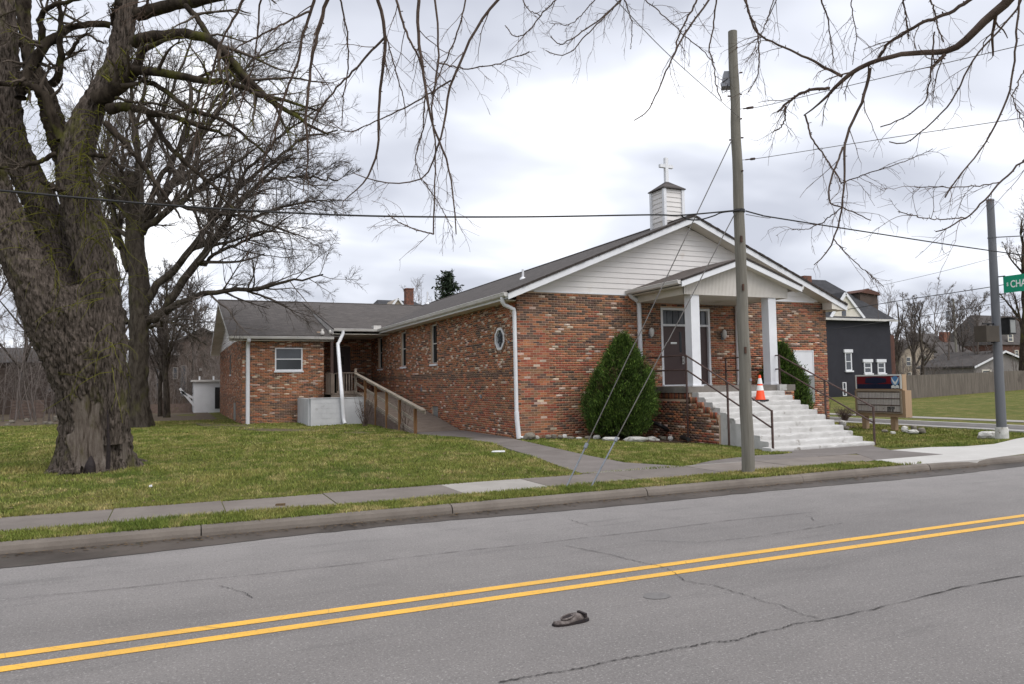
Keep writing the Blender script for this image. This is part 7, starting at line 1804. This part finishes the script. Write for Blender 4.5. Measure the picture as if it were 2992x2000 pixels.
# right background
for k, (u, vt, Y, w_, lab, ln) in enumerate(((2622, 838, 50, 17, 'bare tree just right of the dark house, forked low', 0), (2672, 860, 52, 15, 'bare tree with dark trunk in front of the beige house', 6), (2692, 850, 49, 13, 'slim bare tree right of the dark trunk before the beige house', 20), (2768, 850, 54, 9, 'thin bare tree beside the far brick chimney', 4), (2815, 880, 55, 10, 'bare tree between the distant pole and the grey house', -8), (2860, 840, 52, 10, 'bare tree left of the signal pole over the fence', -6))):
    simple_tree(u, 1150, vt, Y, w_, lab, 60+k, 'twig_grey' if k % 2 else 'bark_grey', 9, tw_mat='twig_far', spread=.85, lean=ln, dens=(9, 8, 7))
simple_tree(2988, 1150, 560, 44, 26, 'larger brownish bare tree at the right edge behind the signal pole', 71, 'bark_limb', 12, tw_mat='twig_brown', spread=.95, dens=(8, 6, 5))
for k, (u, vt, Y, lab) in enumerate(((1172, 838, 110, 'small far bare tree left of the chimney behind the church'), (1232, 838, 112, 'small far bare tree right of the chimney behind the church'), (1288, 842, 108, 'far bare tree left of the conifer behind the church'), (2590, 826, 90, 'hazy far bare tree behind the roof of the dark house'))):
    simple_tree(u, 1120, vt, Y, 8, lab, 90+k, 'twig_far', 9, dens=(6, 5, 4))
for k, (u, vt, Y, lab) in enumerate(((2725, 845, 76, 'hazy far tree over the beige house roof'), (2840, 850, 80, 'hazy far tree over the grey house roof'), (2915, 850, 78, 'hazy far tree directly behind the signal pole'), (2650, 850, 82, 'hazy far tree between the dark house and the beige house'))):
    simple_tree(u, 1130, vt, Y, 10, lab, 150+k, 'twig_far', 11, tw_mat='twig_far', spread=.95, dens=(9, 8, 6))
# left background
for k, (u, vb, vt, Y, w_, lab, ln) in enumerate(((488, 1215, 760, 45, 22, 'dark slim bare tree right of the tall tree before the brick house', -14), (468, 1215, 800, 47, 15, 'mossy slim bare tree standing close to the tall tree', 8), (78, 1240, 560, 52, 16, 'bare tree seen between the stems at the left edge', 0), (-60, 1240, 480, 50, 22, 'bare tree beyond the left picture edge reaching in', 10), (320, 1235, 520, 56, 18, 'bare tree hidden behind the gnarled trunk', 10), (180, 1235, 500, 58, 18, 'bare tree seen through the fork of the gnarled trunk', 0), (560, 1215, 820, 62, 12, 'bare tree above the shed near the church gable', 10))):
    simple_tree(u, vb, vt, Y, w_, lab, 110+k, 'bark_grey', 11, tw_mat='twig_far' if k > 1 else 'twig_grey', dens=(9, 8, 7), spread=1.15, lean=ln)

# ---- far thickets of brush that read as one grey brown mass
def thicket(x0, x1, y0, y1, H, n, seed, label):
    rng = np.random.default_rng(seed); X = x0+(x1-x0)*rng.random(n); Y = y0+(y1-y0)*rng.random(n)
    h = H*(.45+.6*rng.random(n)); K = 7; P = np.empty((n, K, 3)); d = np.c_[rng.normal(0, .16, n), rng.normal(0, .16, n), np.ones(n)]
    P[:, 0] = np.c_[X, Y, np.full(n, .05)]
    for j in range(1, K): d = d+rng.normal(0, .09, (n, 3))*[1, 1, .3]; P[:, j] = P[:, j-1]+d/np.linalg.norm(d, axis=1)[:, None]*(h/(K-1))[:, None]
    R = np.linspace(.04, .012, K)[None]*(.4+.8*rng.random(n))[:, None]; W_ = Wood(); W_.add(P, R, 3)
    P1, R1 = grow(P, R, 7, .2, 1, .2, .5, (20, 60), .1, .15, 5, .5, rng, .010); W_.add(P1, R1, 3)
    P2, R2 = grow(P1, R1, 5, .2, 1, .3, .6, (20, 60), .05, .15, 4, .6, rng, .008); W_.add(P2, R2, 3)
    o = W_.build('thicket', M['twig_far'], None); tag(o, label, 'brush', kind='stuff')
thicket(-26, -2, 44, 58, 5.5, 260, 1, 'bare brush along the far left edge of the lawn')
thicket(-2, 4, 54, 60, 5.0, 70, 2, 'bare brush before the brick houses behind the left trees')
thicket(52, 80, 47, 60, 4.5, 170, 3, 'bare brush behind the far board fence')
# ---- conifer behind the church
def conifer():
    rng = np.random.default_rng(5); Y = 88; b = AY(1318, 900, Y); tp = AY(1308, 796, Y); zb = 0.5; H = tp[2]-zb
    base = np.array([b[0], Y, zb]); t_ = thing('conifer', tuple(base), 'dark ragged conifer rising behind the church roof', 'tree')
    mb = MB(); mb.tube([tuple(base), (tp[0], Y, tp[2])], [.25, .03], 8); mb.build('trunk', M['bark_grey'], t_)
    n = 150; f = .35+.65*rng.random(n); a = rng.random(n)*6.283; ln = ((1-f)**.6*4.2+.5)*(.35+.8*rng.random(n))
    s0 = np.c_[base[0]+(tp[0]-base[0])*f, np.full(n, float(Y)), zb+H*f]
    K = 5; P = np.empty((n, K, 3)); d = np.c_[np.cos(a), np.sin(a), np.full(n, .05)]
    for j in range(K): P[:, j] = s0+d*(ln*j/(K-1))[:, None]+np.c_[np.zeros(n), np.zeros(n), .22*ln*((j/(K-1))**2-.55*(j/(K-1)))]
    Wd = Wood(); Wd.add(P, np.tile(np.linspace(.05, .015, K), (n, 1)), 4); Wd.build('branches', M['bark_grey'], t_)
    m = 34; t = rng.random((n, m)); ii = np.clip((t*(K-1)).astype(int), 0, K-2); ar = np.arange(n)[:, None]; q = (P[ar, ii]+(P[ar, ii+1]-P[ar, ii])*((t*(K-1))-ii)[..., None]).reshape(-1, 3)
    N_ = len(q); o1 = rng.normal(0, .16, (N_, 3)); o2 = rng.normal(0, .13, (N_, 3)); o1[:, 2] -= .08
    V = np.stack([q, q+o1+o2*.5, q+o1*1.8, q+o1-o2*.5], 1).reshape(-1, 3); g = .5+.7*rng.random(N_)
    np_mesh('foliage', V, np.arange(4*N_).reshape(N_, 4), M['evergreen'], t_, cols=np.repeat(np.stack([.022*g, .036*g, .017*g], -1), 4, 0))
conifer()

# ---- street trees on the near side: only their overhanging branches reach into view
def near_tree(trunk, H, lines, label, seed, mat, tw, twig_n=(7, 4), limb_z=None):
    rng = np.random.default_rng(seed); t_ = thing('overhanging_tree', (trunk[0], trunk[1], 0.1), label, 'tree')
    fork = np.array([trunk[0], trunk[1], H])
    rough_stem('trunk', [(trunk[0], trunk[1], 0.05), (trunk[0]+.05, trunk[1], H*.5), tuple(fork)], [.32, .25, .2], M['bark_grey'], t_, 24, 30, .02, None, seed)
    W_ = Wood(); mains = []; mr = []
    starts = {}
    for px, wid, d0, d1, root in lines:
        pts = px_line(px, d0, d1); s_ = FPX/d0
        r_ = [w_/2/s_ for w_ in wid] if len(wid) == len(px) else list(np.interp(np.linspace(0, 1, len(px)), np.linspace(0, 1, len(wid)), [w_/2/s_ for w_ in wid]))
        P, R = resample(pts, r_, 24); R = R*0.88; P[1:-1] += rng.normal(0, .004, P[1:-1].shape); mains.append(P); mr.append(R)
        if root:
            p = P[0]; dv = P[0]-P[1]; dv /= np.linalg.norm(dv)+1e-9; mid = p+dv*0.9; mid[2] = max(mid[2], p[2]+.35)
            T = np.linspace(0, 1, 16)[:, None]; hub = fork+np.array([0, 0, .9])+(p-fork)*.45; hub[2] = max(fork[2], p[2])+.9
            C = (1-T)**3*fork+3*(1-T)**2*T*hub+3*(1-T)*T**2*mid+T**3*p
            r0 = R[0]; starts[len(mains)] = (C, r0)
    for C, r0 in starts.values():
        W_.add(C[None], np.linspace(max(r0*2.2, .05), r0, 16)[None], 7)
    P0, R0 = np.stack(mains), np.stack(mr); W_.add(P0, R0, 8); W_.build('limbs', M[mat], t_)
    T_ = Wood()
    P1, R1 = grow(P0, R0, twig_n[0], .05, 1.0, .12, .75, (15, 60), -.15, .13, 9, .40, rng, .0026, True, droop=.5, taper=.45); T_.add(P1, R1, 4)
    P2, R2 = grow(P1, R1, twig_n[1], .15, 1.0, .05, .28, (25, 70), -.1, .18, 5, .6, rng, .0018, True, taper=.5, droop=.3); T_.add(P2, R2, 3)
    P3, R3 = grow(P0, R0, 16, .1, 1, .012, .05, (50, 90), 0, .1, 3, .45, rng, .0022, True, taper=.9); T_.add(P3, R3, 3)
    T_.build('twigs', M[tw], t_)
zl = lambda q: [(700+a/2.1778, b/2.1778) for a, b in q]
D = 8.2
LL = [
    (zl([(870, -60), (880, 0), (910, 100), (930, 220), (915, 400), (895, 560), (885, 760), (890, 900), (850, 1060), (810, 1140), (740, 1210), (655, 1285)]), [13, 12, 9, 7, 3], D, D+.3, True),
    (zl([(1140, -60), (1140, 0), (1130, 150), (1145, 300), (1160, 400), (1185, 580), (1215, 740), (1260, 870), (1320, 1020), (1350, 1160), (1370, 1300), (1378, 1490)]), [12, 11, 10, 8, 6, 4], D-.2, D-.3, True),
    (zl([(1700, -70), (1640, 0), (1545, 115), (1465, 245), (1390, 430), (1340, 520), (1310, 740), (1285, 860), (1255, 940), (1215, 1090), (1170, 1150), (970, 1175), (810, 1140), (725, 1100)]), [10, 9, 8, 6, 5, 3], D-.5, D-.2, True),
    (zl([(985, -60), (1000, 0), (1040, 160), (1075, 240), (1140, 360), (1180, 520), (1215, 740)]), [9, 8, 6, 4], D+.1, D-.2, True),
    (zl([(1235, -60), (1240, 0), (1265, 180), (1270, 400), (1240, 560), (1215, 740), (1245, 850), (1250, 1000), (1240, 1200), (1235, 1490)]), [8, 7, 6, 5, 5], D-.4, D-.3, True),
    (zl([(1235, 1490), (1130, 1465), (1000, 1405), (945, 1360)]), [5, 3], D-.3, D-.35, False),
    (zl([(1450, -60), (1440, 0), (1390, 200), (1330, 350), (1270, 470), (1220, 600)]), [6, 4], D-.1, D, True),
    (zl([(1270, 400), (1440, 438), (1635, 410), (1845, 325)]), [5, 3], D-.3, D-.8, False),
    (zl([(920, 240), (730, 440), (580, 600), (470, 760), (430, 900)]), [8, 4], D+.1, D+.4, False),
    (zl([(630, -60), (640, 0), (690, 220), (690, 440), (660, 620), (650, 800)]), [7, 3], D, D+.3, True),
    (zl([(480, -40), (460, 60), (400, 230), (370, 400), (300, 560), (250, 760), (215, 900)]), [11, 5], D-.6, D-.4, True),
    (zl([(575, -60), (560, 0), (500, 200), (455, 400), (420, 760), (440, 950), (405, 1220)]), [14, 12, 10, 9, 3], D-.9, D-.6, True),
    (zl([(930, 220), (1000, 480), (1040, 600), (1060, 740)]), [5, 3], D, D+.2, False),
    (zl([(1345, 510), (1170, 620), (1000, 710), (830, 785), (690, 850), (530, 740)]), [6, 3], D-.3, D+.2, False),
    (zl([(1170, 1150), (1260, 1280), (1355, 1450)]), [4, 2], D-.2, D-.2, False),
    (zl([(140, -60), (130, 0), (115, 200), (90, 400), (30, 600), (-30, 760), (-100, 1000)]), [7, 4], D-.8, D-.4, True),
    (zl([(450, 70), (300, 140), (160, 210), (0, 290), (-180, 420)]), [8, 4], D-.6, D-.9, False),
    (zl([(1180, 600), (1170, 800), (1115, 1020), (1160, 1150)]), [5, 3], D-.1, D-.1, False),
    (zl([(40, -60), (0, 60), (-120, 260), (-180, 480), (-260, 760), (-300, 1000)]), [9, 4], D-1, D-.8, True),
    (zl([(300, 560), (260, 700), (160, 1000), (90, 1300), (40, 1568)]), [6, 3], D-.4, D-.2, False),
    (zl([(-560, -60), (-600, 40), (-650, 120)]), [10, 4], D-1, D-.8, True),
]
near_tree((-3.4, 3.2), 5.2, LL, 'street tree whose thin drooping twigs hang into the upper left middle', 41, 'twig_near', 'twig_brown', (9, 4))
zr_ = lambda q: [(2200+a/1.9596, b/1.9596) for a, b in q]
zm_ = lambda q: [(1500+a/2.45, b/2.45) for a, b in q]
D = 7.4
RR_ = [
    (zr_([(1540, -90), (1460, 0), (1330, 120), (1230, 220), (1150, 285), (1080, 305), (950, 295), (820, 315), (720, 340), (600, 390), (520, 445), (440, 530), (380, 600), (290, 660)]), [38, 34, 30, 27, 24, 21, 19, 18, 17, 18, 17, 12, 8, 5], D-.6, D+.6, True),
    (zr_([(440, 505), (330, 510), (250, 545), (180, 600), (140, 640)]), [11, 7], D+.5, D+.7, False),
    (zr_([(185, 605), (185, 680), (160, 730), (120, 750)]), [6, 3], D+.7, D+.7, False),
    (zr_([(510, 435), (440, 400), (340, 345), (200, 280), (30, 200), (-30, 60), (-50, -60)]), [10, 9, 7, 7, 5], D+.4, D+.9, False),
    (zr_([(1320, -60), (1240, 0), (1130, 70), (960, 130), (850, 200), (770, 245), (720, 330)]), [14, 13, 12, 10, 9], D-.3, D+.3, True),
    (zr_([(670, 390), (650, 510), (600, 640), (540, 770), (515, 840), (530, 960), (520, 1080), (505, 1200), (465, 1370), (420, 1460), (350, 1515)]), [11, 9, 8, 6, 5, 3], D+.3, D+.1, False),
    (zr_([(515, 840), (480, 940), (440, 1040), (430, 1160), (540, 1200), (675, 1260)]), [7, 6, 5, 3], D+.2, D, False),
    (zr_([(300, 660), (330, 780), (400, 880), (460, 970), (510, 1050)]), [6, 4], D+.6, D+.3, False),
    (zr_([(510, 1045), (660, 990), (850, 930), (1030, 850)]), [4, 2], D+.2, D-.2, False),
    (zr_([(1560, -60), (1510, 60), (1390, 190), (1300, 290), (1200, 440), (1140, 590), (1050, 670), (950, 770), (860, 830), (780, 810)]), [7, 4], D-.9, D-.3, True),
    (zr_([(1530, -40), (1525, 20), (1500, 350), (1460, 560), (1370, 760), (1290, 880), (1200, 970), (1100, 1130)]), [7, 6, 4], D-.9, D-.9, True),
    (zr_([(1700, 760), (1552, 910), (1420, 1040), (1300, 1180), (1230, 1240), (1100, 1310), (1045, 1325)]), [7, 4], D-1.4, D-1.2, True),
    (zr_([(1230, 1240), (1080, 1258), (960, 1245), (830, 1210)]), [4, 3], D-1.3, D-1.3, False),
    (zr_([(1420, 1040), (1300, 1062), (1150, 1070), (930, 1070)]), [4, 3], D-1.3, D-1.3, False),
    (zr_([(1040, 180), (1020, 400), (990, 580), (860, 680), (730, 725)]), [5, 4], D, D+.1, False),
    (zr_([(850, -50), (860, 0), (885, 150), (890, 220)]), [6, 5], D, D, True),
    (zr_([(1100, 310), (1060, 350), (1020, 390)]), [13, 8], D-.2, D-.2, False),
    (zr_([(465, 1370), (560, 1480), (660, 1565), (750, 1640)]), [4, 2], D+.1, D, False),
    (zr_([(505, 1190), (400, 1270), (320, 1310), (220, 1315)]), [4, 2], D+.1, D+.2, False),
    (zm_([(1440, -60), (1400, 0), (1220, 250), (1150, 390), (1060, 590), (1000, 740), (930, 830), (865, 860)]), [7, 6, 4, 3], D+.6, D+.4, True),
    (zm_([(1330, -50), (1310, 0), (1250, 120), (1170, 280), (1160, 370)]), [7, 5], D+.8, D+.7, True),
    (zm_([(830, -60), (770, 0), (640, 120), (500, 220), (400, 290), (330, 325), (265, 260)]), [6, 3], D+.9, D+.9, True),
    (zm_([(360, -60), (300, 0), (190, 110), (130, 200), (60, 260), (0, 265), (-60, 180)]), [5, 3], D+1, D+1, True),
    (zm_([(800, -40), (760, 10), (600, 170), (470, 300), (430, 370), (320, 400), (235, 360)]), [5, 3], D+.8, D+.9, True),
    (zm_([(1455, -50), (1450, 0), (1440, 130), (1400, 360), (1440, 470), (1440, 590), (1490, 720)]), [6, 3], D+.4, D+.5, True),
    (zm_([(1640, -50), (1660, 0), (1690, 100), (1745, 200), (1760, 400), (1755, 540), (1680, 660)]), [7, 5, 3], D+.3, D+.3, True),
    (zm_([(780, -50), (800, 0), (850, 150), (850, 220), (840, 350)]), [5, 2], D+1, D+1, True),
    (zm_([(600, -50), (580, 0), (490, 100), (430, 160), (380, 180), (255, 160)]), [4, 2], D+1, D+1, True),
    (zm_([(1900, -50), (1880, 0), (1800, 180), (1720, 360)]), [4, 2], D+.2, D+.2, True),
    (zm_([(900, -50), (950, 0), (1100, 130), (1230, 260), (1350, 350), (1440, 450)]), [4, 3], D+.8, D+.6, True),
    (zm_([(40, -50), (70, 0), (110, 70), (190, 110)]), [4, 3], D+1, D+1, True),
    (zr_([(390, -40), (400, 30), (430, 100), (440, 190), (460, 360)]), [6, 3], D+.4, D+.4, True),
    (zr_([(130, -40), (100, 60), (60, 160), (20, 300)]), [4, 2], D+.6, D+.6, True),
    (zr_([(560, -40), (570, 80), (595, 200), (570, 370)]), [4, 2], D+.3, D+.3, True),
    (zr_([(1552, 400), (1480, 560), (1530, 660), (1560, 740)]), [4, 3], D-1, D-1, False),
    (zr_([(1000, -40), (1040, 60), (1060, 160), (1090, 240)]), [6, 4], D-.2, D-.2, True),
]
near_tree((9.6, 1.0), 5.0, RR_, 'street tree whose dark limb and drooping twigs hang into the upper right', 42, 'twig_near', 'twig_brown', (6, 4))
